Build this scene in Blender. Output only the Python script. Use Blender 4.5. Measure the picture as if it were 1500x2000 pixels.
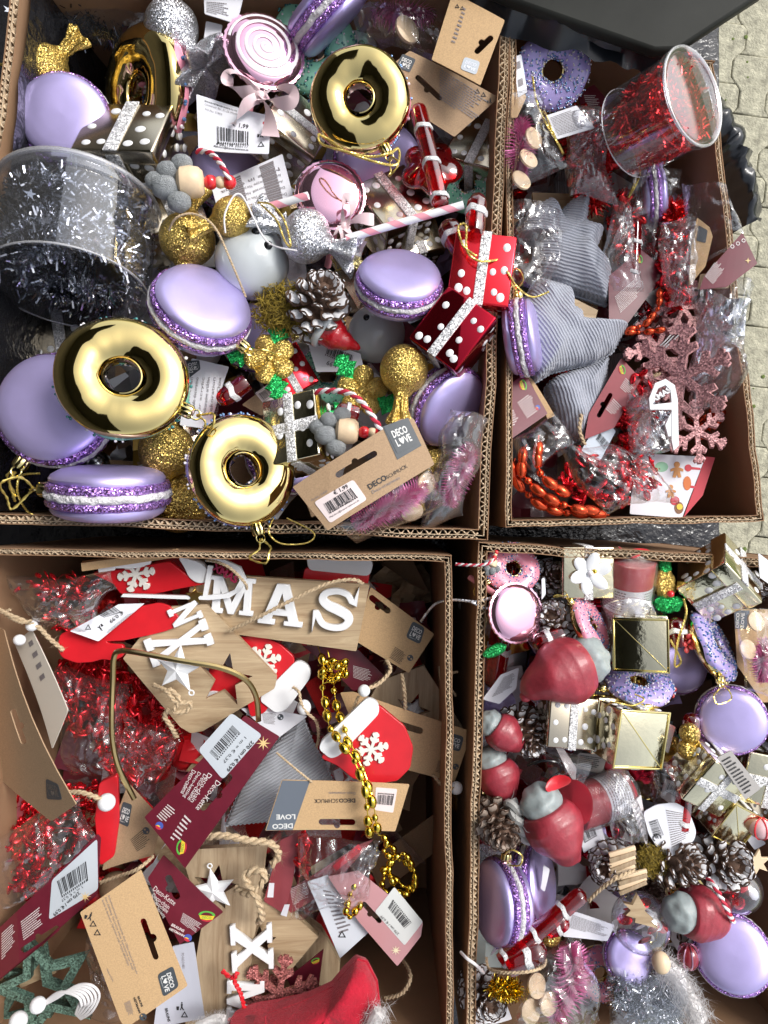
import bpy,bmesh,math,random
from mathutils import Vector,Matrix,noise
for o in list(bpy.data.objects): bpy.data.objects.remove(o)
SC=bpy.context.scene; C=SC.collection; R=math.radians; PI=math.pi
V3=Vector
RIM=.9; D=.61; F=1387.0        # rim height of the boxes, camera height above it, focal length in photo pixels
# ---------- camera, world, sun, exposure
cam=bpy.data.cameras.new('camera'); co=bpy.data.objects.new('camera',cam); C.objects.link(co)
co.location=(0,0,RIM+D); cam.sensor_fit='HORIZONTAL'; cam.sensor_width=36; cam.lens=36*F/1500; cam.clip_start=.01; cam.clip_end=2000
SC.camera=co
SUN=V3((.62,.42,.80)).normalized(); el=math.asin(SUN.z); az=math.atan2(SUN.x,SUN.y)
w=bpy.data.worlds.new('World'); SC.world=w; w.use_nodes=True; nt=w.node_tree
bg=nt.nodes['Background']; sk=nt.nodes.new('ShaderNodeTexSky'); sk.sky_type='NISHITA'; sk.sun_disc=False
sk.sun_elevation=el; sk.sun_rotation=az; sk.air_density=1; sk.dust_density=3; sk.ozone_density=1
hs=nt.nodes.new('ShaderNodeHueSaturation'); hs.inputs['Saturation'].default_value=.38
nt.links.new(sk.outputs[0],hs.inputs['Color']); nt.links.new(hs.outputs[0],bg.inputs[0]); bg.inputs[1].default_value=.15
sl=bpy.data.lights.new('sun','SUN'); sl.energy=1.55; sl.angle=R(19); sl.color=(1,.97,.93)
so=bpy.data.objects.new('sun',sl); C.objects.link(so); so.rotation_euler=SUN.to_track_quat('Z','Y').to_euler(); so.location=(3,2,5)
SC.view_settings.view_transform='Standard'; SC.view_settings.look='None'; SC.view_settings.gamma=1; SC.view_settings.exposure=.64
SC.render.engine='CYCLES'
try:
    SC.cycles.max_bounces=10; SC.cycles.transparent_max_bounces=24; SC.cycles.transmission_bounces=6
except Exception: pass
rnd=random.Random(7)
# ---------- photo pixel -> place
ZO=0.0                          # level of the pile being laid
def W(px,py,z=0):
    z+=ZO; s=(D-z)/F; return V3(((px-750)*s,(1000-py)*s,RIM+z))
def Lm(px,z=0): return px*(D-z-ZO)/F
class PL:                                   # a real plane in the scene, with its own frame
    def __init__(s,px,py,z,n=(0,0,1),a=0):
        s.o=W(px,py,z); s.n=V3(n).normalized(); s.z=z
        x=V3((math.cos(R(a)),math.sin(R(a)),0)); x=(x-s.n*x.dot(s.n)).normalized(); s.x=x; s.y=s.n.cross(x)
        s.M=Matrix((x,s.y,s.n)).transposed().to_4x4(); s.M.translation=s.o
    def uv(s,px,py):
        c=V3((0,0,RIM+D)); d=W(px,py,0)-c; t=(s.o-c).dot(s.n)/d.dot(s.n); p=c+d*t-s.o
        return (p.dot(s.x),p.dot(s.y))
def basis(n,a):
    n=V3(n).normalized(); x=V3((math.cos(R(a)),math.sin(R(a)),0)); x=x-n*x.dot(n)
    if x.length<1e-4: x=V3((0,1,0))-n*n.y
    x.normalize(); return Matrix((x,n.cross(x),n)).transposed().to_4x4()
# ---------- materials
MT={}
def nd(nt,t,**k):
    n=nt.nodes.new('ShaderNode'+t)
    for a,b in k.items():
        if a in n.inputs: n.inputs[a].default_value=b
        else: setattr(n,a,b)
    return n
def mat(name,col,rough=.5,metal=0,var=None,bump=None,glit=None,wave=None,coat=0,sheen=0,sss=0,grain=None,spec=.5,iri=None):
    if name in MT: return MT[name]
    m=bpy.data.materials.new(name); m.use_nodes=True; nt=m.node_tree; L=nt.links.new; MT[name]=m
    p=nt.nodes['Principled BSDF']; col=(*col,1)
    p.inputs['Base Color'].default_value=col; p.inputs['Roughness'].default_value=rough; p.inputs['Metallic'].default_value=metal
    p.inputs['Coat Weight'].default_value=coat; p.inputs['Sheen Weight'].default_value=sheen; p.inputs['Specular IOR Level'].default_value=spec
    if sss: p.inputs['Subsurface Weight'].default_value=sss; p.inputs['Subsurface Radius'].default_value=(1,.5,.4); p.inputs['Subsurface Scale'].default_value=.004
    if iri: p.inputs['Thin Film Thickness'].default_value=iri; p.inputs['Thin Film IOR'].default_value=1.6
    tc=nd(nt,'TexCoord'); cur=None
    def mixc(fac,c1,c2):
        x=nt.nodes.new('ShaderNodeMix'); x.data_type='RGBA'
        L(fac,x.inputs[0])
        for i,c in ((6,c1),(7,c2)):
            if isinstance(c,tuple): x.inputs[i].default_value=c
            else: L(c,x.inputs[i])
        return x.outputs[2]
    if var:
        t=nd(nt,'TexNoise',Scale=var[0],Detail=6.0,Roughness=.6); L(tc.outputs['Object'],t.inputs['Vector'])
        cr=nd(nt,'MapRange'); cr.inputs[1].default_value=.3; cr.inputs[2].default_value=.7; L(t.outputs[0],cr.inputs[0])
        a=var[1]; c2=var[2] if len(var)>2 else tuple(min(1,c*(1+a)) for c in col[:3]); c1=tuple(c*(1-a) for c in col[:3])
        cur=mixc(cr.outputs[0],(*c1,1),(*c2,1))
    if grain:
        mp=nd(nt,'Mapping'); mp.inputs['Scale'].default_value=grain[0]; L(tc.outputs['Object'],mp.inputs[0])
        t=nd(nt,'TexNoise',Scale=1.0,Detail=8.0,Roughness=.65,Distortion=1.2); L(mp.outputs[0],t.inputs['Vector'])
        cr=nd(nt,'MapRange'); cr.inputs[1].default_value=.35; cr.inputs[2].default_value=.68; L(t.outputs[0],cr.inputs[0])
        cur=mixc(cr.outputs[0],(*grain[1],1),cur if cur else col)
    if wave:   # ridged cloth
        t=nd(nt,'TexWave',Scale=wave[0],Distortion=wave[2] if len(wave)>2 else .4,Detail=1.0); t.bands_direction='X'; L(tc.outputs['Object'],t.inputs['Vector'])
        cur=mixc(t.outputs[1],tuple(c*.74 for c in col[:3])+(1,),cur if cur else col)
        b=nd(nt,'Bump',Strength=.7,Distance=wave[1]); L(t.outputs[1],b.inputs['Height']); L(b.outputs[0],p.inputs['Normal'])
    if glit:
        v=nd(nt,'TexVoronoi',Scale=glit[0]); L(tc.outputs['Object'],v.inputs['Vector'])
        s=nd(nt,'VectorMath',operation='SUBTRACT'); s.inputs[1].default_value=(.5,.5,.5); L(v.outputs['Color'],s.inputs[0])
        sc=nd(nt,'VectorMath',operation='SCALE'); sc.inputs['Scale'].default_value=glit[1]; L(s.outputs[0],sc.inputs[0])
        g=nd(nt,'NewGeometry'); ad=nd(nt,'VectorMath',operation='ADD'); L(g.outputs['Normal'],ad.inputs[0]); L(sc.outputs[0],ad.inputs[1])
        no=nd(nt,'VectorMath',operation='NORMALIZE'); L(ad.outputs[0],no.inputs[0]); L(no.outputs[0],p.inputs['Normal'])
        sp=nd(nt,'SeparateColor'); L(v.outputs['Color'],sp.inputs[0])
        cur=mixc(sp.outputs[0],tuple(c*.45 for c in col[:3])+(1,),tuple(min(1,c*1.5) for c in col[:3])+(1,))
    if bump:
        t=nd(nt,'TexNoise',Scale=bump[0],Detail=5.0,Roughness=.6); L(tc.outputs['Object'],t.inputs['Vector'])
        b=nd(nt,'Bump',Strength=bump[1],Distance=bump[2] if len(bump)>2 else .02); L(t.outputs[0],b.inputs['Height']); L(b.outputs[0],p.inputs['Normal'])
    if cur: L(cur,p.inputs['Base Color'])
    return m
def film(name,tint=(1,1,1),haze=.06,rough=.08,bump=None,f0=.06,hc=(.9,.9,.92)):   # thin clear plastic / blown glass
    if name in MT: return MT[name]
    m=bpy.data.materials.new(name); m.use_nodes=True; nt=m.node_tree; L=nt.links.new; MT[name]=m
    nt.nodes.remove(nt.nodes['Principled BSDF']); out=nt.nodes['Material Output']
    tr=nd(nt,'BsdfTransparent'); tr.inputs[0].default_value=(*tint,1)
    df=nd(nt,'BsdfDiffuse'); df.inputs[0].default_value=(*hc,1)
    gl=nd(nt,'BsdfGlossy',Roughness=rough)
    lw=nd(nt,'LayerWeight',Blend=.35)
    mr=nd(nt,'MapRange'); mr.inputs[3].default_value=f0; mr.inputs[4].default_value=.75; L(lw.outputs['Facing'],mr.inputs[0])
    pw=nd(nt,'Math',operation='POWER'); pw.inputs[1].default_value=1.4; L(mr.outputs[0],pw.inputs[0])
    a=nd(nt,'MixShader'); a.inputs[0].default_value=haze; L(tr.outputs[0],a.inputs[1]); L(df.outputs[0],a.inputs[2])
    b=nd(nt,'MixShader'); L(mr.outputs[0],b.inputs[0]); L(a.outputs[0],b.inputs[1]); L(gl.outputs[0],b.inputs[2]); L(b.outputs[0],out.inputs[0])
    if bump:
        tc=nd(nt,'TexCoord'); t=nd(nt,'TexNoise',Scale=bump[0],Detail=4.0); L(tc.outputs['Object'],t.inputs['Vector'])
        bp=nd(nt,'Bump',Strength=bump[1],Distance=.003); L(t.outputs[0],bp.inputs['Height']); L(bp.outputs[0],gl.inputs['Normal']); L(bp.outputs[0],lw.inputs['Normal'])
    return m
lilac=mat('lilac satin lacquer',(.53,.46,.80),.42,.7,var=(2,.05))
lil_gl=mat('purple glitter',(.42,.23,.62),.25,.75,glit=(46,1.4))
cream=mat('white ruffle filling',(.80,.78,.80),.8,bump=(14,.6,.03))
gold=mat('gold mirror',(.76,.60,.25),.05,1)
gold2=mat('gold cap',(.80,.68,.30),.12,1)
goldfoil=mat('pale gold foil',(.82,.75,.52),.11,1,bump=(1.6,.035,.05))
cham=mat('champagne foil',(.66,.58,.44),.20,1)
silv=mat('silver cap',(.75,.74,.72),.14,1)
redfoil=mat('red mirror foil',(.80,.03,.045),.15,.85)
darkred=mat('dark red mirror',(.45,.012,.03),.05,.95)
pinkm=mat('pink mirror',(.86,.50,.64),.06,.95)
g_gl=mat('gold glitter',(.62,.44,.12),.28,.85,glit=(42,1.3))
s_gl=mat('silver glitter',(.62,.63,.66),.28,.85,glit=(42,1.2))
gr_gl=mat('green glitter',(.02,.42,.10),.28,.6,glit=(30,1.4))
wh_gl=mat('white glitter',(.80,.80,.82),.4,.2,glit=(40,1.2))
pk_gl=mat('pink glitter',(.55,.24,.25),.4,.3,glit=(900,1.2))
pinkic=mat('pink icing',(.80,.30,.40),.22,0,coat=.5)
greenic=mat('green icing',(.22,.56,.40),.22,0,coat=.5)
lilic=mat('lilac icing',(.44,.36,.74),.25,0,coat=.5)
brownic=mat('brown icing',(.16,.07,.04),.22,0,coat=.5)
pearl=mat('pearl sprinkles',(.80,.76,.80),.2,0,coat=.6)
blues=mat('blue sprinkles',(.12,.25,.50),.15,.3,coat=.6)
greens=mat('dark green sprinkles',(.04,.22,.22),.15,.3,coat=.6)
white=mat('white paint',(.78,.79,.80),.45,0,bump=(60,.1,.002))
ceram=mat('white glazed ceramic',(.58,.62,.63),.22,0,coat=.5)
black=mat('black enamel',(.01,.01,.012),.2)
paper=mat('white card',(.74,.75,.80),.55)
greyp=mat('grey sticker paper',(.50,.54,.58),.5)
pinkp=mat('pink sticker paper',(.74,.64,.63),.55)
kraft=mat('kraft card',(.50,.33,.17),.75,var=(900,.16),bump=(700,.15,.0003))
kraftd=mat('brown kraft card',(.36,.24,.14),.75,var=(900,.18),bump=(700,.15,.0003))
maroon=mat('maroon card',(.13,.012,.025),.35,var=(40,.12),coat=.3)
maroonl=mat('faded maroon card',(.28,.05,.06),.4,var=(40,.12),coat=.3)
slate=mat('slate print',(.055,.065,.075),.5)
ink=mat('black ink',(.02,.02,.022),.6)
greyink=mat('grey ink',(.20,.18,.19),.6)
inkpale=mat('pale print',(.72,.66,.64),.6)
goldink=mat('gold print',(.70,.50,.22),.4)
greenink=mat('green print',(.10,.42,.06),.5)
yelink=mat('yellow print',(.80,.55,.04),.5)
redink=mat('red print',(.55,.03,.05),.5)
blueink=mat('blue print',(.06,.10,.40),.5)
wood=mat('pale oak wood',(.52,.40,.25),.6,grain=((9,110,110),(.30,.20,.11)),bump=(300,.2,.0005))
wooddk=mat('weathered oak wood',(.44,.34,.22),.6,grain=((110,9,110),(.24,.16,.09)),bump=(300,.2,.0005))
beech=mat('beech wood',(.72,.55,.36),.45,var=(3,.08))
redwood=mat('red painted wood',(.58,.012,.02),.35,0,var=(50,.08),coat=.2)
greenwood=mat('green glitter wood',(.085,.15,.115),.6,.1,glit=(900,.7))
redbead=mat('red lacquer bead',(.68,.02,.03),.22,0,coat=.5)
feltg=mat('grey felt',(.46,.50,.52),.95,sheen=.4,bump=(18,.8,.06),var=(6,.15))
feltr=mat('red felt',(.40,.003,.02),.95,sheen=.12,bump=(420,.7,.002),var=(140,.18))
fur=mat('white fur',(.75,.73,.72),.9,sheen=.3)
wax=mat('dark red wax',(.30,.03,.045),.42,0,sss=.2,var=(2,.25),bump=(3,.08,.05),coat=.15)
waxg=mat('grey blue wax',(.29,.33,.33),.45,0,sss=.2,var=(3,.15),bump=(3,.08,.05))
candle=mat('red candle wax',(.42,.015,.03),.4,0,sss=.3)
cone_m=mat('pine cone scale',(.10,.055,.035),.7,var=(6,.35))
snow=mat('white frosted tip',(.72,.72,.74),.8)
moss=mat('dried moss',(.13,.10,.03),.9,var=(300,.5))
mossg=mat('yellow moss',(.24,.17,.02),.9,var=(300,.5))
jute=mat('jute twine',(.50,.38,.24),.95,var=(500,.3))
goldcord=mat('gold cord',(.72,.56,.16),.3,.8)
redcord=mat('red cord',(.50,.02,.05),.7); whitecord=mat('white cord',(.74,.72,.72),.7)
silcord=mat('silver cord',(.70,.70,.72),.3,.8)
cord=mat('grey corduroy',(.36,.38,.44),.95,wave=(118,.0009,1.6),sheen=.3)
cord2=mat('pale grey corduroy',(.42,.44,.48),.95,wave=(118,.0009,1.6),sheen=.3)
ribbon=mat('pale pink satin ribbon',(.74,.56,.58),.4,0,sheen=.3)
pinkst=mat('pink stick',(.80,.33,.40),.4)
brushp=mat('pink bristle',(.80,.24,.50),.35,.35)
tins=mat('silver tinsel foil',(.62,.64,.68),.16,1)
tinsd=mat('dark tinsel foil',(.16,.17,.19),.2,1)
tinr=mat('red tinsel foil',(.72,.04,.04),.2,.85)
redbd=mat('red metallic bead',(.66,.02,.03),.16,.8)
orbd=mat('orange red metallic bead',(.72,.09,.03),.18,.8)
goldbd=mat('gold metallic bead',(.75,.55,.07),.14,1)
foil=mat('silver foil lining',(.62,.64,.68),.2,.9,bump=(60,.5,.004))
redg=film('red blown glass',(.78,.03,.05),.10,.05,f0=.07,hc=(.5,.01,.02))
clear=film('clear plastic film',(.97,.97,.98),.02,.09,bump=(140,.4),f0=.05)
clear2=film('milky plastic film',(.95,.95,.97),.08,.20,bump=(110,.6),f0=.10)
tubp=film('clear tub plastic',(.95,.96,1.0),.03,.05,f0=.05)
brass=mat('brass wire',(.50,.38,.17),.3,1)
cboard=mat('brown cardboard',(.28,.16,.085),.85,var=(14,.12),bump=(90,.15,.001))
cedge=mat('cut cardboard edge',(.55,.42,.28),.9,var=(120,.2))
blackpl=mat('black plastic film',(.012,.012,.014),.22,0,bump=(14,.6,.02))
blackbx=mat('black matt plastic',(.022,.023,.020),.5,0,var=(7,.4),spec=.12)
# ---------- geometry
def lathe(prof,seg=48,f=None,capped=False):
    V=[];Fc=[]; n=len(prof)
    for i,(r,z) in enumerate(prof):
        for j in range(seg):
            t=2*PI*j/seg; rr,zz=(r,z) if f is None else f(t,i,r,z)
            V.append((rr*math.cos(t),rr*math.sin(t),zz))
    for i in range(n-1):
        for j in range(seg):
            k=(j+1)%seg; Fc.append((i*seg+j,i*seg+k,(i+1)*seg+k,(i+1)*seg+j))
    if capped: Fc.append(tuple(range(seg))[::-1]); Fc.append(tuple((n-1)*seg+j for j in range(seg)))
    return V,Fc
def spl(P,n=6,closed=False):
    P=[V3(p) for p in P]; m=len(P); out=[]
    if m<3 and not closed: return [P[0].lerp(P[-1],i/n) for i in range(n+1)]
    for i in range(m if closed else m-1):
        g=(lambda k:P[k%m]) if closed else (lambda k:P[max(0,min(m-1,k))])
        a,b,c,d=g(i-1),g(i),g(i+1),g(i+2)
        for j in range(n):
            t=j/n; out.append(.5*((2*b)+(c-a)*t+(2*a-5*b+4*c-d)*t*t+(3*b-a-3*c+d)*t**3))
    if not closed: out.append(P[-1])
    return out
def tube(P,r,seg=8,closed=False,sq=1,cap=True):
    P=[V3(p) for p in P]; n=len(P); V=[];Fc=[]; up=None
    for i,p in enumerate(P):
        t=(P[(i+1)%n]-P[i-1]) if closed else (P[min(n-1,i+1)]-P[max(0,i-1)])
        if t.length<1e-9: t=V3((0,0,1))
        t.normalize()
        if up is None:
            up=V3((0,0,1)); 
            if abs(t.z)>.9: up=V3((1,0,0))
        up=(up-t*up.dot(t)); up=up.normalized() if up.length>1e-6 else t.orthogonal().normalized()
        s=t.cross(up); rr=r[i] if isinstance(r,(list,tuple)) else r
        for j in range(seg):
            a=2*PI*j/seg; V.append(tuple(p+up*(math.sin(a)*rr*sq)+s*(math.cos(a)*rr)))
    for i in range(n if closed else n-1):
        for j in range(seg):
            k=(j+1)%seg; a=i*seg; b=((i+1)%n)*seg; Fc.append((a+j,b+j,b+k,a+k))
    if not closed and cap: Fc.append(tuple(range(seg))); Fc.append(tuple((n-1)*seg+j for j in range(seg))[::-1])
    return V,Fc
def ell(rx,ry=None,rz=None,seg=20,ring=12,f=None):
    ry=ry or rx; rz=rz or rx
    pr=[(math.sin(PI*i/ring)+1e-5,-math.cos(PI*i/ring)) for i in range(ring+1)]
    V,Fc=lathe(pr,seg); V=[(x*rx,y*ry,z*rz) for x,y,z in V]
    if f: V=[tuple(f(V3(v))) for v in V]
    return V,Fc
def bx(sx,sy,sz,bev=0,seg=2):
    bm=bmesh.new(); bmesh.ops.create_cube(bm,size=1)
    for v in bm.verts: v.co=V3((v.co.x*sx,v.co.y*sy,v.co.z*sz))
    if bev: bmesh.ops.bevel(bm,geom=list(bm.edges),offset=bev,segments=seg,affect='EDGES',profile=.5)
    bm.verts.index_update(); r=([tuple(v.co) for v in bm.verts],[tuple(v.index for v in f.verts) for f in bm.faces]); bm.free(); return r
def xf(g,M): return [tuple(M@V3(v)) for v in g[0]],g[1]
def tr(g,x=0,y=0,z=0): return [(a+x,b+y,c+z) for a,b,c in g[0]],g[1]
def mg(*gs):
    V=[];Fc=[]
    for g in gs:
        o=len(V); V+=g[0]; Fc+=[tuple(i+o for i in f) for f in g[1]]
    return V,Fc
def mesh(name,g,m,smooth=True,ang=42):
    me=bpy.data.meshes.new(name); me.from_pydata(g[0],[],g[1]); me.materials.append(m)
    if smooth:
        me.shade_smooth()
        if ang: me.set_sharp_from_angle(angle=R(ang))
    return me
def link(name,me,parent=None,M=None):
    o=bpy.data.objects.new(name,me); C.objects.link(o)
    if parent: o.parent=parent
    if M is not None: o.matrix_local=M
    return o
def ob(name,g,m,parent=None,M=None,smooth=True,ang=42): return link(name,mesh(name,g,m,smooth,ang),parent,M)
def tag(o,label,cat,group=None,kind=None):
    if label: o['label']=label
    if cat: o['category']=cat
    if group: o['group']=group
    if kind: o['kind']=kind
    return o
def thing(name,label,cat,M=None,group=None):
    o=bpy.data.objects.new(name,None); o.empty_display_size=.01; C.objects.link(o)
    if M is not None: o.matrix_world=M
    return tag(o,label,cat,group)
def struct(o): o['kind']='structure'; return o
def dup(o,parent=None):
    c=o.copy(); C.objects.link(c)
    if parent: c.parent=parent
    for ch in list(o.children): dup(ch,c)
    return c
def flat(loops,ext,bev=0,res=2):      # filled outline with holes, given thickness; loops in metres
    cu=bpy.data.curves.new('outline','CURVE'); cu.dimensions='2D'; cu.fill_mode='BOTH'; cu.extrude=max(0,ext/2-bev); cu.bevel_depth=bev; cu.bevel_resolution=1
    for lp in loops:
        s=cu.splines.new('POLY'); s.points.add(len(lp)-1); s.use_cyclic_u=True
        for p,q in zip(s.points,lp): p.co=(q[0],q[1],0,1)
    o=bpy.data.objects.new('outline',cu); me=bpy.data.meshes.new_from_object(o); bpy.data.objects.remove(o); bpy.data.curves.remove(cu); return me
def fob(name,loops,ext,m,parent=None,z=0,bev=0,M=None):
    me=flat(loops,ext,bev); me.name=name; me.materials.clear(); me.materials.append(m)
    return link(name,me,parent,M if M is not None else Matrix.Translation((0,0,z)))
TX={}
def textmesh(s,bold=0,ext=0):
    k=(s,bold,ext)
    if k in TX: return TX[k]
    cu=bpy.data.curves.new('lettering','FONT'); cu.body=s; cu.size=1; cu.offset=bold; cu.extrude=ext; cu.resolution_u=2 if not ext else 5
    o=bpy.data.objects.new('lettering',cu); me=bpy.data.meshes.new_from_object(o); bpy.data.objects.remove(o)
    xs=[v.co.x for v in me.vertices] or [0]; ys=[v.co.y for v in me.vertices] or [0]
    TX[k]=(me,min(xs),max(xs),min(ys),max(ys)); return TX[k]
def rrect(x0,y0,x1,y1,r,n=4):
    out=[]
    for cx,cy,a in ((x1-r,y1-r,0),(x0+r,y1-r,90),(x0+r,y0+r,180),(x1-r,y0+r,270)):
        for i in range(n+1): t=R(a+90*i/n); out.append((cx+r*math.cos(t),cy+r*math.sin(t)))
    return out
def rounded(pts,r,n=4):               # rounds the corners of a polygon
    out=[]; m=len(pts)
    for i in range(m):
        a,b,c=V3((*pts[i-1],0)),V3((*pts[i],0)),V3((*pts[(i+1)%m],0))
        k=min(r,(a-b).length*.45,(c-b).length*.45); p=b+(a-b).normalized()*k; q=b+(c-b).normalized()*k
        for j in range(n+1):
            t=j/n; v=p*(1-t)**2+b*2*t*(1-t)+q*t*t; out.append((v.x,v.y))
    return out
def slot(p0,p1,w,bump=1,bw=.55):      # hanger slot of a header card, in photo pixels
    a,b=V3((*p0,0)),V3((*p1,0)); d=(b-a); L=d.length; d.normalize(); n=V3((-d.y,d.x,0))*bump; h=w/2; pts=[]
    f=lambda x,y:(a+d*x+n*y)
    for i in range(7): t=R(90+180*i/6); pts.append(f(h+h*math.cos(t),h*math.sin(t)))
    for i in range(7): t=R(-90+180*i/6); pts.append(f(L-h+h*math.cos(t),h*math.sin(t)))
    r=w*bw
    for i in range(7): t=R(180*i/6); pts.append(f(L/2+r*math.cos(t),h+r*math.sin(t)))
    return [(p.x,p.y) for p in pts]
# flat things whose outline, print and holes are given where they show in the photo, laid on a real tilted plane
def slab(name,label,cat,pts,pl,th,m,holes=(),rad=0,bev=0,part='card',group=None,edge=None):
    r=thing(name,label,cat,pl.M,group)
    lp=[[pl.uv(*p) for p in (rounded(pts,rad) if rad else pts)]]+[[pl.uv(*p) for p in h] for h in holes]
    fob(part,lp,th,m,r,-th/2,bev); r['_pl']=0; PLS[r.name]=pl; return r
PLS={}
def patch(r,pts,m,name='print',dz=.00025,rad=0,th=None,holes=()):
    pl=PLS[r.name]; lp=[[pl.uv(*p) for p in (rounded(pts,rad) if rad else pts)]]+[[pl.uv(*p) for p in h] for h in holes]
    t=th or .0002; return fob(name,lp,t,m,r,dz+(t/2 if th else 0),min(.0004,t*.2) if th else 0)
def txt(r,s,p0,p1,m,asp=1.0,bold=0,dz=.0005,ext=0,name='lettering',vflip=1,hpx=None):
    pl=PLS[r.name]; a=V3((*pl.uv(*p0),0)); b=V3((*pl.uv(*p1),0)); me,x0,x1,y0,y1=textmesh(s,bold,0 if not ext else .06)
    k=(b-a).length/(x1-x0); d=(b-a).normalized(); n=V3((-d.y,d.x,0)); ky=k*asp
    if hpx: ky=Lm(hpx,pl.z)/(y1-y0)
    M=Matrix(((d.x*k,n.x*ky,0,a.x-d.x*k*x0),(d.y*k,n.y*ky,0,a.y-d.y*k*x0),(0,0,(ext/.12 if ext else 1),dz+ext/2),(0,0,0,1)))
    me2=me if (not me.materials or me.materials[0]==m) else me.copy()
    if not me2.materials: me2.materials.append(m)
    else: me2.materials[0]=m
    return link(name,me2,r,M)
def quadpt(q,u,v):
    a=V3((*q[0],0)).lerp(V3((*q[1],0)),u); b=V3((*q[3],0)).lerp(V3((*q[2],0)),u); c=a.lerp(b,v); return c.x,c.y
def rects(r,q,cells,m,name,dz=.0005):
    pl=PLS[r.name]; V=[];Fc=[]
    for u0,v0,u1,v1 in cells:
        o=len(V)
        for u,v in ((u0,v1),(u1,v1),(u1,v0),(u0,v0)): V.append((*pl.uv(*quadpt(q,u,v)),dz))
        Fc.append((o,o+1,o+2,o+3))
    return ob(name,(V,Fc),m,r,smooth=False)
def bars(r,q,m=None,seed=1):          # q: tl,tr,br,bl
    rg=random.Random(seed); x=0; cl=[]
    while x<1:
        w=rg.choice((.012,.012,.024,.036)); cl.append((x,0,min(1,x+w),.82 if .03<x<.95 else 1)); x+=w+rg.choice((.014,.014,.026,.04))
    x=.04
    while x<.96: cl.append((x,.88,x+.035,1)); x+=.07
    return rects(r,q,cl,m or ink,'barcode')
def para(r,q,n,m,seed=1,fill=.5,full=.9):
    rg=random.Random(seed); cl=[]; n=int(n*1.7)+1; fill=.42
    for i in range(n):
        x=0; e=rg.uniform(full-.2,1) if i<n-1 else rg.uniform(.3,.8)
        while x<e:
            w=rg.uniform(.02,.085); cl.append((x,(i+.2)/n,min(1,x+w),(i+.2+fill)/n)); x+=w+.014
    return rects(r,q,cl,m,'fine_print')
def star(cx,cy,ro,ri,n=5,a=90):
    return [(cx+(ro if i%2==0 else ri)*math.cos(R(a+180*i/n)),cy-(ro if i%2==0 else ri)*math.sin(R(a+180*i/n))) for i in range(2*n)]
def circ(cx,cy,r,n=20,ry=None): return [(cx+r*math.cos(2*PI*i/n),cy+(ry or r)*math.sin(2*PI*i/n)) for i in range(n)]
def flake(cx,cy,r,a=0,w=.17):         # six-armed snowflake outline with side twigs
    prof=[(w*.9,w*.5),(.42,w*.5),(.58,.27),(.69,.22),(.62,w*.5),(.74,w*.5),(.88,.20),(.97,.14),(.93,w*.5),(1.0,w*.45)]
    out=[]
    for k in range(6):
        t=R(a+60*k); d=(math.cos(t),math.sin(t)); n=(-d[1],d[0]); f=lambda x,y:(cx+r*(d[0]*x+n[0]*y),cy-r*(d[1]*x+n[1]*y))
        out+=[f(x,-y) for x,y in prof]+[f(x,y) for x,y in prof[::-1]]
    return out
# strings
def strand(name,label,cat,P,rp,m,twist=0,m2=None,fuzz=0,group=None,parent=None,part='strand',closed=False,pitch=5):
    """P: (px,py,z) points; rp radius in photo pixels; two twisted yarns when twist"""
    Q=spl([W(*p) for p in P],8,closed); r=Lm(rp,P[0][2]); o0=Q[0].copy()
    Q=[q-o0 for q in Q]
    L=sum((Q[i+1]-Q[i]).length for i in range(len(Q)-1)); n=max(len(Q),min(400,int(L/(r*1.1))))
    # resample
    cum=[0]
    for i in range(len(Q)-1): cum.append(cum[-1]+(Q[i+1]-Q[i]).length)
    S=[];k=0
    for i in range(n):
        t=L*i/(n-1)
        while k<len(cum)-2 and cum[k+1]<t: k+=1
        dd=cum[k+1]-cum[k]; S.append(Q[k].lerp(Q[k+1],(t-cum[k])/dd if dd>0 else 0))
    r=r*(.78 if m is jute else 1); root=parent or thing(name,label,cat,Matrix.Translation(o0),group)
    off=None
    if not twist: ob(part,tube(S,r,7),m,root,Matrix.Translation(o0-root.matrix_world.translation) if parent else None)
    else:
        for h in range(2):
            T=[];up=V3((0,0,1))
            for i,p in enumerate(S):
                t=(S[min(n-1,i+1)]-S[max(0,i-1)]).normalized(); up=(up-t*up.dot(t)).normalized() if (up-t*up.dot(t)).length>1e-5 else t.orthogonal(); s=t.cross(up)
                a=L*i/(n-1)/(r*pitch)*2*PI+h*PI; T.append(p+up*math.sin(a)*r*.5+s*math.cos(a)*r*.5)
            ob(part,tube(T,r*.62,6),(m2 if (h and m2) else m),root,Matrix.Translation(o0-root.matrix_world.translation) if parent else None)
    if fuzz:
        V=[];Fc=[];rg=random.Random(int(L*1e5))
        for i in range(fuzz):
            p=S[rg.randrange(n)]; d=V3([rg.gauss(0,1) for _ in range(3)]).normalized(); q=p+d*r*rg.uniform(1.2,3.2)+V3([rg.gauss(0,r*.6) for _ in range(3)]); s=d.orthogonal().normalized()*r*.05
            o=len(V); md=p.lerp(q,.5)+s*20*rg.uniform(-1,1); V+=[tuple(p-s),tuple(p+s),tuple(md+s),tuple(md-s),tuple(q)]; Fc+=[(o,o+1,o+2,o+3),(o+3,o+2,o+4)]
        f=ob('loose_fibres',(V,Fc),m,root,Matrix.Translation(o0-root.matrix_world.translation) if parent else None,smooth=False); f['kind']='stuff'
    return root
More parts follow.
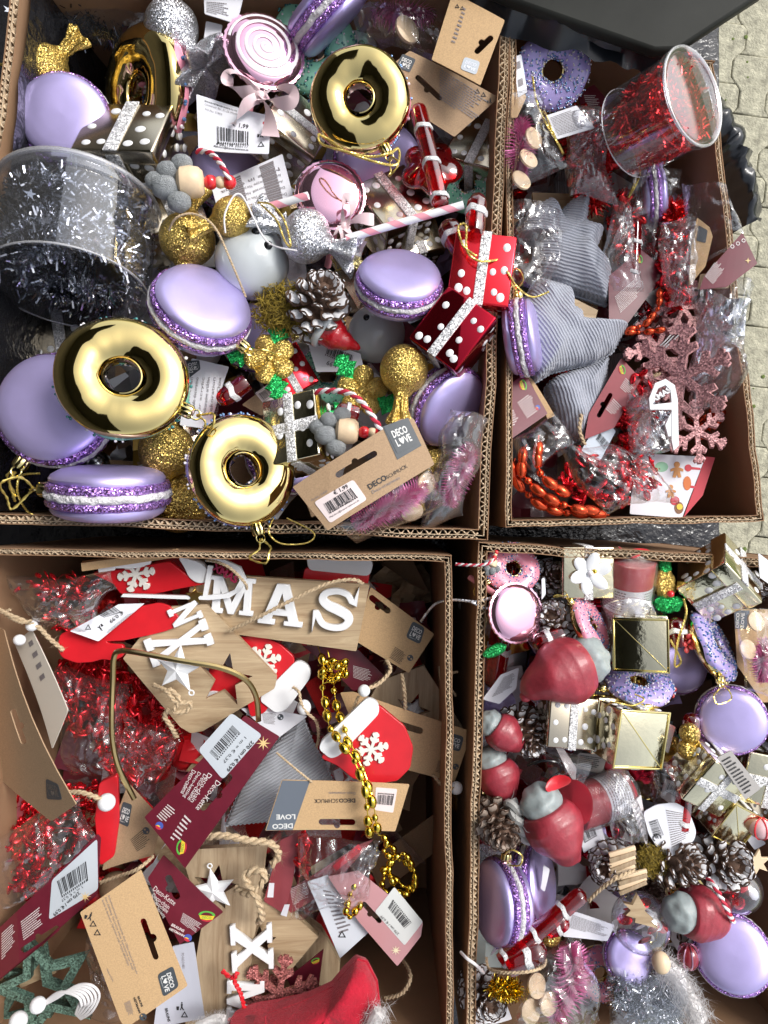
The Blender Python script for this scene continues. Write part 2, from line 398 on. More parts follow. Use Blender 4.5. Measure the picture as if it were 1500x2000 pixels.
def sheet(name,label,cat,q,m,n=26,bulge=.01,amp=.006,seed=1,group=None,parent=None,m2=None,dense=1.0,part='film',skirt=0):
    """crumpled plastic film between four corners (px,py,z) tl,tr,br,bl, raised in the middle"""
    c=[W(*p) for p in q]; o0=sum(c,V3())/4; V=[];Fc=[]; sd=V3((seed*7.3,seed*3.1,seed*1.7))
    for j in range(n+1):
        for i in range(n+1):
            u,v=i/n,j/n; p=c[0].lerp(c[1],u).lerp(c[3].lerp(c[2],u),v)-o0
            e=(4*u*(1-u))**.4*(4*v*(1-v))**.4
            a=p*(28*dense)+sd; b=p*(75*dense)+sd
            h=abs(noise.noise(a))*1.5+abs(noise.noise(b))*.8+abs(noise.noise(p*170*dense+sd))*.35
            k=amp*(.35+.65*e)
            w=V3((noise.noise(a+V3((9,0,0))),noise.noise(a+V3((0,9,0))),0))*amp*1.1
            p=p+V3((0,0,bulge*e+k*(h-.6)))+w; V.append(tuple(p))
    for j in range(n):
        for i in range(n):
            a=j*(n+1)+i
            Fc.append((a,a+n+1,a+n+2,a+1))
    if parent is not None: return ob(part,(V,Fc),m,parent,parent.matrix_world.inverted()@Matrix.Translation(o0),ang=25)
    r=ob(name,(V,Fc),m,None,Matrix.Translation(o0),ang=25); tag(r,label,cat,group); return r
# ---------- ornaments, each built once at unit size with its parts, then placed or copied
def nz(p,s): return noise.noise(V3(p)*s)
def hanger(root,P,d,s=1,m=None,cordm=None,loop=True,seed=0):
    """metal cap with a wire ring at P pointing along d, and its thread loop"""
    m=m or gold2; M=Matrix.Translation(P)@basis(d,37)
    pr=[(.001,-.02),(.085,-.02),(.10,.0),(.10,.12),(.085,.15),(.03,.16),(.001,.16)]
    fl=lambda t,i,r,z:(r*(1+.05*math.cos(14*t)),z)
    c=ob('hanger_cap',lathe([(r*s,z*s) for r,z in pr],28,fl),m,root,M)
    rg=[V3((math.cos(a)*.07*s,0,.20*s+math.sin(a)*.07*s)) for a in [2*PI*i/14 for i in range(14)]]
    ob('wire_ring',tube(rg,.013*s,6,True),m,c)
    if loop:
        r_=random.Random(seed+5); d=V3(d).normalized(); o=d.orthogonal().normalized(); b=d.cross(o); P=V3(P)
        a=P+d*.22*s; Lp=[a,a+d*.12*s+o*.12*s+b*.06*s,a+d*.26*s+o*.18*s-b*.12*s,a+d*.36*s-o*.03*s-b*.2*s,a+d*.26*s-o*.16*s-b*.16*s,a+d*.10*s-o*.09*s]
        Lp=[p+V3([r_.uniform(-.06,.06)*s for _ in range(3)]) for p in Lp[1:]]; Q=spl([a]+Lp,8,True)
        rr=[.016*s*(1+.35*math.sin(i*1.9)) for i in range(len(Q))]
        ob('thread_loop',tube(Q,rr,5,True),cordm or goldcord,root)
def k_macaron(root):
    def cap(sg,z0):
        pr=[(.001,.43),(.35,.428),(.62,.415),(.78,.385),(.885,.33),(.925,.265),(.915,.21),(.86,.175),(.80,.17)]
        f=lambda t,i,r,z:(r*(1+.008*math.sin(3*t+1)+.006*math.sin(5*t)),sg*(z+.012*math.sin(2*t+i)*(r)))
        g=lathe(pr if sg<0 else pr,64,f)
        return g if sg<0 else (g[0],[x[::-1] for x in g[1]])
    ob('shell',cap(1,0),lilac,root); ob('shell',cap(-1,0),lilac,root)
    def band(sg):
        pr=[(.84,.20),(.93,.205),(.985,.17),(1.0,.12),(.985,.075),(.94,.05),(.86,.05)]
        f=lambda t,i,r,z:(r*(1+.018*noise.noise(V3((math.cos(t)*9,math.sin(t)*9,i*.7+sg)))),sg*(z+.012*noise.noise(V3((math.cos(t)*7,math.sin(t)*7,3)))))
        g=lathe(pr,120,f); return (g[0],[x[::-1] for x in g[1]]) if sg>0 else g
    ob('glitter_band',band(1),lil_gl,root); ob('glitter_band',band(-1),lil_gl,root)
    pr=[(.86,.075),(.97,.07),(1.012,.035),(1.02,0),(1.012,-.035),(.97,-.07),(.86,-.075)]
    f=lambda t,i,r,z:(r*(1+.022*noise.noise(V3((math.cos(t)*12,math.sin(t)*12,i*.8)))),z+.03*noise.noise(V3((math.cos(t)*6,math.sin(t)*6,7))))
    g=lathe(pr,150,f); ob('filling',(g[0],[x[::-1] for x in g[1]]),cream,root)
    hanger(root,(1.0,0,.02),(1,0,0),1.25)
def k_donut(ic,sp2,seed=0,dens=230):
    def k(root):
        Rr,r=.635,.365
        def prof(a,t):
            rr=r*(1+.05*noise.noise(V3((math.cos(t)*1.6,math.sin(t)*1.6,a*.5+seed)))+.016*noise.noise(V3((math.cos(t)*3.5,math.sin(t)*3.5,math.sin(a)*1.5+seed)))+.006*noise.noise(V3((math.cos(t)*9,math.sin(t)*9,math.sin(a)*4+seed)))); ca,sa=math.cos(a),math.sin(a); x=Rr*(1+.02*math.sin(2*t+seed))+rr*math.copysign(abs(ca)**.92,ca); z=rr*math.copysign(abs(sa)**.92,sa)*.66
            return x,z
        def tor(a0,a1,n,off=0,wav=None):
            V=[];Fc=[];S=72
            for j in range(S):
                t=2*PI*j/S; e0=a0-(wav(t) if wav else 0); e1=a1+(wav(t+2) if wav else 0)
                for i in range(n+1):
                    a=e0+(e1-e0)*i/n; x,z=prof(a,t); o=off*min(1,3*min(i,n-i)/n*2)
                    x+=o*math.cos(a); z+=o*math.sin(a)*.86; V.append((x*math.cos(t),x*math.sin(t),z))
            for j in range(S):
                for i in range(n):
                    b=((j+1)%S)*(n+1); Fc.append((j*(n+1)+i,b+i,b+i+1,j*(n+1)+i+1))
            return V,Fc
        ob('gold_body',tor(-PI,PI,40),gold,root)
        wav=lambda t:.16*math.sin(5*t+seed)+.11*math.sin(8*t+1+seed)
        ob('icing',tor(.12,PI-.35,18,.045,wav),ic,root)
        hp=[(.30,.13),(.272,.13),(.262,.0),(.262,-.10),(.268,-.13),(.284,-.155),(.302,-.145)]
        g=lathe(hp,40); ob('hole_sleeve',(g[0],g[1]),gold,root)
        rg=random.Random(seed+3)
        for nm,mm,cnt in (('pearl_sprinkles',pearl,dens//2),('coloured_sprinkles',sp2,dens)):
            gs=[]
            for i in range(cnt):
                t=rg.uniform(0,2*PI)
                if nm[0]=='c' and math.sin(3*t+seed)<-.2 and rg.random()<.7: continue
                a=rg.uniform(.15,PI-.5); x,z=prof(a,t); x+=.045*math.cos(a); z+=.045*math.sin(a); q=rg.uniform(.022,.034)
                gs.append(tr(ell(q,seg=6,ring=4),x*math.cos(t),x*math.sin(t),z))
            ob(nm,mg(*gs),mm,root)['kind']='stuff'
        hanger(root,(1.0,0,0),(1,0,-.15),1.15,seed=seed)
    return k
def k_candy(m,ends=(1,1),fan=1.0):
    def k(root):
        pr=[]
        def side():
            q=[(1.0*math.sin(t),math.cos(t)) for t in [PI*i/16 for i in range(1,13)]]
            return q
        S=[]
        # profile along X: from left end to right end
        def endp(f): return [(.36,1.02),(.27,1.12),(.30,1.3),(.42*f,1.6),(.60*f,1.95),(.72*f,2.2),(.66*f,2.26),(.3*f,2.1),(.02,2.0)]
        body=[(math.sin(PI*i/20),-math.cos(PI*i/20)) for i in range(21)]
        L=[(r,-z) for r,z in endp(fan)[::-1]] if ends[0] else [(.001,-1)]
        Rr=endp(fan) if ends[1] else [(.001,1)]
        mid=[p for p in body if (p[1]>-.93 or not ends[0]) and (p[1]<.93 or not ends[1])]
        pr=L+mid+Rr
        def f(t,i,r,z):
            e=max(0,abs(z)-1.0)
            if e>0: r*=1+min(1,e*1.2)*.26*math.cos(7*t+z*2)+.05*math.cos(3*t); z+=(.06*math.sin(4*t) if e>.8 else 0)
            else: r*=1+.015*noise.noise(V3((math.cos(t)*2,math.sin(t)*2,z*2)))
            return r,z
        g=lathe(pr,84,f); g=([(z,x,y) for x,y,z in g[0]],[x for x in g[1]])
        ob('sweet',g,m,root,ang=70)
    return k
def k_gift(body,dotm,rib,dots=True,h=.8,seam=False,bow=None,cross=False,seed=0):
    def k(root):
        b=ob('box_body',tr(bx(1.88,1.88,2*h,.05),0,0,-.2),body,root,ang=60)
        l=ob('lid',tr(bx(2.02,2.02,.52,.06),0,0,h-.3),body,root,ang=60)
        top=h-.04
        ob('ribbon_band',mg(tr(bx(.34,2.10,.06,.02),0,0,top+.02),tr(bx(.34,.06,h*1.9,.02),0,1.03,-.15),tr(bx(.34,.06,h*1.9,.02),0,-1.03,-.15),*([tr(bx(2.10,.34,.05,.02),0,0,top+.015)] if cross else [])),rib,root,ang=60)
        rg=random.Random(seed); gs=[]
        if dots:
            dsk=lathe([(.001,.016),(.9,.016),(1,0)],14)
            for F0 in ('t','x','X','y','Y','b'):
                for u in (-.72,-.36,.42,.76):
                    for v in (-.7,-.1,.55):
                        if rg.random()<.25: continue
                        a=u+rg.uniform(-.08,.08); c=v+rg.uniform(-.12,.12); q=rg.uniform(.10,.135); s=Matrix.Diagonal((q,q,1,1))
                        if abs(a)<.30: continue
                        if F0=='t': gs.append(xf(dsk,Matrix.Translation((a,c,top+.005))@s))
                        elif F0=='b':
                            if not seam: gs.append(xf(dsk,Matrix.Translation((a,c,-h-.20))@Matrix.Rotation(PI,4,'X')@s))
                        else:
                            cz=-.2+c*h*.75
                            if cz>h-.62: continue
                            Mx={'x':Matrix.Translation((.945,a,cz))@Matrix.Rotation(PI/2,4,'Y'),'X':Matrix.Translation((-.945,a,cz))@Matrix.Rotation(-PI/2,4,'Y'),'y':Matrix.Translation((a,.945,cz))@Matrix.Rotation(-PI/2,4,'X'),'Y':Matrix.Translation((a,-.945,cz))@Matrix.Rotation(PI/2,4,'X')}[F0]
                            gs.append(xf(dsk,Mx@s))
            ob('dots',mg(*gs),dotm,root,ang=60)
        if seam:
            ob('seam',xf(bx(2.5,.04,.03,.008),Matrix.Translation((0,0,-h-.205))@Matrix.Rotation(PI/4,4,'Z')),gold2,root)
            ob('base_rim',mg(*[xf(bx(1.98,.07,.07,.02),Matrix.Rotation(i*PI/2,4,'Z')@Matrix.Translation((0,.96,-h-.2))) for i in range(4)]),gold2,root)
        if bow:
            for i in range(6):
                a=i*PI/3+.3; g=ell(.44,.25,.07,14,8,lambda p:V3((p.x,p.y,p.z+.22*p.x*p.x-.12*p.y*p.y)))
                ob('petal',xf(g,Matrix.Rotation(a,4,'Z')@Matrix.Translation((.42,0,top+.12+.05*(i%2)))@Matrix.Rotation(-.25,4,'Y')),bow,root)
            ob('bead',tr(ell(.12,seg=12,ring=8),0,0,top+.22),pearl,root)
            ob('bead',tr(ell(.09,seg=12,ring=8),.15,.08,top+.24),goldbd,root)
    return k
def k_cone(tip,seed=0):
    def k(root):
        ob('core',ell(.42,.42,.95,14,10),cone_m,root)
        V=[];Fc=[]; sh=[(0,.07,.0),(.25,.13,.02),(.5,.21,.0),(.7,.25,-.03),(.84,.22,.05),(.92,.10,.12)]
        for x,w,z in sh:
            for s in (-1,-.5,0,.5,1): V.append((x,s*w,z+.10*(1-s*s)*x))
        n=len(V); V+=[(x,y,z-.07) for x,y,z in V]
        for i in range(len(sh)-1):
            for j in range(4):
                a=i*5+j; Fc.append((a,a+5,a+6,a+1)); Fc.append((n+a,n+a+1,n+a+6,n+a+5))
        for i in range(len(sh)-1):
            a=i*5; Fc.append((a,n+a,n+a+5,a+5)); a=i*5+4; Fc.append((a,a+5,n+a+5,n+a))
        a=(len(sh)-1)*5
        for j in range(4): Fc.append((a+j,n+a+j,n+a+j+1,a+j+1))
        me=mesh('scale',(V,Fc),cone_m,ang=60)
        tipm=mesh('scale_tip',mg(tr(xf(ell(.26,.20,.05,12,6),Matrix.Rotation(-.22,4,'Y')),.70,0,.055)),tip,ang=70) if tip else None
        rg=random.Random(seed); N=64
        for i in range(N):
            f=i/(N-1); th=i*2.39996; el=R(-35+95*f+rg.uniform(-7,7)); z=-.85+1.75*f; s=(.62+.42*math.sin(PI*min(1,f*.9+.12)))*rg.uniform(.92,1.08)*(1-.25*f)
            M=Matrix.Rotation(th,4,'Z')@Matrix.Translation((.22*(1-f*.5),0,z))@Matrix.Rotation(-el,4,'Y')@Matrix.Scale(s,4)
            o=link('scale',me,root,M)
            if tipm: link('scale_tip',tipm,o)
    return k
def k_gnome(root):
    # grey body with a drooping pointed hat
    ob('body',ell(.66,.76,.70,32,18,lambda p:V3((p.x-.56,p.y,p.z))*(1+.10*nz(p,3))),waxg,root)
    P=[(-.35,0,0),(-.1,0,.02),(.2,0,.05),(.5,0,.08),(.85,0,.08),(1.15,.02,.03),(1.4,.08,-.05),(1.6,.18,-.15),(1.72,.26,-.2)]
    r=[.80,.96,1.02,.98,.84,.64,.46,.32,.16]
    Q=spl(P,6); rr=[]
    for i in range(len(P)-1):
        for j in range(6): rr.append(r[i]+(r[i+1]-r[i])*j/6)
    rr.append(r[-1])
    g=tube(Q,rr,36); g=([(x*(1+.04*nz((x,y,z),1.6)),y*(1+.14*nz((x,y,z),1.3)),z*(1+.14*nz((z,y,x),1.3))) for x,y,z in g[0]],g[1])
    ob('hat',g,wax,root,ang=60)
    ob('hat_tip',tr(ell(.19,seg=16,ring=10),1.72,.26,-.2),wax,root)
def k_tubeorn(nb=3,L=4.2,faces=8):
    def k(root):      # blown red glass stick with frosted bands; local X is its length, radius 1
        pr=[(.001,0)]+[(math.sin(PI/2*i/7),1-math.cos(PI/2*i/7)) for i in range(1,8)]+[(1,1+(L-1)*i/6) for i in range(1,6)]+[(.9,L),(.001,L+.1)]
        f=lambda t,i,r,z:(r*(1-.06*abs(math.sin(t*faces/2))),z)
        g=lathe(pr,48,f); ob('glass_stick',([(z,x,y) for x,y,z in g[0]],g[1]),redg,root)
        
        for i in range(nb):
            c=L*(.26+.68*i/(nb-1)) if nb>1 else L*.5
            g=lathe([(.98,-.28),(1.07,-.24),(1.1,0),(1.07,.24),(.98,.28)],48,lambda t,i,r,z:(r*(1+.02*math.sin(9*t)),z+.12*math.sin(2*t)+.05*math.sin(5*t)))
            ob('frosted_band',([(z+c,x,y) for x,y,z in g[0]],g[1]),wh_gl,root)
    return k
def k_lolly(disc,swm):
    def k(root):
        g=lathe([(.001,.24),(.5,.235),(.8,.2),(.95,.12),(1,0),(.95,-.12),(.8,-.2),(.5,-.235),(.001,-.24)],64)
        ob('disc',(g[0],[f[::-1] for f in g[1]]),disc,root)
        if swm:
            for ph in (0,):
                P=[]
                for i in range(150):
                    t=i/149*2*PI*4.2; r=.05+.86*i/149; z=.245 if r<.55 else .245-.13*((r-.55)/.4)**2
                    P.append((r*math.cos(t+ph),r*math.sin(t+ph),z))
                ob('swirl',tube(P,.046,7,sq=.4),swm,root)
        g=lathe([(.97,-.06),(1.04,-.05),(1.06,0),(1.04,.05),(.97,.06)],90,lambda t,i,r,z:(r*(1+.015*math.sin(30*t)),z))
        ob('rim',(g[0],[f[::-1] for f in g[1]]),pinkm,root)
    return k
def k_poin(root):     # gold glitter bow flower with green leaves on a red bell
    for i in range(5):
        a=2*PI*i/5+.3; g=ell(.62,.46,.14,16,10,lambda p:V3((p.x+.55,p.y*(1+.55*p.x),p.z-.15*(p.x)**2+.10*math.cos(p.y*6))))
        ob('petal',xf(g,Matrix.Rotation(a,4,'Z')@Matrix.Rotation(.12*(i%2),4,'Y')),g_gl,root)
    ob('centre',tr(ell(.2,.2,.14,14,8),0,0,.14),g_gl,root)
    for a in (.95,2.7,4.6):
        g=ell(.7,.42,.08,20,8,lambda p:V3((p.x+1.25,p.y*(1+.35*math.cos(p.x*14)),p.z-.1)))
        ob('leaf',xf(g,Matrix.Rotation(a,4,'Z')),gr_gl,root)
def k_felt(root):     # pendant of felt balls, wooden bead and small beads along X
    rg=random.Random(4)
    for x,y,z,s in ((-1.0,.55,0,.55),(-1.15,-.35,.1,.62),(-.55,-.95,-.1,.55),(-.35,.85,.15,.5),(-1.6,.2,-.2,.5)):
        ob('felt_ball',tr(ell(s,s*.85,s*.9,18,12,lambda p:p*(1+.1*nz(p,4))),x,y,z),feltg,root)
    g=lathe([(.001,-.62),(.42,-.60),(.66,-.42),(.72,0),(.66,.40),(.5,.58),(.001,.66)],32); ob('wooden_head',([(z,x,y) for x,y,z in g[0]],g[1]),beech,root)
    for x,m_,s in ((.92,redbead,.33),(1.36,beech,.28),(1.78,redbead,.33)): ob('bead',tr(ell(s,seg=20,ring=12),x,0,0),m_,root)
def k_snowman(root):
    ob('head',ell(1,1,.95,40,24,lambda p:p*(1+.02*nz(p,2))),ceram,root)
    for y in (-.26,.22): ob('eye',tr(ell(.12,.12,.08,12,8),.42,y,.84),black,root)
def k_redhat(root):   # glossy red elf hat with white brim
    P=[(0,0,0),(.4,0,0),(.8,.05,.02),(1.2,.16,.0),(1.55,.3,-.08),(1.8,.36,-.14)]; r=[.85,.80,.62,.40,.22,.08]
    rr=[]; Q=spl(P,6)
    for i in range(5):
        for j in range(6): rr.append((r[i]+(r[i+1]-r[i])*j/6)*(1+.05*math.sin((i*6+j)*.8)))
    rr.append(.06); ob('hat',tube(Q,rr,28),mat('red glazed ceramic',(.42,.008,.015),.14,coat=.6,bump=(3,.2,.05)),root,ang=60)
    t=[V3((-.05,.93*math.cos(a),.93*math.sin(a))) for a in [2*PI*i/40 for i in range(40)]]; ob('brim',tube(t,.2,12,True),ceram,root)
    ob('face',ell(.85,.8,.8,24,14,lambda p:V3((p.x-.6,p.y,p.z))),ceram,root)
KB=dict(macaron=k_macaron,donut_pink=k_donut(pinkic,blues,1),donut_green=k_donut(greenic,greens,2),donut_lilac=k_donut(lilic,blues,5,420),
  candy_gold=k_candy(g_gl),candy_silver=k_candy(s_gl),candy_fan=k_candy(s_gl,(0,1),1.75),candy_gold1=k_candy(g_gl,(0,1),.7),
  gift_cham=k_gift(cham,white,wh_gl),gift_gold=k_gift(goldfoil,white,wh_gl,cross=True,seed=3),gift_seam=k_gift(goldfoil,white,wh_gl,seam=True,seed=2),
  gift_flower=k_gift(goldfoil,white,wh_gl,False,bow=mat('white satin petal',(.76,.78,.8),.5,sheen=.3)),gift_red=k_gift(redfoil,white,wh_gl,seed=5),gift_dark=k_gift(darkred,white,wh_gl,seed=9),
  cone_white=k_cone(snow,1),cone_brown=k_cone(mat('pale scale edge',(.34,.27,.22),.8),2),gnome=k_gnome,
  stick=k_tubeorn(3,13),stick1=k_tubeorn(1,3.2),lolly=k_lolly(pinkm,mat('white swirl paint',(.66,.62,.66),.35)),lolly_back=k_lolly(pinkm,None),
  flower=k_poin,felt=k_felt,snowman=k_snowman,redhat=k_redhat)
NAME=dict(macaron=('macaron_bauble','macaron bauble'),donut_pink=('donut_bauble','donut bauble'),donut_green=('donut_bauble','donut bauble'),donut_lilac=('donut_bauble','donut bauble'),
  candy_gold=('sweet_bauble','sweet bauble'),candy_silver=('sweet_bauble','sweet bauble'),candy_fan=('sweet_bauble','sweet bauble'),candy_gold1=('sweet_bauble','sweet bauble'),
  gift_cham=('gift_bauble','gift bauble'),gift_gold=('gift_bauble','gift bauble'),gift_seam=('gift_bauble','gift bauble'),gift_flower=('gift_bauble','gift bauble'),gift_red=('gift_bauble','gift bauble'),gift_dark=('gift_bauble','gift bauble'),
  cone_white=('pine_cone','pine cone'),cone_brown=('pine_cone','pine cone'),gnome=('wax_gnome','gnome candle'),stick=('glass_stick_ornament','glass ornament'),stick1=('glass_stick_ornament','glass ornament'),
  lolly=('lollipop_bauble','lollipop bauble'),lolly_back=('lollipop_bauble','lollipop bauble'),flower=('flower_ornament','flower ornament'),felt=('felt_ball_pendant','pendant'),snowman=('snowman_figure','snowman'),redhat=('elf_figure','elf'))
PR={}
GRP={'macaron bauble':'lilac macaron baubles','donut bauble':'gold donut baubles','sweet bauble':'glitter sweet baubles','gift bauble':'shiny gift box baubles','pine cone':'pine cones','gnome candle':'red capped wax gnomes','glass ornament':'red glass stick ornaments','lollipop bauble':'pink lollipop baubles','flower ornament':'gold flower ornaments','pendant':'felt ball pendants'}
def put(kind,px,py,z,rp,n,a,label,sc=(1,1,1)):
    """px,py,z: centre; rp: radius in photo pixels; n: local Z; a: screen angle of local X"""
    nm,cat=NAME[kind]
    if kind not in PR:
        PR[kind]=thing(nm,'','x'); KB[kind](PR[kind]); r=PR[kind]
    else: r=dup(PR[kind])
    s=Lm(rp,z); M=Matrix.Translation(W(px,py,z))@basis(n,a)@Matrix.Diagonal((s*sc[0],s*sc[1],s*sc[2],1))
    r.matrix_world=M; tag(r,label,cat,GRP.get(cat)); return r
# ---------- loose soft things
def tinsel(name,label,P,rp,n,m,seed=1,w=1.2,group=None,stars=0,starm=None,parent=None,curl=.6):
    Q=spl([W(*p) for p in P],10); o0=Q[0].copy(); z=P[0][2]; r=Lm(rp,z); w=Lm(w,z); rg=random.Random(seed); V=[];Fc=[]
    for i in range(n):
        f=rg.random()*(len(Q)-1); k=int(f); p=Q[k].lerp(Q[min(k+1,len(Q)-1)],f-k)-o0
        t=(Q[min(k+1,len(Q)-1)]-Q[max(0,k-1)]).normalized(); d=V3([rg.gauss(0,1) for _ in range(3)]); d=(d-t*d.dot(t)*.6).normalized(); d2=(d+V3([rg.gauss(0,curl) for _ in range(3)])).normalized()
        s=d.cross(V3([rg.gauss(0,1) for _ in range(3)])).normalized()*w*.5; l=r*rg.uniform(.6,1.1); a=p+d*r*.1; b=a+d*l*.5; c=b+d2*l*.5; o=len(V)
        V+=[tuple(a-s),tuple(a+s),tuple(b+s),tuple(b-s),tuple(c+s*.8),tuple(c-s*.8)]; Fc+=[(o,o+1,o+2,o+3),(o+3,o+2,o+4,o+5)]
    root=thing(name,label,'tinsel',Matrix.Translation(o0),group); ob('tinsel_fringe',(V,Fc),m,root,smooth=False)['kind']='stuff'
    core=tube([q-o0 for q in Q],r*.09,6); ob('core_wire',core,m,root)
    if stars:
        lp=[(x*Lm(.001,z)*1000,y*Lm(.001,z)*1000) for x,y in star(0,0,11,4.6)]; me=flat([lp],Lm(.6,z)); me.materials.clear(); me.materials.append(starm or m)
        for i in range(stars):
            p=Q[rg.randrange(len(Q))]-o0+V3([rg.gauss(0,1) for _ in range(3)]).normalized()*r*rg.uniform(.75,1.05); p.z=abs(p.z)*.8
            link('star_sequin',me,root,Matrix.Translation(p)@basis((rg.gauss(0,.6),rg.gauss(0,.6),1),rg.uniform(0,360)))
    return root
def brush(name,label,P,rp,n,m,seed=1,taper=True,group='pink bottle brush garlands'):
    Q=spl([W(*p) for p in P],12); o0=Q[0].copy(); z=P[0][2]; r0=Lm(rp,z); rg=random.Random(seed); V=[];Fc=[]; w=Lm(2.1,z); n=int(n*.28)
    for i in range(n):
        f=i/n*(len(Q)-1); k=int(f); p=Q[k].lerp(Q[min(k+1,len(Q)-1)],f-k)-o0; t=(Q[min(k+1,len(Q)-1)]-Q[max(0,k-1)]).normalized()
        a=i*2.4; u=t.orthogonal().normalized(); v=t.cross(u); d=(u*math.cos(a)+v*math.sin(a)+t*.25).normalized(); g=i/n
        r=r0*(rg.uniform(.7,1.2))*(.35+.65*abs(math.sin(PI*min(1,max(0,.08+.9*g))))**.5 if taper else 1)
        s=d.cross(t).normalized()*w; q=p+d*r; o=len(V); V+=[tuple(p-s),tuple(p+s),tuple(q)]; Fc.append((o,o+1,o+2)); s=t*w; o=len(V); V+=[tuple(p-s),tuple(p+s),tuple(q)]; Fc.append((o,o+1,o+2))
    root=thing(name,label,'garland',Matrix.Translation(o0),group); ob('bristles',(V,Fc),m,root,smooth=False)['kind']='stuff'; ob('wire_core',tube([q-o0 for q in Q],r0*.08,6),m,root); return root
def beads(name,label,P,step,rp,m,cat='bead chain',seed=1,el=1.6,group=None,string=None,facet=False):
    """chain of oval beads strung along P, step apart and rp thick in photo pixels"""
    Q=spl([W(*p) for p in P],14); o0=Q[0].copy(); z=P[0][2]; r=Lm(rp,z); st=Lm(step,z); root=thing(name,label,cat,Matrix.Translation(o0),group); rg=random.Random(seed)
    me=mesh('bead',ell(r*el,r,r,12 if not facet else 6,8 if not facet else 4),m,ang=0 if facet else 60,smooth=not facet)
    me2=mesh('bead',ell(r*.8,r*.7,r*.7,10,6),m)
    ob('string',tube([q-o0 for q in Q],r*.13,5),string or m,root); acc=0;i=0
    for k in range(1,len(Q)):
        acc+=(Q[k]-Q[k-1]).length
        if acc>=st:
            acc=0; t=(Q[k]-Q[k-1]).normalized(); x=t; n=V3((rg.gauss(0,.4),rg.gauss(0,.4),1)); n=(n-x*n.dot(x)).normalized()
            M=Matrix((x,n.cross(x),n)).transposed().to_4x4(); M.translation=Q[k]-o0+V3([rg.gauss(0,r*.15) for _ in range(3)])
            link('bead',me if i%3!=2 else me2,root,M); i+=1
    return root
def tangle(name,label,cx,cy,z,rx,ry,n,rp,m,seed=1,cat='garland',group=None,dz=.02,el=2.0,wires=5):
    """garland heaped up: leaf shaped beads and little coils of foil wire"""
    rg=random.Random(seed); root=thing(name,label,cat,Matrix.Translation(W(cx,cy,z)),group); r=Lm(rp,z); X=Lm(rx,z);Y=Lm(ry,z)
    me=mesh('bead',ell(r*el,r,r*.45,12,8),m,ang=60); gs=[]
    pr=[];pp=V3((rg.uniform(-X,X),rg.uniform(-Y,Y),0))
    for i in range(n):
        while True:
            u,v=rg.uniform(-1,1),rg.uniform(-1,1)
            if u*u+v*v<1: break
        p=V3((u*X,v*Y,rg.uniform(-1,1)*dz*(1.1-.6*(u*u+v*v))))
        link('bead',me,root,Matrix.Translation(p)@basis((rg.gauss(0,.8),rg.gauss(0,.8),.7),rg.uniform(0,360))); pr.append(p)
    for i in range(n//2):
        a=pr[rg.randrange(n)]; d=V3([rg.gauss(0,1) for _ in range(3)]).normalized(); u=d.orthogonal().normalized(); v=d.cross(u)
        P=[a+d*(j*r*.11)+(u*math.cos(j*.9)+v*math.sin(j*.9))*r*.42 for j in range(26)]; gs.append(tube(P,r*.11,4))
    for i in range(wires*4):
        a,b=rg.choice(pr),rg.choice(pr); m_=a.lerp(b,.5)+V3([rg.gauss(0,X*.15) for _ in range(3)])*.6; gs.append(tube(spl([a,m_,b],8),r*.09,4))
    ob('foil_wire',mg(*gs),m,root)['kind']='stuff'; return root
def pillow(name,label,cat,pts,pl,H,m,group=None,pink=4.2,seed=1,zig=.5):
    """stuffed cloth shape with pinked edge; outline in photo pixels on its own plane"""
    P=[V3((*pl.uv(*p),0)) for p in pts]; out=[]; k=Lm(pink,pl.z)
    for i in range(len(P)):
        a,b=P[i],P[(i+1)%len(P)]; n=max(2,int((b-a).length/k)); n+=n%2; d=(b-a).normalized(); s=V3((-d.y,d.x,0))
        for j in range(n): out.append(a.lerp(b,j/n)+s*(k*zig if j%2 else 0))
    c=sum(P,V3())/len(P); ts=[0,.1,.2,.3,.4,.5,.6,.7,.78,.84,.89,.92,.945,.965,1.0]; m_=len(out); V=[tuple(c+V3((0,0,H)))];Fc=[]
    rim=[]
    for t in ts[1:]:
        for p in out:
            q=c.lerp(p,t); dmin=1e9
            h=H*max(0,1-t**3)**.5 if t<.95 else .0012
            h*=1+.34*nz((q.x,q.y,seed),26)+.12*nz((q.x,q.y,seed+3),75)
            V.append((q.x,q.y,h))
    for j in range(m_): Fc.append((0,1+j,1+(j+1)%m_))
    for i in range(len(ts)-2):
        for j in range(m_):
            a=1+i*m_; k2=(j+1)%m_; Fc.append((a+j,a+m_+j,a+m_+k2,a+k2))
    n=len(V); V+=[(x,y,-abs(z)*.6-.0006) for x,y,z in V]; Fc+=[tuple(i+n for i in f[::-1]) for f in Fc]
    a=1+(len(ts)-2)*m_
    for j in range(m_): k2=(j+1)%m_; Fc.append((a+j,n+a+j,n+a+k2,a+k2))
    r=thing(name,label,cat,pl.M,group); ob('stuffed_cloth',(V,Fc),m,r,ang=70); PLS[r.name]=pl; return r
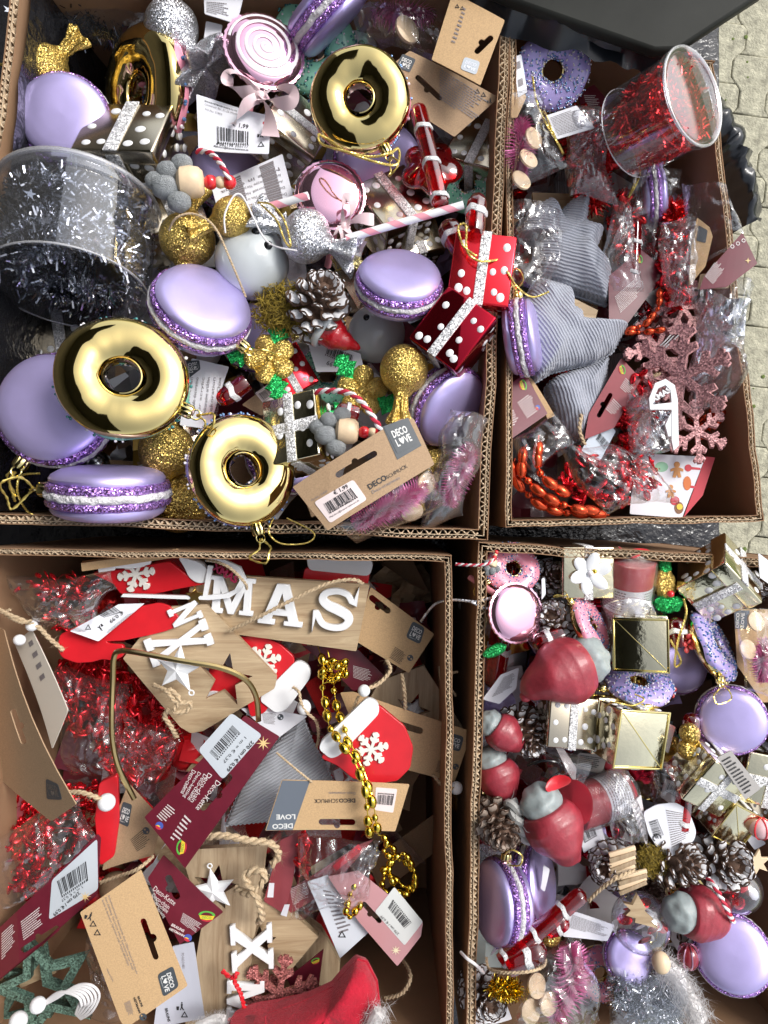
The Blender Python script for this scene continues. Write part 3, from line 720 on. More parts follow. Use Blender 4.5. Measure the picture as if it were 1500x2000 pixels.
def tub(name,label,px,py,z,rp,hp,n,a,group=None,cat='plastic tub'):
    s=Lm(rp,z); h=Lm(hp,z)/s; root=thing(name,label,cat,Matrix.Translation(W(px,py,z))@basis(n,a)@Matrix.Diagonal((s,s,s,1)),group)
    g=lathe([(1,-h/2),(1.0,h/2)],72); g2=lathe([(.975,h/2),(.975,-h/2)],72); ob('tub_wall',g,tubp,root)
    ob('lid',lathe([(.001,h/2),(.9,h/2),(.93,h/2-.015),(.97,h/2+.02),(1.03,h/2+.02),(1.045,h/2-.02),(1.04,h/2-.16),(1.02,h/2-.17)],72),tubp,root)
    ob('rim_ring',tube([V3((math.cos(t)*1.03,math.sin(t)*1.03,h/2)) for t in [2*PI*i/72 for i in range(72)]],.034,8,True),film('frosted tub rim',(.9,.9,.93),.30,.2,f0=.15),root)
    ob('base_ring',tube([V3((math.cos(t)*1.0,math.sin(t)*1.0,-h/2)) for t in [2*PI*i/72 for i in range(72)]],.014,8,True),MT['frosted tub rim'],root)
    ob('tub_base',lathe([(1.0,-h/2),(.98,-h/2-.02),(.9,-h/2),(.001,-h/2)],72),tubp,root); return root
def clutter(name,label,bx_,z,n,mats,seed,size=60,dz=.03):
    """one mass of small packs and wrappers too deep and jumbled to count, lying under the ornaments"""
    rg=random.Random(seed); c=CORN[bx_.name]; B=[[] for _ in mats]
    for i in range(n):
        u,v=rg.uniform(.07,.93),rg.uniform(.07,.93); q0=c[0].lerp(c[1],u).lerp(c[3].lerp(c[2],u),v); zz=z+rg.uniform(-dz,dz); k=rg.randrange(len(mats)); s=Lm(size,zz)*rg.uniform(.4,1)
        M=Matrix.Translation((q0.x,q0.y,RIM+zz))@basis((rg.gauss(0,.5),rg.gauss(0,.5),1),rg.uniform(0,360))
        q=rg.random()
        if q<.45: g=bx(s*2,s*1.2,s*.03)
        elif q<.7: g=ell(s*.55,s*.5,s*.5,14,8)
        else:
            V=[];Fc=[]
            for a in range(7):
                for b in range(7): V.append(((a/6-.5)*s*2,(b/6-.5)*s*1.6,rg.uniform(-1,1)*s*.16))
            for a in range(6):
                for b in range(6): Fc.append((a*7+b,a*7+7+b,a*7+8+b,a*7+b+1))
            g=(V,Fc)
        B[k].append(xf(g,M))
    V=[];Fc=[];mi=[]
    for k,gs in enumerate(B):
        for g in gs:
            o=len(V); V+=g[0]; Fc+=[tuple(i+o for i in f) for f in g[1]]; mi+=[k]*len(g[1])
    me=bpy.data.meshes.new(name); me.from_pydata(V,[],Fc)
    for m in mats: me.materials.append(m)
    for p,k in zip(me.polygons,mi): p.material_index=k
    me.shade_smooth(); me.set_sharp_from_angle(angle=R(35)); o=link(name,me); tag(o,label,None,None,'stuff'); return o

def tub_tinsel(tb,name,label,n,m,seed,rr=(.0,.9),hh=1.4,stars=0,w=.012,ln=.26):
    rg=random.Random(seed); root=thing(name,label,'tinsel',tb.matrix_world.copy()); V=[];Fc=[]; turns=15; P=[]
    for i in range(240):
        t=i/239; a=t*turns*2*PI; r=.46+.36*math.sin(a*.37+seed)+.06*math.sin(a*2.3); P.append(V3((r*math.cos(a),r*math.sin(a),(t-.5)*hh+.05*math.sin(a*1.7))))
    for i in range(n):
        k=rg.randrange(239); p=P[k].lerp(P[k+1],rg.random()); t=(P[k+1]-P[k]).normalized(); d=V3([rg.gauss(0,1) for _ in range(3)]); d=(d-t*d.dot(t)*.8+t*.7).normalized(); d2=(d+V3([rg.gauss(0,.5) for _ in range(3)])).normalized()
        s=d.cross(V3([rg.gauss(0,1) for _ in range(3)])).normalized()*w; l=ln*rg.uniform(.6,1.1); b=p+d*l*.5; c=b+d2*l*.5
        for q in (b,c):
            k2=math.hypot(q.x,q.y)
            if k2>.96: q.x*=.96/k2; q.y*=.96/k2
        o=len(V); V+=[tuple(p-s),tuple(p+s),tuple(b+s),tuple(b-s),tuple(c+s*.8),tuple(c-s*.8)]; Fc+=[(o,o+1,o+2,o+3),(o+3,o+2,o+4,o+5)]
    ob('tinsel_fringe',(V,Fc),m,root,smooth=False)['kind']='stuff'; ob('core_wire',tube(P,.025,5),m,root)
    me=flat([[(x*.085,y*.085) for x,y in star(0,0,1,.42)]],.004); me.materials.clear(); me.materials.append(m)
    for i in range(stars):
        a=rg.uniform(0,2*PI); z=rg.uniform(-.5,.5)*hh; d=V3((math.cos(a),math.sin(a),0)); link('star_sequin',me,root,Matrix.Translation(d*.93+V3((0,0,z)))@basis(d+V3([rg.gauss(0,.35) for _ in range(3)]),rg.uniform(0,360)))
    return root
# ---------- ground, table and boxes
def ground():
    o=ob('ground',([(-60,-60,0),(60,-60,0),(60,60,0),(-60,60,0)],[(0,1,2,3)]),mat('mossy joint sand',(.10,.125,.035),.95,var=(30,.4)),smooth=False); struct(o)
ground()
def pavers():
    root=bpy.data.objects.new('pavement',None); C.objects.link(root); struct(root)
    m=mat('concrete paver',(.40,.38,.28),.9,var=(60,.38),bump=(200,.9,.004))
    # interlocking wavy pavers laid in columns
    w,h,A=.078,.125,.011; f=lambda y:A*max(-1,min(1,1.7*math.sin(2*PI*y/h)))
    ys=[-h/2+.004+(h-.008)*i/16 for i in range(17)]
    me=flat([[(w/2-.0036+f(y),y) for y in ys]+[(-w/2+.0036-f(y),y) for y in ys[::-1]]],.03,.003); me.materials.clear(); me.materials.append(m); me.name='paving_stone'
    rg=random.Random(2); M0=Matrix.Rotation(R(-7),4,'Z'); vis=[]
    for i in range(-14,15):
        for j in range(-16,17):
            p=M0@V3((i*w,j*h+(h/2 if i%2 else 0),0))+V3((.80,.45,0))
            vis.append(p)
    vis.sort(key=lambda p:(p.x-.72)**2*2.2+(p.y-.5)**2)
    near={}
    for p in vis[:300]:
        for a in (-1,0,1):
            for b in (-1,0,1): near.setdefault((round(p.x*8)+a,round(p.y*8)+b),[]).append(p)
    for k,p in enumerate(vis[:300]):
        link('paving_stone',me,root,Matrix.Translation((p.x,p.y,.006+rg.uniform(-.0015,.0015)))@M0@Matrix.Rotation(rg.uniform(-.012,.012),4,'Z')@Matrix.Rotation(PI*0,4,'Z'))
    V=[];Fc=[]
    for i in range(-34,28):
        for j in range(-22,22):
            p=M0@V3((i*w,j*h+(h/2 if i%2 else 0),0))+V3((.80,.45,0))
            if any((p-q).length<.02 for q in near.get((round(p.x*8),round(p.y*8)),())): continue
            if -.95>p.x: continue
            o=len(V); lp=[(w/2-.0036+f(y),y) for y in ys[::2]]+[(-w/2+.0036-f(y),y) for y in ys[::2][::-1]]; k=len(lp); zz=.019+rg.uniform(-.0015,.0015)
            for z in (0,zz): V+=[tuple(M0@V3((x,y,0))+V3((p.x,p.y,z))) for x,y in lp]
            Fc.append(tuple(range(o+k,o+2*k))[::1]); Fc+=[(o+a,o+(a+1)%k,o+k+(a+1)%k,o+k+a) for a in range(k)]
    ob('far_pavers',(V,[q[::-1] if len(q)>4 else q for q in Fc]),m,root,smooth=False)['kind']='stuff'
    g=[]
    for i in range(260):     # moss and crumbs in the joints
        x,y=rg.uniform(.6,1.6),rg.uniform(-.7,1.5); s=rg.uniform(.002,.006); g.append(xf(ell(s,s,s*.5,5,3),Matrix.Translation((x,y,.022))))
    o=ob('moss_tufts',mg(*g),mat('joint moss',(.12,.16,.04),.95)); o['kind']='stuff'
pavers()
# the black covered trestle the boxes stand on, and unseen dark blockers added at the left
def table():
    r=thing('trestle_table','low table under black plastic sheeting that carries the cardboard boxes','table')
    x1=W(1412,1060,-.30).x; 
    ob('sheet_cover',tr(bx(x1+.62,1.5,.02,.006),(x1-.62)/2,0,RIM-.315),blackpl,r)
    for sx in (-.5,x1-.06):
        for sy in (-.6,.6): ob('leg',tr(bx(.04,.04,RIM-.325,.004),sx,sy,(RIM-.325)/2),blackbx,r)
table()
o=ob('wall',tr(bx(.1,5,2.6),-1.05,0,1.3),mat('dark reflected screen',(.03,.028,.026),.8,var=(3,.3)),smooth=False); struct(o)  # unseen screen, added so the mirror baubles reflect dark at left
o=ob('sky_blocker',xf(bx(2.2,5,.03),Matrix.Translation((-1.34,.0,2.45))@Matrix.Rotation(R(8),4,'Y')),mat('dark sky blocker',(.03,.03,.035),.8,var=(3,.3)),smooth=False); struct(o)  # unseen overhead blocker, added to darken the left sky and its reflections
CORN={}
def carton(label,c,zb,wt,flw=20,zs=None,seed=1,flap=None):
    """c: rim corner pixels tl,tr,br,bl (inner edge), each (px,py); double wall board with open fluting on top"""
    zs=zs or [0]*4; P=[W(*p,z) for p,z in zip(c,zs)]; cen=sum(P,V3())/4; r=thing('cardboard_box',label,'box',Matrix.Translation((cen.x,cen.y,RIM+zb)),'open cardboard boxes')
    CORN[r.name]=P; O=V3((cen.x,cen.y,RIM+zb)); T=Lm(wt); rg=random.Random(seed); fw=Lm(flw)
    for k in range(4):
        a,b=P[k]-O,P[(k+1)%4]-O; d=(b-a); Ln=d.length; d.normalize(); out=V3((d.y,-d.x,0)).normalized()*-1 if False else V3((-d.y,d.x,0)).normalized()
        if out.dot((a+b)/2)<0: out=-out
        N=26
        def rim(t,o): 
            p=a.lerp(b,t)+out*o; wv=.0026*noise.noise(V3((t*5+k*3,seed,0)))+.0010*noise.noise(V3((t*17,seed,k)))
            return p+out*wv+V3((0,0,.005*noise.noise(V3((t*6,k,seed*2)))))
        e0=0 if k%2 else -T/Ln*.0; 
        def liner(o,th,depth,nm,m):
            V=[];Fc=[]; ex=(o+th)/Ln
            for i in range(N+1):
                t=i/N; t2=t*(1+2*ex)-ex if True else t
                for oo in (o,o+th):
                    p=rim(t2,oo); V.append(tuple(p)); q=p.copy(); q.z=0 if depth is None else p.z-depth
                    if depth is None: q=q-out*.0
                    V.append(tuple(q))
            for i in range(N):
                A=i*4;B=A+4; Fc+=[(A,A+1,B+1,B),(A+2,B+2,B+3,A+3),(A,B,B+2,A+2),(A+1,A+3,B+3,B+1)]
            Fc+=[(0,2,3,1),(N*4,N*4+1,N*4+3,N*4+2)]
            return V,Fc
        th=.0007
        ob('side_panel',mg(liner(0,th,None,'',0)),cboard,r,ang=30)
        ob('outer_liner',liner(T-th,th,None,'',0),cboard,r,ang=30); ob('middle_liner',liner(T*.55,th*.8,.03,'',0),cedge,r,ang=30)
        def flute(o0,o1,per,ph):
            V=[];Fc=[]; n=int(Ln/per)*8
            for i in range(n+1):
                t=i/n; u=.5+.5*max(-1,min(1,1.35*math.sin(2*PI*i/8+ph)))*(.8+.35*noise.noise(V3((i*.045,k*3,seed)))); p=rim(t,o0+(o1-o0)*u); p.z-=.0004+.0012*abs(noise.noise(V3((i*.3,k,seed)))); ft=d*(.00045*math.cos(2*PI*i/8+ph))+out*.0004*(1 if math.sin(2*PI*i/8+ph)<0 else -1)
                a_=p-ft;b_=p+ft; V+=[tuple(a_),tuple(b_),(a_.x,a_.y,a_.z-.02),(b_.x,b_.y,b_.z-.02)]
            for i in range(n): A=4*i; Fc+=[(A,A+1,A+5,A+4),(A,A+4,A+6,A+2),(A+1,A+3,A+7,A+5)]
            return V,Fc
        ob('fluting',flute(th,T*.55,fw,0),cedge,r,ang=0)
        ob('fluting',flute(T*.55+th,T-th,fw*.62,1),cedge,r,ang=0)
    fl=[tuple((p-O)*1.0) for p in P]; B=[(x*1.0,y*1.0,.002) for x,y,z in fl]
    ob('box_bottom',(B,[(3,2,1,0)]),cboard,r,smooth=False); return r
boxTL=carton('large cardboard box of lilac macarons and gold donuts with double fluted rim',[(48,-60),(982,-50),(934,1034),(-85,1000)],-.29,20,18,seed=1)
boxTR=carton('half empty cardboard box holding grey corduroy trees, black plastic over its rim',[(1006,34),(1380,130),(1478,1006),(1000,1016)],-.29,13,14,seed=2,zs=[-.004,-.004,-.004,-.004])
boxBL=carton('cardboard box holding wooden plaques and red mittens with jute twine',[(-40,1084),(868,1098),(872,2080),(-60,2080)],-.29,14,14,seed=3)
boxBR=carton('cardboard box crammed with wax gnomes and pine cones and gold gift baubles',[(952,1078),(1530,1108),(1560,2060),(926,2060)],-.29,18,16,seed=4)
# black sheet and plastic at the top
def blackbin():
    pl=PL(1080,0,.02); r=thing('crate_lid','large matt black plastic lid leaning over the boxes at top','crate lid',pl.M); PLS[r.name]=pl
    lp=[[pl.uv(*p) for p in ((640,-160),(1560,-160),(1480,-8),(1318,98),(1275,100),(1000,4),(900,-40))]]
    fob('lid_panel',lp,.012,blackbx,r,0,.003)
blackbin()
def bagfilm(name,label,Pl,wid,m,seed,n=90,mm=9,amp=.008):
    """black film draped over a rim: Pl points (px,py,z) along the rim, wid in metres across"""
    Q=spl([W(*p) for p in Pl],n//len(Pl)); o0=Q[0].copy(); V=[];Fc=[]; N=len(Q)
    for i,q in enumerate(Q):
        t=(Q[min(N-1,i+1)]-Q[max(0,i-1)]).normalized(); s=V3((t.y,-t.x,0)).normalized()
        for j in range(mm+1):
            u=j/mm; p=q-o0+s*((u-.5)*wid); h=math.cos((u-.5)*PI)*.006-.03*max(0,u-.6)-.03*max(0,.4-u)
            f=abs(noise.noise(V3((i*.075,u*2.6,seed))))*amp*.8+abs(noise.noise(V3((i*.19,u*4,seed+4))))*amp*.5
            V.append(tuple(p+V3((0,0,h+f))+s*noise.noise(V3((i*.3,u*2,seed+9)))*amp*.5))
    for i in range(N-1):
        for j in range(mm): a=i*(mm+1)+j; Fc.append((a,a+mm+1,a+mm+2,a+1))
    r=ob(name,(V,Fc),m,None,Matrix.Translation(o0),ang=50); tag(r,label,'plastic film'); return r
shf=mat('crinkled black film',(.014,.016,.02),.2,0,spec=.5)
bagfilm('black_plastic_film','crinkled black film folded over upper rim of the half empty box',[(900,-35,.004),(1010,22,.006),(1130,62,.006),(1250,92,.004),(1330,118,.004)],.034,shf,1,46,5,.016)
bagfilm('black_plastic_film','black film hanging over right rim of the half empty box',[(1365,165,-.004),(1400,215,-.01),(1432,275,-.02),(1450,340,-.03),(1464,440,-.05)],.034,shf,3,70,9,.013)
# ---------- helpers for printed cards
def card(name,label,q,z,m,n=(0,0,1),cat='tag',holes=(),rad=3,th=.0009,group=None,part='card'):
    x=sum(p[0] for p in q)/len(q); y=sum(p[1] for p in q)/len(q)
    return slab(name,label,cat,q,PL(x,y,z,n),th,m,holes,rad,0,part,group)
def logo(r,q,m=None,c=None,rad=7,dz=.0003):
    c=c or pale; patch(r,q,m or slate,'logo_patch',dz=dz,rad=rad); P=lambda u,v:quadpt(q,u,v)
    h=math.dist(q[0],q[3])
    txt(r,'DECO',P(.16,.47),P(.84,.47),c,bold=.03,dz=dz+.0003,hpx=h*.27); txt(r,'L',P(.16,.80),P(.29,.80),c,bold=.03,dz=dz+.0003,hpx=h*.27); txt(r,'VE',P(.55,.80),P(.86,.80),c,bold=.03,dz=dz+.0003,hpx=h*.27)
    hp=[(.43,.80),(.33,.67),(.32,.57),(.365,.53),(.43,.60),(.495,.53),(.54,.57),(.53,.67)]
    patch(r,[P(*t) for t in hp],c,'heart_mark',dz=dz+.0003,rad=2); para(r,[P(.2,.85),P(.8,.85),P(.8,.90),P(.2,.90)],1,c,3)
pale=mat('pale grey print',(.66,.66,.64),.5)
def tri(r,x,y,s,m=None,a=0):
    P=lambda k,q:[(x+q*math.cos(R(a+90+120*i)),y-q*math.sin(R(a+90+120*i))) for i in range(3)]
    patch(r,P(0,s),m or ink,'recycling_mark',holes=[P(0,s*.62)[::-1]],dz=.0004)
def bin_(r,x,y,s,m=None,a=0):   # litter bin and walking man mark
    f=lambda u,v:(x+s*(u*math.cos(R(a))-v*math.sin(R(a))),y+s*(u*math.sin(R(a))+v*math.cos(R(a)))); m=m or ink
    for nm,pts in (('litter_mark',[(-1,.1),(-.3,.1),(-.4,1),(-.9,1)]),('litter_mark',[(.1,-.5),(.6,-.5),(.5,.3),(.9,1),(.6,1),(.3,.5),(.1,1),(-.15,1),(.15,.2)]),('litter_mark',[(.2,-.95),(.5,-.95),(.5,-.62),(.2,-.62)])): patch(r,[f(*p) for p in pts],m,nm,dz=.0004)
def swirl(r,x,y,s,m=None):
    patch(r,circ(x,y,s,16),m or slate,'swirl_mark',holes=[circ(x-s*.35,y-s*.35,s*.3,10)[::-1],circ(x+s*.35,y+s*.35,s*.3,10)[::-1]],dz=.0004)
def ecosign(r,x,y,s,a=0):
    f=lambda u,v:(x+s*(u*math.cos(R(a))-v*math.sin(R(a))),y+s*(u*math.sin(R(a))+v*math.cos(R(a))))
    arc=lambda r0,r1,y0:[f(r1*math.cos(PI*i/12),y0-r1*.55*math.sin(PI*i/12)) for i in range(13)]+[f(r0*math.cos(PI*i/12),y0-r0*.55*math.sin(PI*i/12)) for i in range(12,-1,-1)]
    patch(r,arc(.75,1.1,0),greenink,'arch_mark',dz=.0003); patch(r,[f(u,v) for u,v in ((-1,.02),(1,.02),(.8,.5),(0,.62),(-.8,.5))],yelink,'arch_mark',dz=.0003)
    patch(r,[f(u,v) for u,v in ((-.8,.55),(0,.68),(.8,.55),(.5,.78),(0,.85),(-.5,.78))],redink,'arch_mark',dz=.0003)
    txt(r,'DECO',f(-.62,.42),f(.62,.42),greenink,bold=.02,dz=.0006)
def ball2(r,x,y,s):
    patch(r,circ(x,y,s,16),blueink,'round_mark',dz=.0003); patch(r,[(x-s,y),(x-s*.5,y-s*.1),(x,y+s*.3),(x+s*.5,y+s*.8),(x,y+s),(x-s*.7,y+s*.7)],redink,'round_mark',dz=.0005); patch(r,[(x-s*.9,y-s*.2),(x-s*.2,y-s*.2),(x+s*.3,y+s*.2),(x,y+s*.25),(x-s*.4,y)],yelink,'round_mark',dz=.0006)
def bow(root_label,px,py,z,s,a,m=None,tails=2):
    r=thing('ribbon_bow',root_label,'bow',Matrix.Translation(W(px,py,z))@basis((0,0,1),a)); k=Lm(s,z); m=m or ribbon
    def strip(P,w,tw=0):
        Q=spl([V3(p)*k for p in P],8); V=[];Fc=[]
        for i,p in enumerate(Q):
            t=(Q[min(i+1,len(Q)-1)]-Q[max(0,i-1)]).normalized(); b=V3((0,0,1))*math.sin(tw+i*.15)+t.cross(V3((0,0,1)))*math.cos(tw+i*.15); ww=w[0]+(w[1]-w[0])*i/(len(Q)-1); V+=[tuple(p-b*ww*k),tuple(p+b*ww*k)]
        for i in range(len(Q)-1): Fc.append((2*i,2*i+1,2*i+3,2*i+2))
        return V,Fc
    ob('ribbon_loop',strip([(0,0,0),(.5,.25,.3),(1,.3,.35),(1.05,0,.25),(.5,-.1,.1),(0,0,.05)],(.12,.28)),m,r,ang=80)
    ob('ribbon_loop',strip([(0,0,0),(-.5,.2,.3),(-1,.28,.3),(-1.0,-.05,.2),(-.5,-.12,.1),(0,0,.05)],(.12,.28),.3),m,r,ang=80)
    ob('knot',ell(.2*k,.17*k,.16*k,14,8),m,r)
    for i in range(tails): ob('ribbon_tail',strip([(0,0,.05),((-.3,.45)[i],-.5,.15),((-.55,.7)[i],-1.1,.0)],(.12,.3),i),m,r,ang=80)
    return r
def discs(root_label,pts,z,s,m=None,group='small wooden slices in clear bags'):
    g=lathe([(.001,.16),(.9,.16),(1,.1),(1,-.1),(.9,-.16),(.001,-.16)],24)
    for i,(x,y,n,lab) in enumerate(pts):
        k=Lm(s,z); o=ob('wooden_slice',(g[0],[f[::-1] for f in g[1]]),m or beech,None,Matrix.Translation(W(x,y,z))@basis(n,20*i)@Matrix.Scale(k,4)); tag(o,lab,'wood slice',group)
# ========== upper left box
z=-.045
sheet('black_plastic_film','black sheet added as shade along the left inner wall of the upper left box','plastic film',[(66,-50,-.004),(222,150,-.15),(112,1000,-.15),(-58,998,-.004)],blackpl,30,.0,.003,71)  # black sheet put in to stand for the shade on this wall
clutter('packaging_jumble','dim jumble of wrapped ornaments deep in the big upper left box',boxTL,-.15,330,[lilac,cham,paper,maroon,s_gl,kraftd,clear2,g_gl,tinsd,white],1,75,.03)
put('macaron',130,238,-.035,88,(.16,-.10,.98),133,'lilac macaron at left wall of the big box, above the silver tinsel tub')
put('candy_gold1',90,132,-.04,42,(-.3,.3,.9),42,'gold glitter sweet with one twisted end by the upper left cardboard wall')
put('donut_pink',282,182,-.05,118,(.62,.18,-.76),230,'gold donut tipped on its side with pink icing along its right edge')
put('candy_fan',335,55,-.03,52,(.2,.2,.9),-50,'silver glitter sweet with a wide fanned end near the pink lollipop')
put('gift_cham',258,288,-.035,80,(-.12,.42,.9),-12,'champagne gift box with white dots lying behind the silver tinsel tub',(1.05,.8,.75))
put('gift_cham',325,430,-.075,62,(.3,.3,.8),25,'champagne gift box half hidden under the felt ball pendant')
put('felt',372,356,.01,42,(.1,.2,1),4,'felt ball pendant with wooden bead beside the champagne gift box')
strand('twisted_cord','red and white twisted cord rising from the upper felt ball pendant','cord',[(384,296,.0),(405,296,.005),(425,312,.012),(440,335,.015),(447,350,.012)],5.5,redcord,1,whitecord)
# silver tinsel tub
TB=tub('tinsel_tub','clear round tub of silver star tinsel at the left of the big box',147,482,-.02,146,188,(0,.965,-.26),0)
tub_tinsel(TB,'silver_tinsel','silver tinsel garland with stars coiled inside the clear round tub',24000,tins,3,hh=1.2,stars=60,w=.014,ln=.22)
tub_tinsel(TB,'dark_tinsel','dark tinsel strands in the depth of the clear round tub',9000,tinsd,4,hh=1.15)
# tinsel box at the top
q=[(48,-30),(285,-30),(290,92),(50,60)]
P=[(70+190*rnd.random(),-20+90*rnd.random(),-.085+.02*rnd.random()) for _ in range(16)]
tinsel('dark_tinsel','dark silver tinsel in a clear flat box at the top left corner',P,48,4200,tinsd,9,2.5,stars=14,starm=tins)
sheet('clear_box','clear flat plastic box over dark tinsel at the top left corner','clear box',[(45,-30,-.05),(288,-30,-.05),(286,98,-.06),(48,62,-.07)],clear,18,.008,.004,4)
# lollipops
def lolly(kind,px,py,z,r,n,a,label,stick,bowp=None,sm=None):
    o=put(kind,px,py,z,r,n,a,label); M=o.matrix_world.inverted(); A,B=[M@W(*s) for s in stick]
    ob('stick',tube([A.lerp(B,i/6) for i in range(7)],.105,10),sm or pinkst,o); return o
lolly('lolly',516,102,-.02,76,(.34,.12,.93),100,'pink lollipop bauble with white swirl beside the silver sweet',[(495,165,-.02),(474,285,-.05)])
bow('pale pink satin bow tied under the swirled lollipop',508,188,-.005,62,-18)
lolly('lolly_back',646,382,-.02,66,(.12,.02,1),80,'pink mirror lollipop lying below the upper gold donut',[(655,440,-.02),(640,520,-.06)])
bow('pale pink satin bow on the pink mirror lollipop',672,442,.0,46,70)
put('donut_green',612,95,-.06,84,(.2,-.25,.93),120,'gold donut with green icing partly under the upper gold donut')
put('donut_pink',703,196,.005,99,(.05,.12,-1),-62,'gold donut lying gold side up near the upper kraft cards')
strand('gold_thread','gold thread looped in front of the upper gold donut','thread',[(622,262,.02),(626,280,.02),(660,292,.03),(720,306,.03),(760,300,.03),(778,290,.02),(776,320,.02),(740,318,.03),(680,298,.03),(640,272,.02),(622,262,.02)],2.6,goldcord,1)
put('macaron',640,22,-.03,92,(-.62,.62,.35),220,'lilac macaron standing on edge at the top of the big box')
put('donut_green',560,5,-.07,80,(.2,.1,-.9),300,'gold donut at the top edge of the big box behind the swirled lollipop')
put('macaron',738,322,-.075,88,(.1,.1,1),80,'lilac macaron in shade beneath the upper gold donut')
put('snowman',680,108,-.1,60,(0,0,1),10,'white snowman head in shade behind the upper gold donut')
# tags
r=card('price_tag','white price tag reading 1,99 upright beside the swirled lollipop',[(387,193),(528,225),(527,308),(387,290)],-.012,paper,(0,.08,1))
txt(r,'BRAUNS-HEITMANN GmbH & Co. KG',(402,205),(463,219),ink,bold=.02); txt(r,'Lütmarser Str. 21-26 Warburg',(402,211),(470,227),greyink); txt(r,'PO-No. 31863',(402,220),(434,227),greyink)
txt(r,'€ 1,99',(453,245),(484,251),ink,bold=.01); bars(r,[(424,247),(486,257),(486,285),(424,280)],seed=3); txt(r,'4 082198 355717',(421,283),(486,291),ink); txt(r,'Mail:deco@brauns-heitmann.de',(417,286),(486,298),ink,bold=.015); bin_(r,510,263,7,a=8); tri(r,511,287,8); patch(r,circ(516,240,3),redink)
r=card('care_tag','white leaflet printed upside down below the upright price tag',[(552,302),(575,392),(432,432),(412,362)],-.03,paper,(0,.1,1))
para(r,[(547,310),(566,386),(436,422),(418,366)],1,greyink,2,.01); 
for k,s in enumerate(('Dekorationsartikel. Kein Spielzeug.','Decorative item. This is not a toy.','Article decoratif. Ne pas utiliser','Artykuł dekoracyjny. Nie jest zabawką','Made in China')):
    u=.12+.17*k; q=[(565,388),(543,308),(419,365),(436,424)]
    A=quadpt([(567,384),(440,424),(422,366),(546,312)],.04,u); Bq=quadpt([(567,384),(440,424),(422,366),(546,312)],.95-.1*(k%2),u); txt(r,s,A,Bq,greyink,hpx=7)
r=card('care_tag','white tag with recycling mark between silver sweet and lollipop',[(402,40),(434,48),(424,120),(396,112)],-.03,paper,(-.2,0,1)); bin_(r,414,84,6); tri(r,411,102,6)
r=card('care_tag','white tag at the top edge over the silver sweet',[(398,-8),(475,-4),(462,46),(400,28)],-.02,paper); para(r,[(404,4),(448,8),(446,38),(404,26)],4,greyink,5)
r=card('header_card','pale kraft header card at the top right corner of the big box',[(884,-14),(986,38),(938,166),(843,116)],.02,kraft,(-.1,.15,1),'header card',holes=[slot((928,104),(962,70),12,-1)])
logo(r,[(907,112),(938,121),(930,147),(899,136)],greyp,paper,6); para(r,[(905,14),(912,18),(890,90),(880,86)],5,greyink,7,.3); tri(r,893,14,5); tri(r,903,18,5)
r=card('header_card','brown kraft header card with dark logo lying under the pale one',[(800,100),(975,190),(888,266),(796,212),(762,130)],-.005,kraftd,(.05,-.1,1),'header card',holes=[slot((812,150),(862,196),11,1)])
logo(r,[(786,106),(812,118),(800,144),(772,132)],slate,pale,4); para(r,[(858,136),(960,196),(925,240),(858,196)],7,greyink,8,.3); tri(r,932,180,6); tri(r,944,186,6); bin_(r,956,196,5)
brush('bottle_brush_garland','pink bottle brush in the crinkled bag at the top of the big box',[(735,10,-.05),(780,22,-.04),(840,20,-.05)],42,1600,brushp,2)
sheet('clear_bag','crinkled clear bag over pink brush and wood slice at the top','plastic bag',[(672,18,-.03),(885,-20,-.03),(872,112,-.02),(700,80,-.05)],clear,34,.02,.009,5)
discs('',[(795,58,(.55,.1,.8),'wooden slice in the crinkled bag at the top of the big box')],-.02,27)
# red glass
put('stick',815,205,.0,17,(0,.2,1),-79,'long red glass stick with frosted bands right of the upper gold donut')
def leafglass(px,py,z,s,a,label):
    pts=[]
    for i in range(60):
        t=2*PI*i/60; q=.72+.22*abs(math.sin(2.5*t))+.05*math.sin(9*t); pts.append((q*math.cos(t)*s,q*math.sin(t)*s*1.1))
    r=thing('glass_leaf_ornament',label,'glass ornament',Matrix.Translation(W(px,py,z))@basis((0,.2,1),a)); k=Lm(1,z)
    g=ell(k*s,k*s*1.05,k*s*.3,48,14,lambda p:V3((p.x*(.72+.26*abs(math.sin(2.5*math.atan2(p.y,p.x)))),p.y*(.72+.26*abs(math.sin(2.5*math.atan2(p.y,p.x)))),p.z)))
    ob('glass_leaf',g,redg,r); ob('back_leaf',tr((  [(x*.9,y*.9,z_*.5) for x,y,z_ in g[0]],g[1]),0,0,-k*s*.12),darkred,r); return r
leafglass(842,330,-.03,62,100,'red glass leaf ornament behind the long red glass stick')
leafglass(918,470,-.03,40,30,'small red glass leaf between red stick and red gift box')
put('stick1',934,378,.01,20,(0,.15,1),-96,'short red glass stick with round top near the right cardboard wall',(1.3,1,1))
put('stick1',868,432,-.01,24,(0,.1,1),-60,'short red glass stick with broad frosted cuff below the striped stick',(.9,1,1))
strand('gold_thread','gold thread hanging between the red glass sticks','thread',[(930,500,.02),(905,480,.02),(895,445,.02),(910,440,.02),(912,490,.02),(938,510,.02),(985,505,.01)],2.4,goldcord,1)
put('gift_cham',567,262,-.06,56,(.5,.2,.75),60,'champagne gift box leaning under the right side of the price tag')
put('gift_cham',768,418,-.055,60,(.1,.35,.9),35,'champagne gift box with dots under the pink striped stick')
put('gift_cham',935,308,-.06,52,(-.1,.3,.9),-25,'champagne gift box against the right wall below the kraft cards')
put('donut_green',912,366,-.06,56,(-.1,.1,1),200,'green iced donut close to the right wall beside the red glass leaf')
put('gift_cham',800,470,-.09,50,(.2,.2,.9),20,'champagne gift box in shade above the middle macaron')
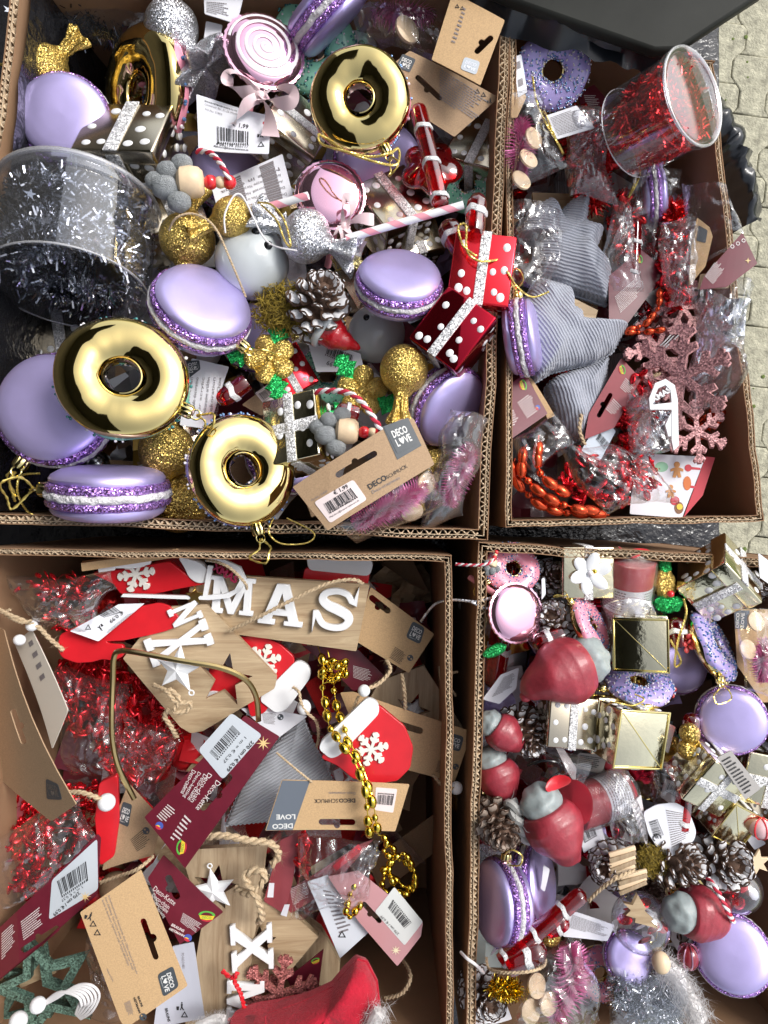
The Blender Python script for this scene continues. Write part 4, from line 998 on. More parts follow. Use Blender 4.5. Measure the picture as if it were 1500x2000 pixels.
def straw(label,a,b,r_,z0,z1):
    o=W(*a,z0); e=W(*b,z1)-o; r=thing('striped_stick',label,'stick',Matrix.Translation(o)); k=Lm(r_,z0); ob('stick',tube([e*(i/10) for i in range(11)],k,14),white,r)
    d=e.normalized(); u=d.orthogonal().normalized(); v=d.cross(u); L=e.length; n=int(L/(k*7))+1
    for s in range(n):
        V=[];Fc=[]
        for i in range(25):
            t=i/24*2*PI
            for w_ in (0,k*2.6): x=min(max(0,s*k*7+i/24*k*7+w_-k*3),L); V.append(tuple(d*x+(u*math.cos(t)+v*math.sin(t))*k*1.03))
        for i in range(24): Fc.append((2*i,2*i+1,2*i+3,2*i+2))
        ob('pink_stripe',(V,Fc),pinkst,r)
    return r
straw('pink and white striped stick lying across the champagne gift boxes',(676,466),(905,400),7.5,.012,.02)
straw('short pink striped stick end poking out above the silver sweet',(498,412),(602,382),7.5,-.0,.01)
put('candy_gold',366,468,-.02,54,(0,0,1),85,'gold glitter sweet under the jute loop above the middle left macaron',(.95,1,1))
put('candy_gold1',455,425,-.0,40,(0,.2,1),200,'small gold glitter sweet with mirror cap beside the white leaflet')
put('candy_silver',598,462,.0,52,(0,.1,1),-22,'silver glitter sweet with both ends twisted above the pine cone',(.92,1,1))
put('candy_silver',505,442,-.02,30,(0,.1,1),0,'silver glitter twist peeking out beside the small gold sweet',(.8,1,1))
strand('jute_loop','thin jute loop lying over the gold glitter sweet','twine',[(330,450,.02),(345,425,.03),(380,418,.03),(420,445,.03),(455,520,.025),(480,580,.01)],3.2,jute,1,fuzz=40)
strand('gold_thread','gold thread curling over the silver glitter sweet','thread',[(503,396,.02),(530,400,.03),(555,430,.035),(568,480,.03),(556,470,.03),(540,430,.03),(510,400,.02)],2.2,goldcord,1)
strand('white_string','fine white string looped over the small gold sweet','string',[(440,455,.025),(440,415,.03),(470,380,.03),(520,470,.02),(580,490,.02)],1.8,whitecord)
put('snowman',492,512,-.025,72,(.1,.1,1),42,'white ceramic snowman with black eyes between macaron and pine cone')
put('snowman',735,652,-.06,56,(.1,.1,1),120,'white ceramic snowman in shade under the middle macaron')
put('macaron',392,606,-.0,100,(.46,.50,.73),-40,'lilac macaron facing up left of the pine cone')
put('macaron',779,556,.0,86,(.10,.60,.79),140,'lilac macaron facing up right of the pine cone')
put('cone_white',622,592,-.005,60,(.28,.35,.85),20,'white tipped pine cone in the middle of the big box')
def mossy(label,cx,cy,z,rx,ry,n,m,seed):
    rg=random.Random(seed); r=thing('moss_tuft',label,'moss',Matrix.Translation(W(cx,cy,z))); V=[];Fc=[]; X=Lm(rx,z);Y=Lm(ry,z)
    for i in range(n):
        d=V3([rg.gauss(0,1) for _ in range(3)]).normalized(); d.z=abs(d.z); p=V3((d.x*X,d.y*Y,d.z*X*.6))*rg.uniform(.5,1); q=p+V3([rg.gauss(0,1) for _ in range(3)]).normalized()*X*.3; s=V3([rg.gauss(0,1) for _ in range(3)]).normalized()*X*.018; c=p.lerp(q,.5)+V3([rg.gauss(0,X*.07) for _ in range(3)]); o=len(V)
        V+=[tuple(p-s),tuple(p+s),tuple(c+s),tuple(c-s),tuple(q)]; Fc+=[(o,o+1,o+2,o+3),(o+3,o+2,o+4)]
    ob('moss_strands',(V,Fc),m,r,smooth=False)['kind']='stuff'; ob('moss_clump',ell(X*.7,Y*.7,X*.4,16,10,lambda p:p*(1+.2*nz(p,90))),moss,r); return r
mossy('dry brown moss at the base of the white tipped pine cone',560,610,-.02,66,56,1900,mossg,1)
put('redhat',640,642,-.02,40,(.1,.1,1),-42,'glossy red elf hat with white brim below the pine cone')
r=card('price_tag','white price tag tilted under the glossy red elf hat',[(598,660),(704,690),(712,726),(618,726)],-.045,paper); bars(r,[(690,694),(640,676),(634,694),(684,714)],seed=8); txt(r,'€ 1,99',(672,716),(640,704),ink)
put('gift_red',938,540,-.005,68,(-.05,.05,1),-8,'bright red gift box with white dots beside the right cardboard wall',(.85,1,.8))
put('gift_dark',888,655,.005,62,(-.22,.12,1),-38,'dark red mirror gift box standing below the bright red one',(.92,1,.9))
r=card('care_tag','white tag corner under the dark red mirror gift box',[(905,690),(968,660),(966,722),(925,726)],-.05,paper)
put('candy_gold1',789,722,.0,47,(0,.1,1),-95,'gold glitter sweet hanging down above the large kraft header card',(1.05,1,1))
put('flower',528,700,-.01,44,(.1,.1,1),20,'gold glitter flower with green leaf left of the price tag')
put('flower',708,764,-.02,44,(.1,.0,1),70,'gold glitter flower with green leaves above the red white cord')
put('stick1',425,786,-.005,19,(0,.2,1),38,'short red glass stick lying beside the gold flower',(1.15,1,1))
put('gift_red',560,735,-.07,44,(.2,.1,1),30,'red gift box in shade under the gold glitter flower')
put('donut_green',640,735,-.085,60,(.1,.1,1),30,'green iced donut in deep shade under the tilted price tag')
r=card('care_tag','white leaflet beside the left gold donut printed sideways',[(375,700),(447,716),(408,838),(350,830)],-.03,paper,(.05,0,1)); logo(r,[(366,742),(362,706),(390,704),(392,722)],slate,pale,3)
for k,s in enumerate(('decorative item','Artículo decorativo','nur acrylic','Dekorative artiklen','dekoration','Made in China')): txt(r,s,(366+12*k,812),(378+11*k,738),greyink,hpx=6)
r=card('price_tag','kraft price tag between the gold flower and red glass stick',[(472,790),(528,750),(556,776),(510,812)],-.04,kraftd); patch(r,[(498,768),(528,748),(548,770),(518,792)],pinkp); bars(r,[(504,770),(526,756),(538,770),(516,786)],seed=4)
put('donut_green',240,738,.035,126,(-.26,-.12,-1),-25,'large gold donut lying over a lilac macaron at left',(1,.97,1))
put('macaron',112,802,-.015,112,(.1,.12,1),-120,'lilac macaron facing up under the left gold donut')
put('macaron',214,962,-.0,116,(.03,.985,.16),180,'lilac macaron standing on edge at the lower left cardboard wall')
strand('gold_thread','gold thread loop beside the macaron standing on edge','thread',[(78,925,-.02),(40,930,-.02),(35,965,-.02),(55,1000,-.03),(80,1010,-.03)],2.4,goldcord,1)
put('donut_lilac',474,918,.012,112,(-.42,-.05,-.9),-75,'oval gold donut with lilac icing left of the large kraft card',(1,.92,1))
put('candy_gold',326,880,-.04,54,(0,.1,1),80,'dark gold glitter sweet between the left and the oval gold donut')
put('candy_gold1',350,985,-.055,56,(0,.1,1),100,'gold glitter sweet in shade at the bottom cardboard wall')
put('gift_gold',590,850,-.01,66,(-.35,.2,.9),6,'gold mirror gift box behind the large kraft header card',(.85,1,1))
put('felt',678,842,.025,36,(.0,.25,1),-4,'felt ball pendant with wooden bead above the large kraft header card')
put('stick1',655,800,.015,18,(.2,.1,1),-10,'short red glass stick pointing at the viewer over the gold gift box',(.8,1,1))
strand('twisted_cord','red and white twisted cord arching over the lower felt ball pendant','cord',[(616,766,.02),(650,763,.03),(690,772,.04),(722,805,.045),(745,842,.04)],6,redcord,1,whitecord)
put('macaron',872,792,-.03,84,(.42,-.42,.5),215,'lilac macaron tilted on edge by the right wall above the clear bag')
r=card('care_tag','white tag edge beside the tilted macaron at the right wall',[(940,762),(952,772),(905,815),(896,806)],-.03,paper)
put('candy_gold1',838,905,-.06,40,(0,.1,1),250,'gold glitter sweet in shade behind the large kraft card')
# large header card
r=card('header_card','large brown kraft header card reading DECOSCHMUCK at the bottom of the big box',[(570,948),(782,818),(808,816),(850,905),(640,1036)],.045,kraftd,(.05,.12,1),'header card',holes=[slot((656,930),(736,884),12,-1)])
patch(r,[(747,834),(797,815),(824,869),(776,898)],slate,'logo_panel',dz=.0003); logo(r,[(750,835),(794,817),(816,866),(776,886)],slate,pale,2,dz=.0006)
txt(r,'DECO',(722,957),(757,936),ink,bold=.03); txt(r,'SCHMUCK',(757,936),(797,912),ink); txt(r,'Deco-ornaments',(728,965),(782,935),greyink)
patch(r,[(613,980),(690,937),(717,976),(645,1022)],pinkp,'sticker',rad=6); txt(r,'€ 1,99',(654,967),(681,953),ink,dz=.0008,bold=.01); bars(r,[(632,984),(686,953),(700,972),(644,1004)],seed=6).location.z=.0004; txt(r,'4 082198 393214',(645,1003),(696,975),ink,dz=.0008); txt(r,'Mail:deco@brauns-heitmann.de',(645,1012),(702,979),ink,dz=.0008); txt(r,'PO-No. 31824',(609,978),(640,960),greyink)
brush('bottle_brush_garland','pink bottle brush garland in clear bag below the large kraft card',[(690,1025,-.0),(740,1000,.01),(790,975,.01),(825,950,.0)],34,2600,brushp,3)
discs('',[(832,945,(.6,-.2,.7),'wooden slice at the end of the pink brush below the kraft card'),(805,1000,(.2,-.6,.7),'wooden slice under the pink brush near the bottom wall')],-.0,22)
sheet('clear_bag','clear bag hanging from the large kraft header card','plastic bag',[(650,1030,.03),(845,908,.03),(868,985,.01),(700,1062,.0)],clear,30,.015,.006,8)
brush('bottle_brush_garland','pink bottle brush standing in the clear bag at the right wall',[(925,872,-.01),(900,915,.0),(875,985,-.01)],30,2000,brushp,4)
sheet('clear_bag','crinkled clear bag holding a pink brush by the lower right corner','plastic bag',[(878,800,.02),(952,822,.0),(905,1010,-.01),(822,1045,-.02)],clear2,34,.028,.010,9)
strand('gold_thread','gold thread loop hanging over the bottom cardboard rim','thread',[(535,1010,.0),(525,1040,.01),(550,1062,.012),(600,1060,.012),(612,1040,.01),(560,1012,.01)],1.6,goldcord,1)
put('gift_cham',130,655,-.11,60,(.1,.1,1),10,'champagne gift box in deep shade below the silver tinsel tub')
put('macaron',560,890,-.11,80,(.2,.3,.9),10,'lilac macaron in deep shade between donut and gold gift box')
put('macaron',500,660,-.1,70,(.2,.3,.9),10,'lilac macaron in deep shade right of the middle left macaron')
put('macaron',450,340,-.11,80,(.2,.3,.9),10,'lilac macaron in deep shade under the white leaflet')
# ========== upper right box, contents low
ZO=.055
clutter('packaging_jumble','dim jumble of wrapped red tinsel packs in the bottom of the half empty box',boxTR,-.21,200,[maroon,paper,clear2,tinr,kraftd,cord2,maroon],2,75,.02)
put('donut_lilac',1078,140,-.075,70,(-.05,-.35,.93),-100,'lilac iced donut with blue sprinkles in the top left corner of the half empty box')
strand('gold_thread','gold thread trailing below the lilac iced donut','thread',[(1040,150,-.05),(1048,200,-.04),(1066,240,-.04),(1090,280,-.05),(1100,300,-.06),(1085,270,-.05),(1062,215,-.05)],2.2,goldcord,1)
r=card('care_tag','white leaflet hanging below the lilac iced donut',[(1066,226),(1126,206),(1162,250),(1088,272)],-.07,paper,(0,-.1,1)); para(r,[(1074,230),(1124,212),(1152,248),(1090,266)],8,greyink,4)
r=card('care_tag','white tag standing at the left wall beside the lilac iced donut',[(1002,112),(1018,106),(1030,180),(1012,190)],-.06,paper,(.3,0,1)); para(r,[(1006,116),(1016,112),(1026,178),(1014,184)],1,greyink,4)
r=card('header_card','kraft header card on edge below the lilac iced donut at the left wall',[(1002,150),(1012,152),(1028,190),(1010,230),(998,230)],-.06,kraft,(.3,0,1),'header card')
brush('bottle_brush_garland','pink bottle brush in clear bag at the left wall of the half empty box',[(1018,238,-.07),(1015,290,-.06),(1008,345,-.07)],34,2000,brushp,6)
discs('',[(1042,270,(.5,.1,.8),'top wooden slice beside the pink brush at the left wall'),(1032,310,(.45,.3,.8),'middle wooden slice beside the pink brush at the left wall'),(1018,352,(.4,.3,.8),'bottom wooden slice beside the pink brush at the left wall')],-.055,21)
sheet('clear_bag','clear bag over the pink brush at the left wall of the half empty box','plastic bag',[(1000,180,-.04),(1052,160,-.05),(1106,330,-.05),(1000,378,-.05)],clear,30,.01,.006,21)
r=card('header_card','maroon card behind the white leaflet at the upper wall',[(1125,185),(1160,165),(1182,190),(1180,214),(1140,216)],-.10,maroon); para(r,[(1140,186),(1165,186),(1175,206),(1146,208)],3,inkpale,5)
tangle('red_tinsel','red foil tinsel in the shiny bag below the white leaflet',1150,305,-.10,55,95,50,8,tinr,3,'tinsel',dz=.012)
tinsel('red_tinsel','red tinsel fringe in the shiny bag along the tub',[(1120,240,-.10),(1150,320,-.095),(1160,400,-.10)],38,2000,tinr,8,3)
sheet('foil_bag','shiny clear bag of red tinsel left of the red tub','plastic bag',[(1110,205,-.08),(1196,215,-.08),(1202,392,-.08),(1105,385,-.08)],clear2,34,.014,.012,22)
TB2=tub('tinsel_tub','clear round tub of red tinsel leaning on the upper right corner',1290,226,-.035,88,140,(.56,.05,.82),0)
tub_tinsel(TB2,'red_tinsel','red tinsel garland coiled inside the clear leaning tub',6500,tinr,12,hh=1.1,w=.02,ln=.3)
put('macaron',1276,385,-.10,56,(.96,.08,.28),100,'lilac macaron on edge under the leaning red tub')
strand('gold_thread','gold thread above the macaron under the leaning red tub','thread',[(1262,330,-.08),(1240,300,-.08),(1250,340,-.07),(1228,385,-.08),(1244,345,-.08)],2,goldcord,1)
put('stick',1243,372,-.10,14,(0,.1,1),-94,'red glass stick standing beside the macaron under the red tub')
r=slab('wood_plank','weathered wood plank behind the upper corduroy tree','plaque',[(1040,376),(1182,380),(1176,470),(1166,620),(1140,610),(1050,480)],PL(1110,440,-.13),.005,wood,part='board')
tA=[(1152,372),(1142,440),(1176,455),(1158,500),(1192,535),(1184,600),(1140,585),(1096,570),(1050,545),(1040,500),(1060,470),(1010,465),(1030,415),(1072,392),(1084,425),(1120,392)]
pillow('corduroy_tree','grey corduroy stuffed tree at the top of three in the half empty box','stuffed tree',tA,PL(1110,480,-.105,(-.05,.1,1),70),.026,cord,'grey corduroy stuffed trees',seed=1)
tB=[(1044,548),(1108,566),(1088,588),(1130,612),(1132,630),(1222,642),(1196,690),(1160,712),(1120,720),(1075,730),(1040,752),(1020,690),(1015,600)]
pillow('corduroy_tree','grey corduroy stuffed tree in the middle beside the macaron on edge','stuffed tree',tB,PL(1100,650,-.09,(.05,.1,1),30),.028,cord,'grey corduroy stuffed trees',seed=4)
tC=[(1076,742),(1130,722),(1186,700),(1180,752),(1165,805),(1140,830),(1130,862),(1090,840),(1066,790),(1062,760)]
pillow('corduroy_tree','grey corduroy stuffed tree at the bottom behind the faded maroon card','stuffed tree',tC,PL(1120,780,-.10,(.0,.1,1),15),.026,cord,'grey corduroy stuffed trees',seed=7)
r=slab('wood_plank','small wood piece between the upper two corduroy trees','plaque',[(1100,572),(1168,606),(1160,632),(1138,628),(1132,608)],PL(1130,600,-.085),.004,wood,part='board')
sheet('clear_bag','crumpled clear bag over the left side of the upper corduroy tree','plastic bag',[(995,385,-.075),(1100,415,-.075),(1085,560,-.07),(985,560,-.06)],clear,34,.012,.010,23)
put('macaron',1020,660,-.065,76,(.93,.12,.3),96,'lilac macaron on edge between the box wall and the middle corduroy tree')
strand('gold_thread','gold thread above the macaron beside the middle corduroy tree','thread',[(1018,583,-.06),(1000,555,-.05),(990,530,-.04),(1010,560,-.04),(1040,580,-.05),(1072,570,-.05)],2,goldcord,1)
tangle('red_bead_garland','red foil bead garland behind the clear bags in the middle of the half empty box',1260,560,-.12,50,130,60,8,redbd,5,dz=.012)
sheet('clear_bag','clear bag of red beads at the middle of the half empty box','plastic bag',[(1195,400,-.10),(1348,350,-.11),(1345,630,-.10),(1195,660,-.10)],clear,34,.012,.010,24)
sheet('clear_bag','milky bag strip hanging below the leaning red tub','plastic bag',[(1205,300,-.085),(1330,320,-.085),(1300,420,-.09),(1210,440,-.09)],clear,26,.012,.008,25)
r=card('header_card','maroon header card lying beside the upper corduroy tree',[(1188,540),(1252,486),(1302,530),(1226,632),(1190,640)],-.085,maroon,(0,.1,1),'header card'); para(r,[(1200,580),(1240,545),(1256,570),(1212,612)],7,inkpale,6,.35); ecosign(r,1250,506,8,80)
r=slab('grey_tag','grey plastic tag beside the maroon header card','tag',[(1256,580),(1306,548),(1334,588),(1290,618)],PL(1296,585,-.085),.001,mat('grey card',(.10,.09,.09),.4),rad=3)
beads('red_bead_garland','orange red bead garland below the grey plastic tag',[(1290,560,-.08),(1285,600,-.075),(1262,630,-.075),(1226,650,-.08),(1300,640,-.075)],15,7,orbd,'garland',3,1.7,facet=False)
r=slab('deer_cutout','brown cardboard pot shape in the clear bag at the right wall','cutout',[(1362,425),(1386,444),(1392,462),(1378,520),(1345,560),(1352,470)],PL(1370,480,-.06,(-.2,0,1)),.003,kraft,part='cutout'); patch(r,[(1364,440),(1382,450),(1378,475),(1360,470)],slate,rad=3)
r=card('header_card','maroon header card with gold star leaning on the right cardboard wall',[(1376,538),(1450,454),(1480,514),(1420,560),(1366,566)],-.025,maroon,(-.15,.1,1),'header card'); patch(r,star(1461,509,6,2,4),goldink); para(r,[(1376,540),(1400,506),(1418,530),(1392,556)],6,inkpale,7,.35); 
for k in range(3): patch(r,circ(1430+11*k,482-6*k,4,10),inkpale,holes=[circ(1430+11*k,482-6*k,2.6,10)[::-1]])
sheet('clear_bag','clear bag with stitched edge hanging from the maroon card at the right wall','plastic bag',[(1330,360,-.08),(1415,365,-.05),(1445,470,-.035),(1360,530,-.06)],clear,26,.008,.006,26)
r=card('header_card','small kraft card behind the maroon card with gold star',[(1368,535),(1428,532),(1424,562),(1362,566)],-.045,kraftd); patch(r,[(1380,542),(1402,540),(1400,556),(1378,558)],pinkp)
sheet('foil_packet','large crumpled silver packet at the right wall of the half empty box','plastic packet',[(1358,558,-.05),(1470,572,-.035),(1420,770,-.07),(1350,800,-.08)],clear2,40,.016,.016,27)
sheet('foil_sheet','silver foil sheet inside the large crumpled packet','foil',[(1362,565,-.06),(1464,582,-.045),(1412,745,-.08),(1356,790,-.09)],foil,40,.012,.016,77)
def flakething(label,cx,cy,z,rad,a,n=(0,0,1),m=None,clip=None):
    pl=PL(cx,cy,z,n); return slab('snowflake_ornament',label,'snowflake',flake(cx,cy,rad,a,.15),pl,.004,m or pk_gl,part='flake',group='pink glitter snowflakes')
pk_gl2=mat('dusty pink glitter',(.50,.25,.25),.5,.1,glit=(900,.8))
flakething('tall dusty pink snowflake standing left of the silver packet',1328,735,-.05,104,84,(-.72,.0,.69),pk_gl2)
flakething('dusty pink snowflake under the white thread cords',1285,680,-.08,64,10,(.2,.2,.9),pk_gl2)
flakething('dusty pink snowflake below the white sled near the sticker sheet',1362,842,-.075,62,35,(-.2,.3,.9),pk_gl2)
flakething('dusty pink snowflake in the dark behind the red beads',1310,625,-.125,56,0,(.2,.2,.9),pk_gl2)
for k in range(3): strand('white_string','fine pale string %s across the dusty pink snowflakes'%('stretched highest','stretched in the middle','stretched lowest')[k],'string',[(1272+5*k,690+2*k,-.085),(1300+3*k,665+4*k,-.08),(1330,630+10*k,-.09)],1.4,whitecord)
# white sled
def sled(label,pl,out,inn,bar,word,wp,m,mw,th=.004,group='cut out sled ornaments'):
    r=slab('sled_ornament',label,'sled ornament',out,pl,th,m,[i[::-1] for i in inn],part='runner_frame',group=group)
    for b in bar: patch(r,b,m,'crossbar',dz=-th,th=th*.9)
    if word: txt(r,word,*wp,mw,bold=.03,dz=-th*.8,ext=th*.7)
    return r
sled('white cut out sled between pink snowflakes and sticker sheet',PL(1300,800,-.045,(-.1,.1,1)),[(1268,778),(1280,748),(1300,740),(1318,752),(1324,780),(1326,870),(1316,880),(1312,860),(1312,800),(1270,800)],[[(1276,780),(1286,758),(1300,752),(1310,762),(1312,786),(1276,790)]],[[(1300,830),(1312,806),(1318,814),(1312,836),(1318,850),(1306,852)]],'XMAS',((1276,786),(1312,764)),white,white)
r=card('header_card','faded maroon header card with hanger slot among clear bags',[(1214,698),(1252,740),(1200,835),(1142,858),(1150,808)],-.075,maroonl,(-.1,.1,1),'header card',holes=[slot((1168,815),(1194,768),9,-1)]); ecosign(r,1216,722,9,75); para(r,[(1222,738),(1240,756),(1230,776),(1210,758)],4,inkpale,8); para(r,[(1198,778),(1216,796),(1200,816),(1182,800)],4,inkpale,9)
r=card('price_tag','pale blue sticker card with barcode under the faded maroon card',[(1176,812),(1203,842),(1172,900),(1135,880)],-.078,mat('pale blue card',(.55,.62,.70),.5)); bars(r,[(1172,846),(1190,866),(1180,878),(1164,858)],seed=12)
r=card('header_card','maroon header card in the lower left of the half empty box',[(984,758),(1026,730),(1070,808),(992,862)],-.075,maroon,(.05,.1,1),'header card'); ecosign(r,1022,752,10,72); para(r,[(1010,786),(1034,768),(1056,800),(1030,818)],5,inkpale,10,.4); para(r,[(992,806),(1006,798),(1016,826),(996,836)],4,inkpale,14,.4); ball2(r,1050,796,5)
slab('header_card','cream backing card under the lower left maroon header card','header card',[(1030,732),(1040,740),(1084,812),(1070,818)],PL(1056,775,-.08),.001,kraft,part='card')
strand('jute_loop','frayed jute twine beside the faded maroon card','twine',[(1136,810,-.07),(1132,840,-.065),(1142,868,-.07)],5,jute,1,fuzz=120)
strand('jute_loop','frayed jute twine above the white sled','twine',[(1240,745,-.08),(1265,738,-.075),(1288,730,-.08)],5,jute,1,fuzz=120)
beads('red_bead_garland','orange red leaf bead garland curving along the bottom wall of the half empty box',[(1006,895,-.075),(1002,915,-.07),(1012,945,-.07),(1045,975,-.065),(1085,995,-.065),(1130,1004,-.065),(1190,1006,-.07)],27,10.5,orbd,'garland',3,1.9)
beads('red_bead_garland','orange red leaf bead garland hanging from the lower left maroon card',[(1028,868,-.07),(1022,890,-.065),(1024,930,-.062),(1060,962,-.058),(1110,988,-.058),(1160,1000,-.06)],25,10.5,orbd,'garland',4,1.9)
beads('red_bead_garland','orange red leaf bead garland on the inner side of the lower curve',[(1052,850,-.065),(1050,880,-.06),(1050,905,-.06),(1064,935,-.055),(1100,960,-.055)],25,10.5,orbd,'garland',5,1.9)
tangle('red_bead_garland','heap of red foil beads under the crumpled bag at the bottom wall',1190,930,-.085,95,62,80,7,redbd,9,dz=.012)
tangle('red_bead_garland','strand of red foil beads rising from the crumpled bag to the sled',1235,850,-.085,32,80,60,7,redbd,10,dz=.012)
tangle('red_bead_garland','red foil beads inside the lower end of the silver packet',1378,810,-.10,28,48,36,6,orbd,11,dz=.012)
sheet('clear_bag','crumpled clear bag over red beads at the bottom of the half empty box','plastic bag',[(1070,872,-.05),(1240,890,-.06),(1330,970,-.06),(1180,1010,-.05)],clear,44,.022,.012,28)
sheet('clear_bag','crinkled clear bag beside the white sled','plastic bag',[(1225,745,-.08),(1290,790,-.08),(1318,860,-.08),(1228,880,-.08)],clear2,30,.012,.012,29)
sheet('clear_bag','clear bag under the lower left maroon card','plastic bag',[(1000,860,-.07),(1080,800,-.07),(1118,870,-.07),(1040,935,-.06)],clear,26,.008,.006,30)
# sticker sheet
r=card('sticker_sheet','white sheet of gingerbread stickers leaning in the lower right of the half empty box',[(1258,886),(1378,892),(1332,1012),(1230,1004),(1236,930)],-.09,paper,(-.12,.15,1),'sticker sheet')
gb=mat('gingerbread print',(.58,.26,.08),.5)
def man(x,y,s,m):
    patch(r,circ(x,y-s*.65,s*.38,12),m,'sticker'); patch(r,[(x-s*.3,y-s*.3),(x+s*.3,y-s*.3),(x+s*.8,y-s*.1),(x+s*.75,y+s*.2),(x+s*.35,y+s*.1),(x+s*.55,y+s*.9),(x+s*.15,y+s*.95),(x,y+s*.5),(x-s*.15,y+s*.95),(x-s*.55,y+s*.9),(x-s*.35,y+s*.1),(x-s*.75,y+s*.2),(x-s*.8,y-s*.1)],m,'sticker',dz=.0004)
patch(r,circ(1292,912,13,16,10),mat('mint print',(.25,.5,.33),.5),'sticker'); man(1322,918,16,gb); man(1310,960,13,gb)
patch(r,circ(1344,914,7,12),redink,'sticker'); patch(r,[(1350,912),(1368,914),(1368,918),(1350,917)],redink,'sticker'); patch(r,circ(1342,944,8,12,14),mat('orange print',(.62,.16,.03),.5),'sticker'); patch(r,[(1348,948),(1360,950),(1360,954),(1348,953)],redink,'sticker')
patch(r,circ(1318,978,9,12),redink,'sticker'); patch(r,circ(1326,992,9,12,12),mat('brown print',(.22,.10,.04),.5),'sticker'); patch(r,circ(1327,990,6,12),yelink,'sticker',dz=.0006); man(1275,940,10,mat('pale gingerbread print',(.55,.40,.25),.5))
slab('header_card','dark red card edge behind the sticker sheet','header card',[(1378,892),(1396,894),(1372,968),(1334,1012)],PL(1365,950,-.092,(-.12,.15,1)),.001,redink,part='card')

# more packs that fill the box
tangle('red_tinsel','red foil tinsel in the tall bags right of the upper corduroy tree',1225,440,-.10,30,70,60,7,tinr,51,'tinsel',dz=.012)
tangle('red_bead_garland','red foil beads in the bag below the brown pot shape',1320,540,-.08,30,70,60,7,redbd,52,dz=.012)
tinsel('red_tinsel','red tinsel fringe right of the lilac macaron under the tub',[(1315,400,-.09),(1318,470,-.085),(1325,540,-.08)],26,1500,tinr,28,3)
sheet('foil_bag','tall shiny bag left of the macaron under the leaning red tub','plastic bag',[(1188,400,-.075),(1236,395,-.075),(1246,560,-.07),(1190,560,-.07)],clear2,30,.012,.012,61)
sheet('foil_bag','shiny bag of red beads right of the maroon header card','plastic bag',[(1290,430,-.075),(1352,410,-.07),(1352,600,-.06),(1300,610,-.07)],clear2,30,.012,.012,62)
tangle('red_bead_garland','red foil beads between the snowflakes and the crumpled bag',1245,800,-.075,28,75,60,6,redbd,53,dz=.012)
sheet('foil_bag','silvery crinkled wrap between white sled and faded maroon card','plastic bag',[(1224,760,-.07),(1258,760,-.07),(1290,880,-.07),(1236,890,-.07)],clear2,34,.012,.014,63)
tangle('silver_tinsel','silver foil strips in the wrap beside the white sled',1275,830,-.085,35,55,50,7,tins,54,'tinsel',dz=.01)
flakething('dusty pink snowflake half under the silver packet',1335,600,-.085,58,5,(.1,.1,1),pk_gl2)
flakething('dusty pink snowflake lying left of the tall pink snowflake',1300,740,-.085,60,48,(.1,.2,1),pk_gl2)

ZO=0
# ========== lower left box: wooden plaques, mittens, packets
ZO=-.02
clutter('packaging_jumble','dark jumble of maroon packs and wood deep in the lower left box',boxBL,-.17,300,[maroon,kraftd,clear2,redwood,wood,paper,maroon,tinr],3,80,.025)
SER={'A':[[(0,0),(.36,0),(.36,.09),(.27,.09),(.31,.24),(.66,.24),(.70,.09),(.60,.09),(.60,0),(1,0),(1,.09),(.90,.09),(.62,1),(.36,1),(.10,.09),(0,.09)],[(.35,.36),(.49,.84),(.62,.36)]],
'X':[[(0,0),(.40,0),(.40,.09),(.29,.09),(.50,.40),(.71,.09),(.60,.09),(.60,0),(1,0),(1,.09),(.91,.09),(.60,.51),(.88,.91),(.97,.91),(.97,1),(.60,1),(.60,.91),(.69,.91),(.50,.63),(.31,.91),(.40,.91),(.40,1),(.03,1),(.03,.91),(.12,.91),(.40,.51),(.09,.09),(0,.09)]],
'M':[[(0,0),(.30,0),(.30,.09),(.22,.09),(.22,.74),(.45,0),(.57,0),(.80,.74),(.80,.09),(.71,.09),(.71,0),(1,0),(1,.09),(.93,.09),(.93,.91),(1,.91),(1,1),(.76,1),(.51,.24),(.26,1),(0,1),(0,.91),(.08,.91),(.08,.09),(0,.09)]],
'N':[[(0,0),(.32,0),(.32,.1),(.22,.1),(.22,.72),(.74,0),(.92,0),(.92,.9),(1,.9),(1,1),(.68,1),(.68,.9),(.78,.9),(.78,.24),(.26,1),(0,1),(0,.9),(.08,.9),(.08,.1),(0,.1)]]}
def sshape():
    C_=spl([V3(p) for p in ((.86,.72,0),(.74,.88,0),(.5,.94,0),(.24,.86,0),(.18,.70,0),(.32,.57,0),(.55,.49,0),(.78,.38,0),(.84,.24,0),(.72,.09,0),(.48,.04,0),(.24,.10,0),(.10,.30,0))],6); L_=[];R_=[]
    for i,p in enumerate(C_):
        t=(C_[min(i+1,len(C_)-1)]-C_[max(0,i-1)]).normalized(); n=V3((-t.y,t.x,0)); f=i/(len(C_)-1); w=.055+.05*math.exp(-((f-.5)/.22)**2)
        L_.append((p.x+n.x*w,p.y+n.y*w)); R_.append((p.x-n.x*w,p.y-n.y*w))
    return [L_+[(.02,.02),(.0,.40),(.10,.40)]+R_[::-1]+[(.98,1.0),(.98,.64)]]
SER['S']=sshape()
def serif(r,ch,p0,p1,hpx):
    pl=PLS[r.name]; a=V3((*pl.uv(*p0),0)); b=V3((*pl.uv(*p1),0)); d=b-a; n=V3((-d.y,d.x,0)).normalized()*Lm(hpx,pl.z)
    lp=[[((a+d*x+n*y).x,(a+d*x+n*y).y) for x,y in l] for l in SER[ch]]; fob('raised_letter',lp,.006,white,r,.003,.0006)
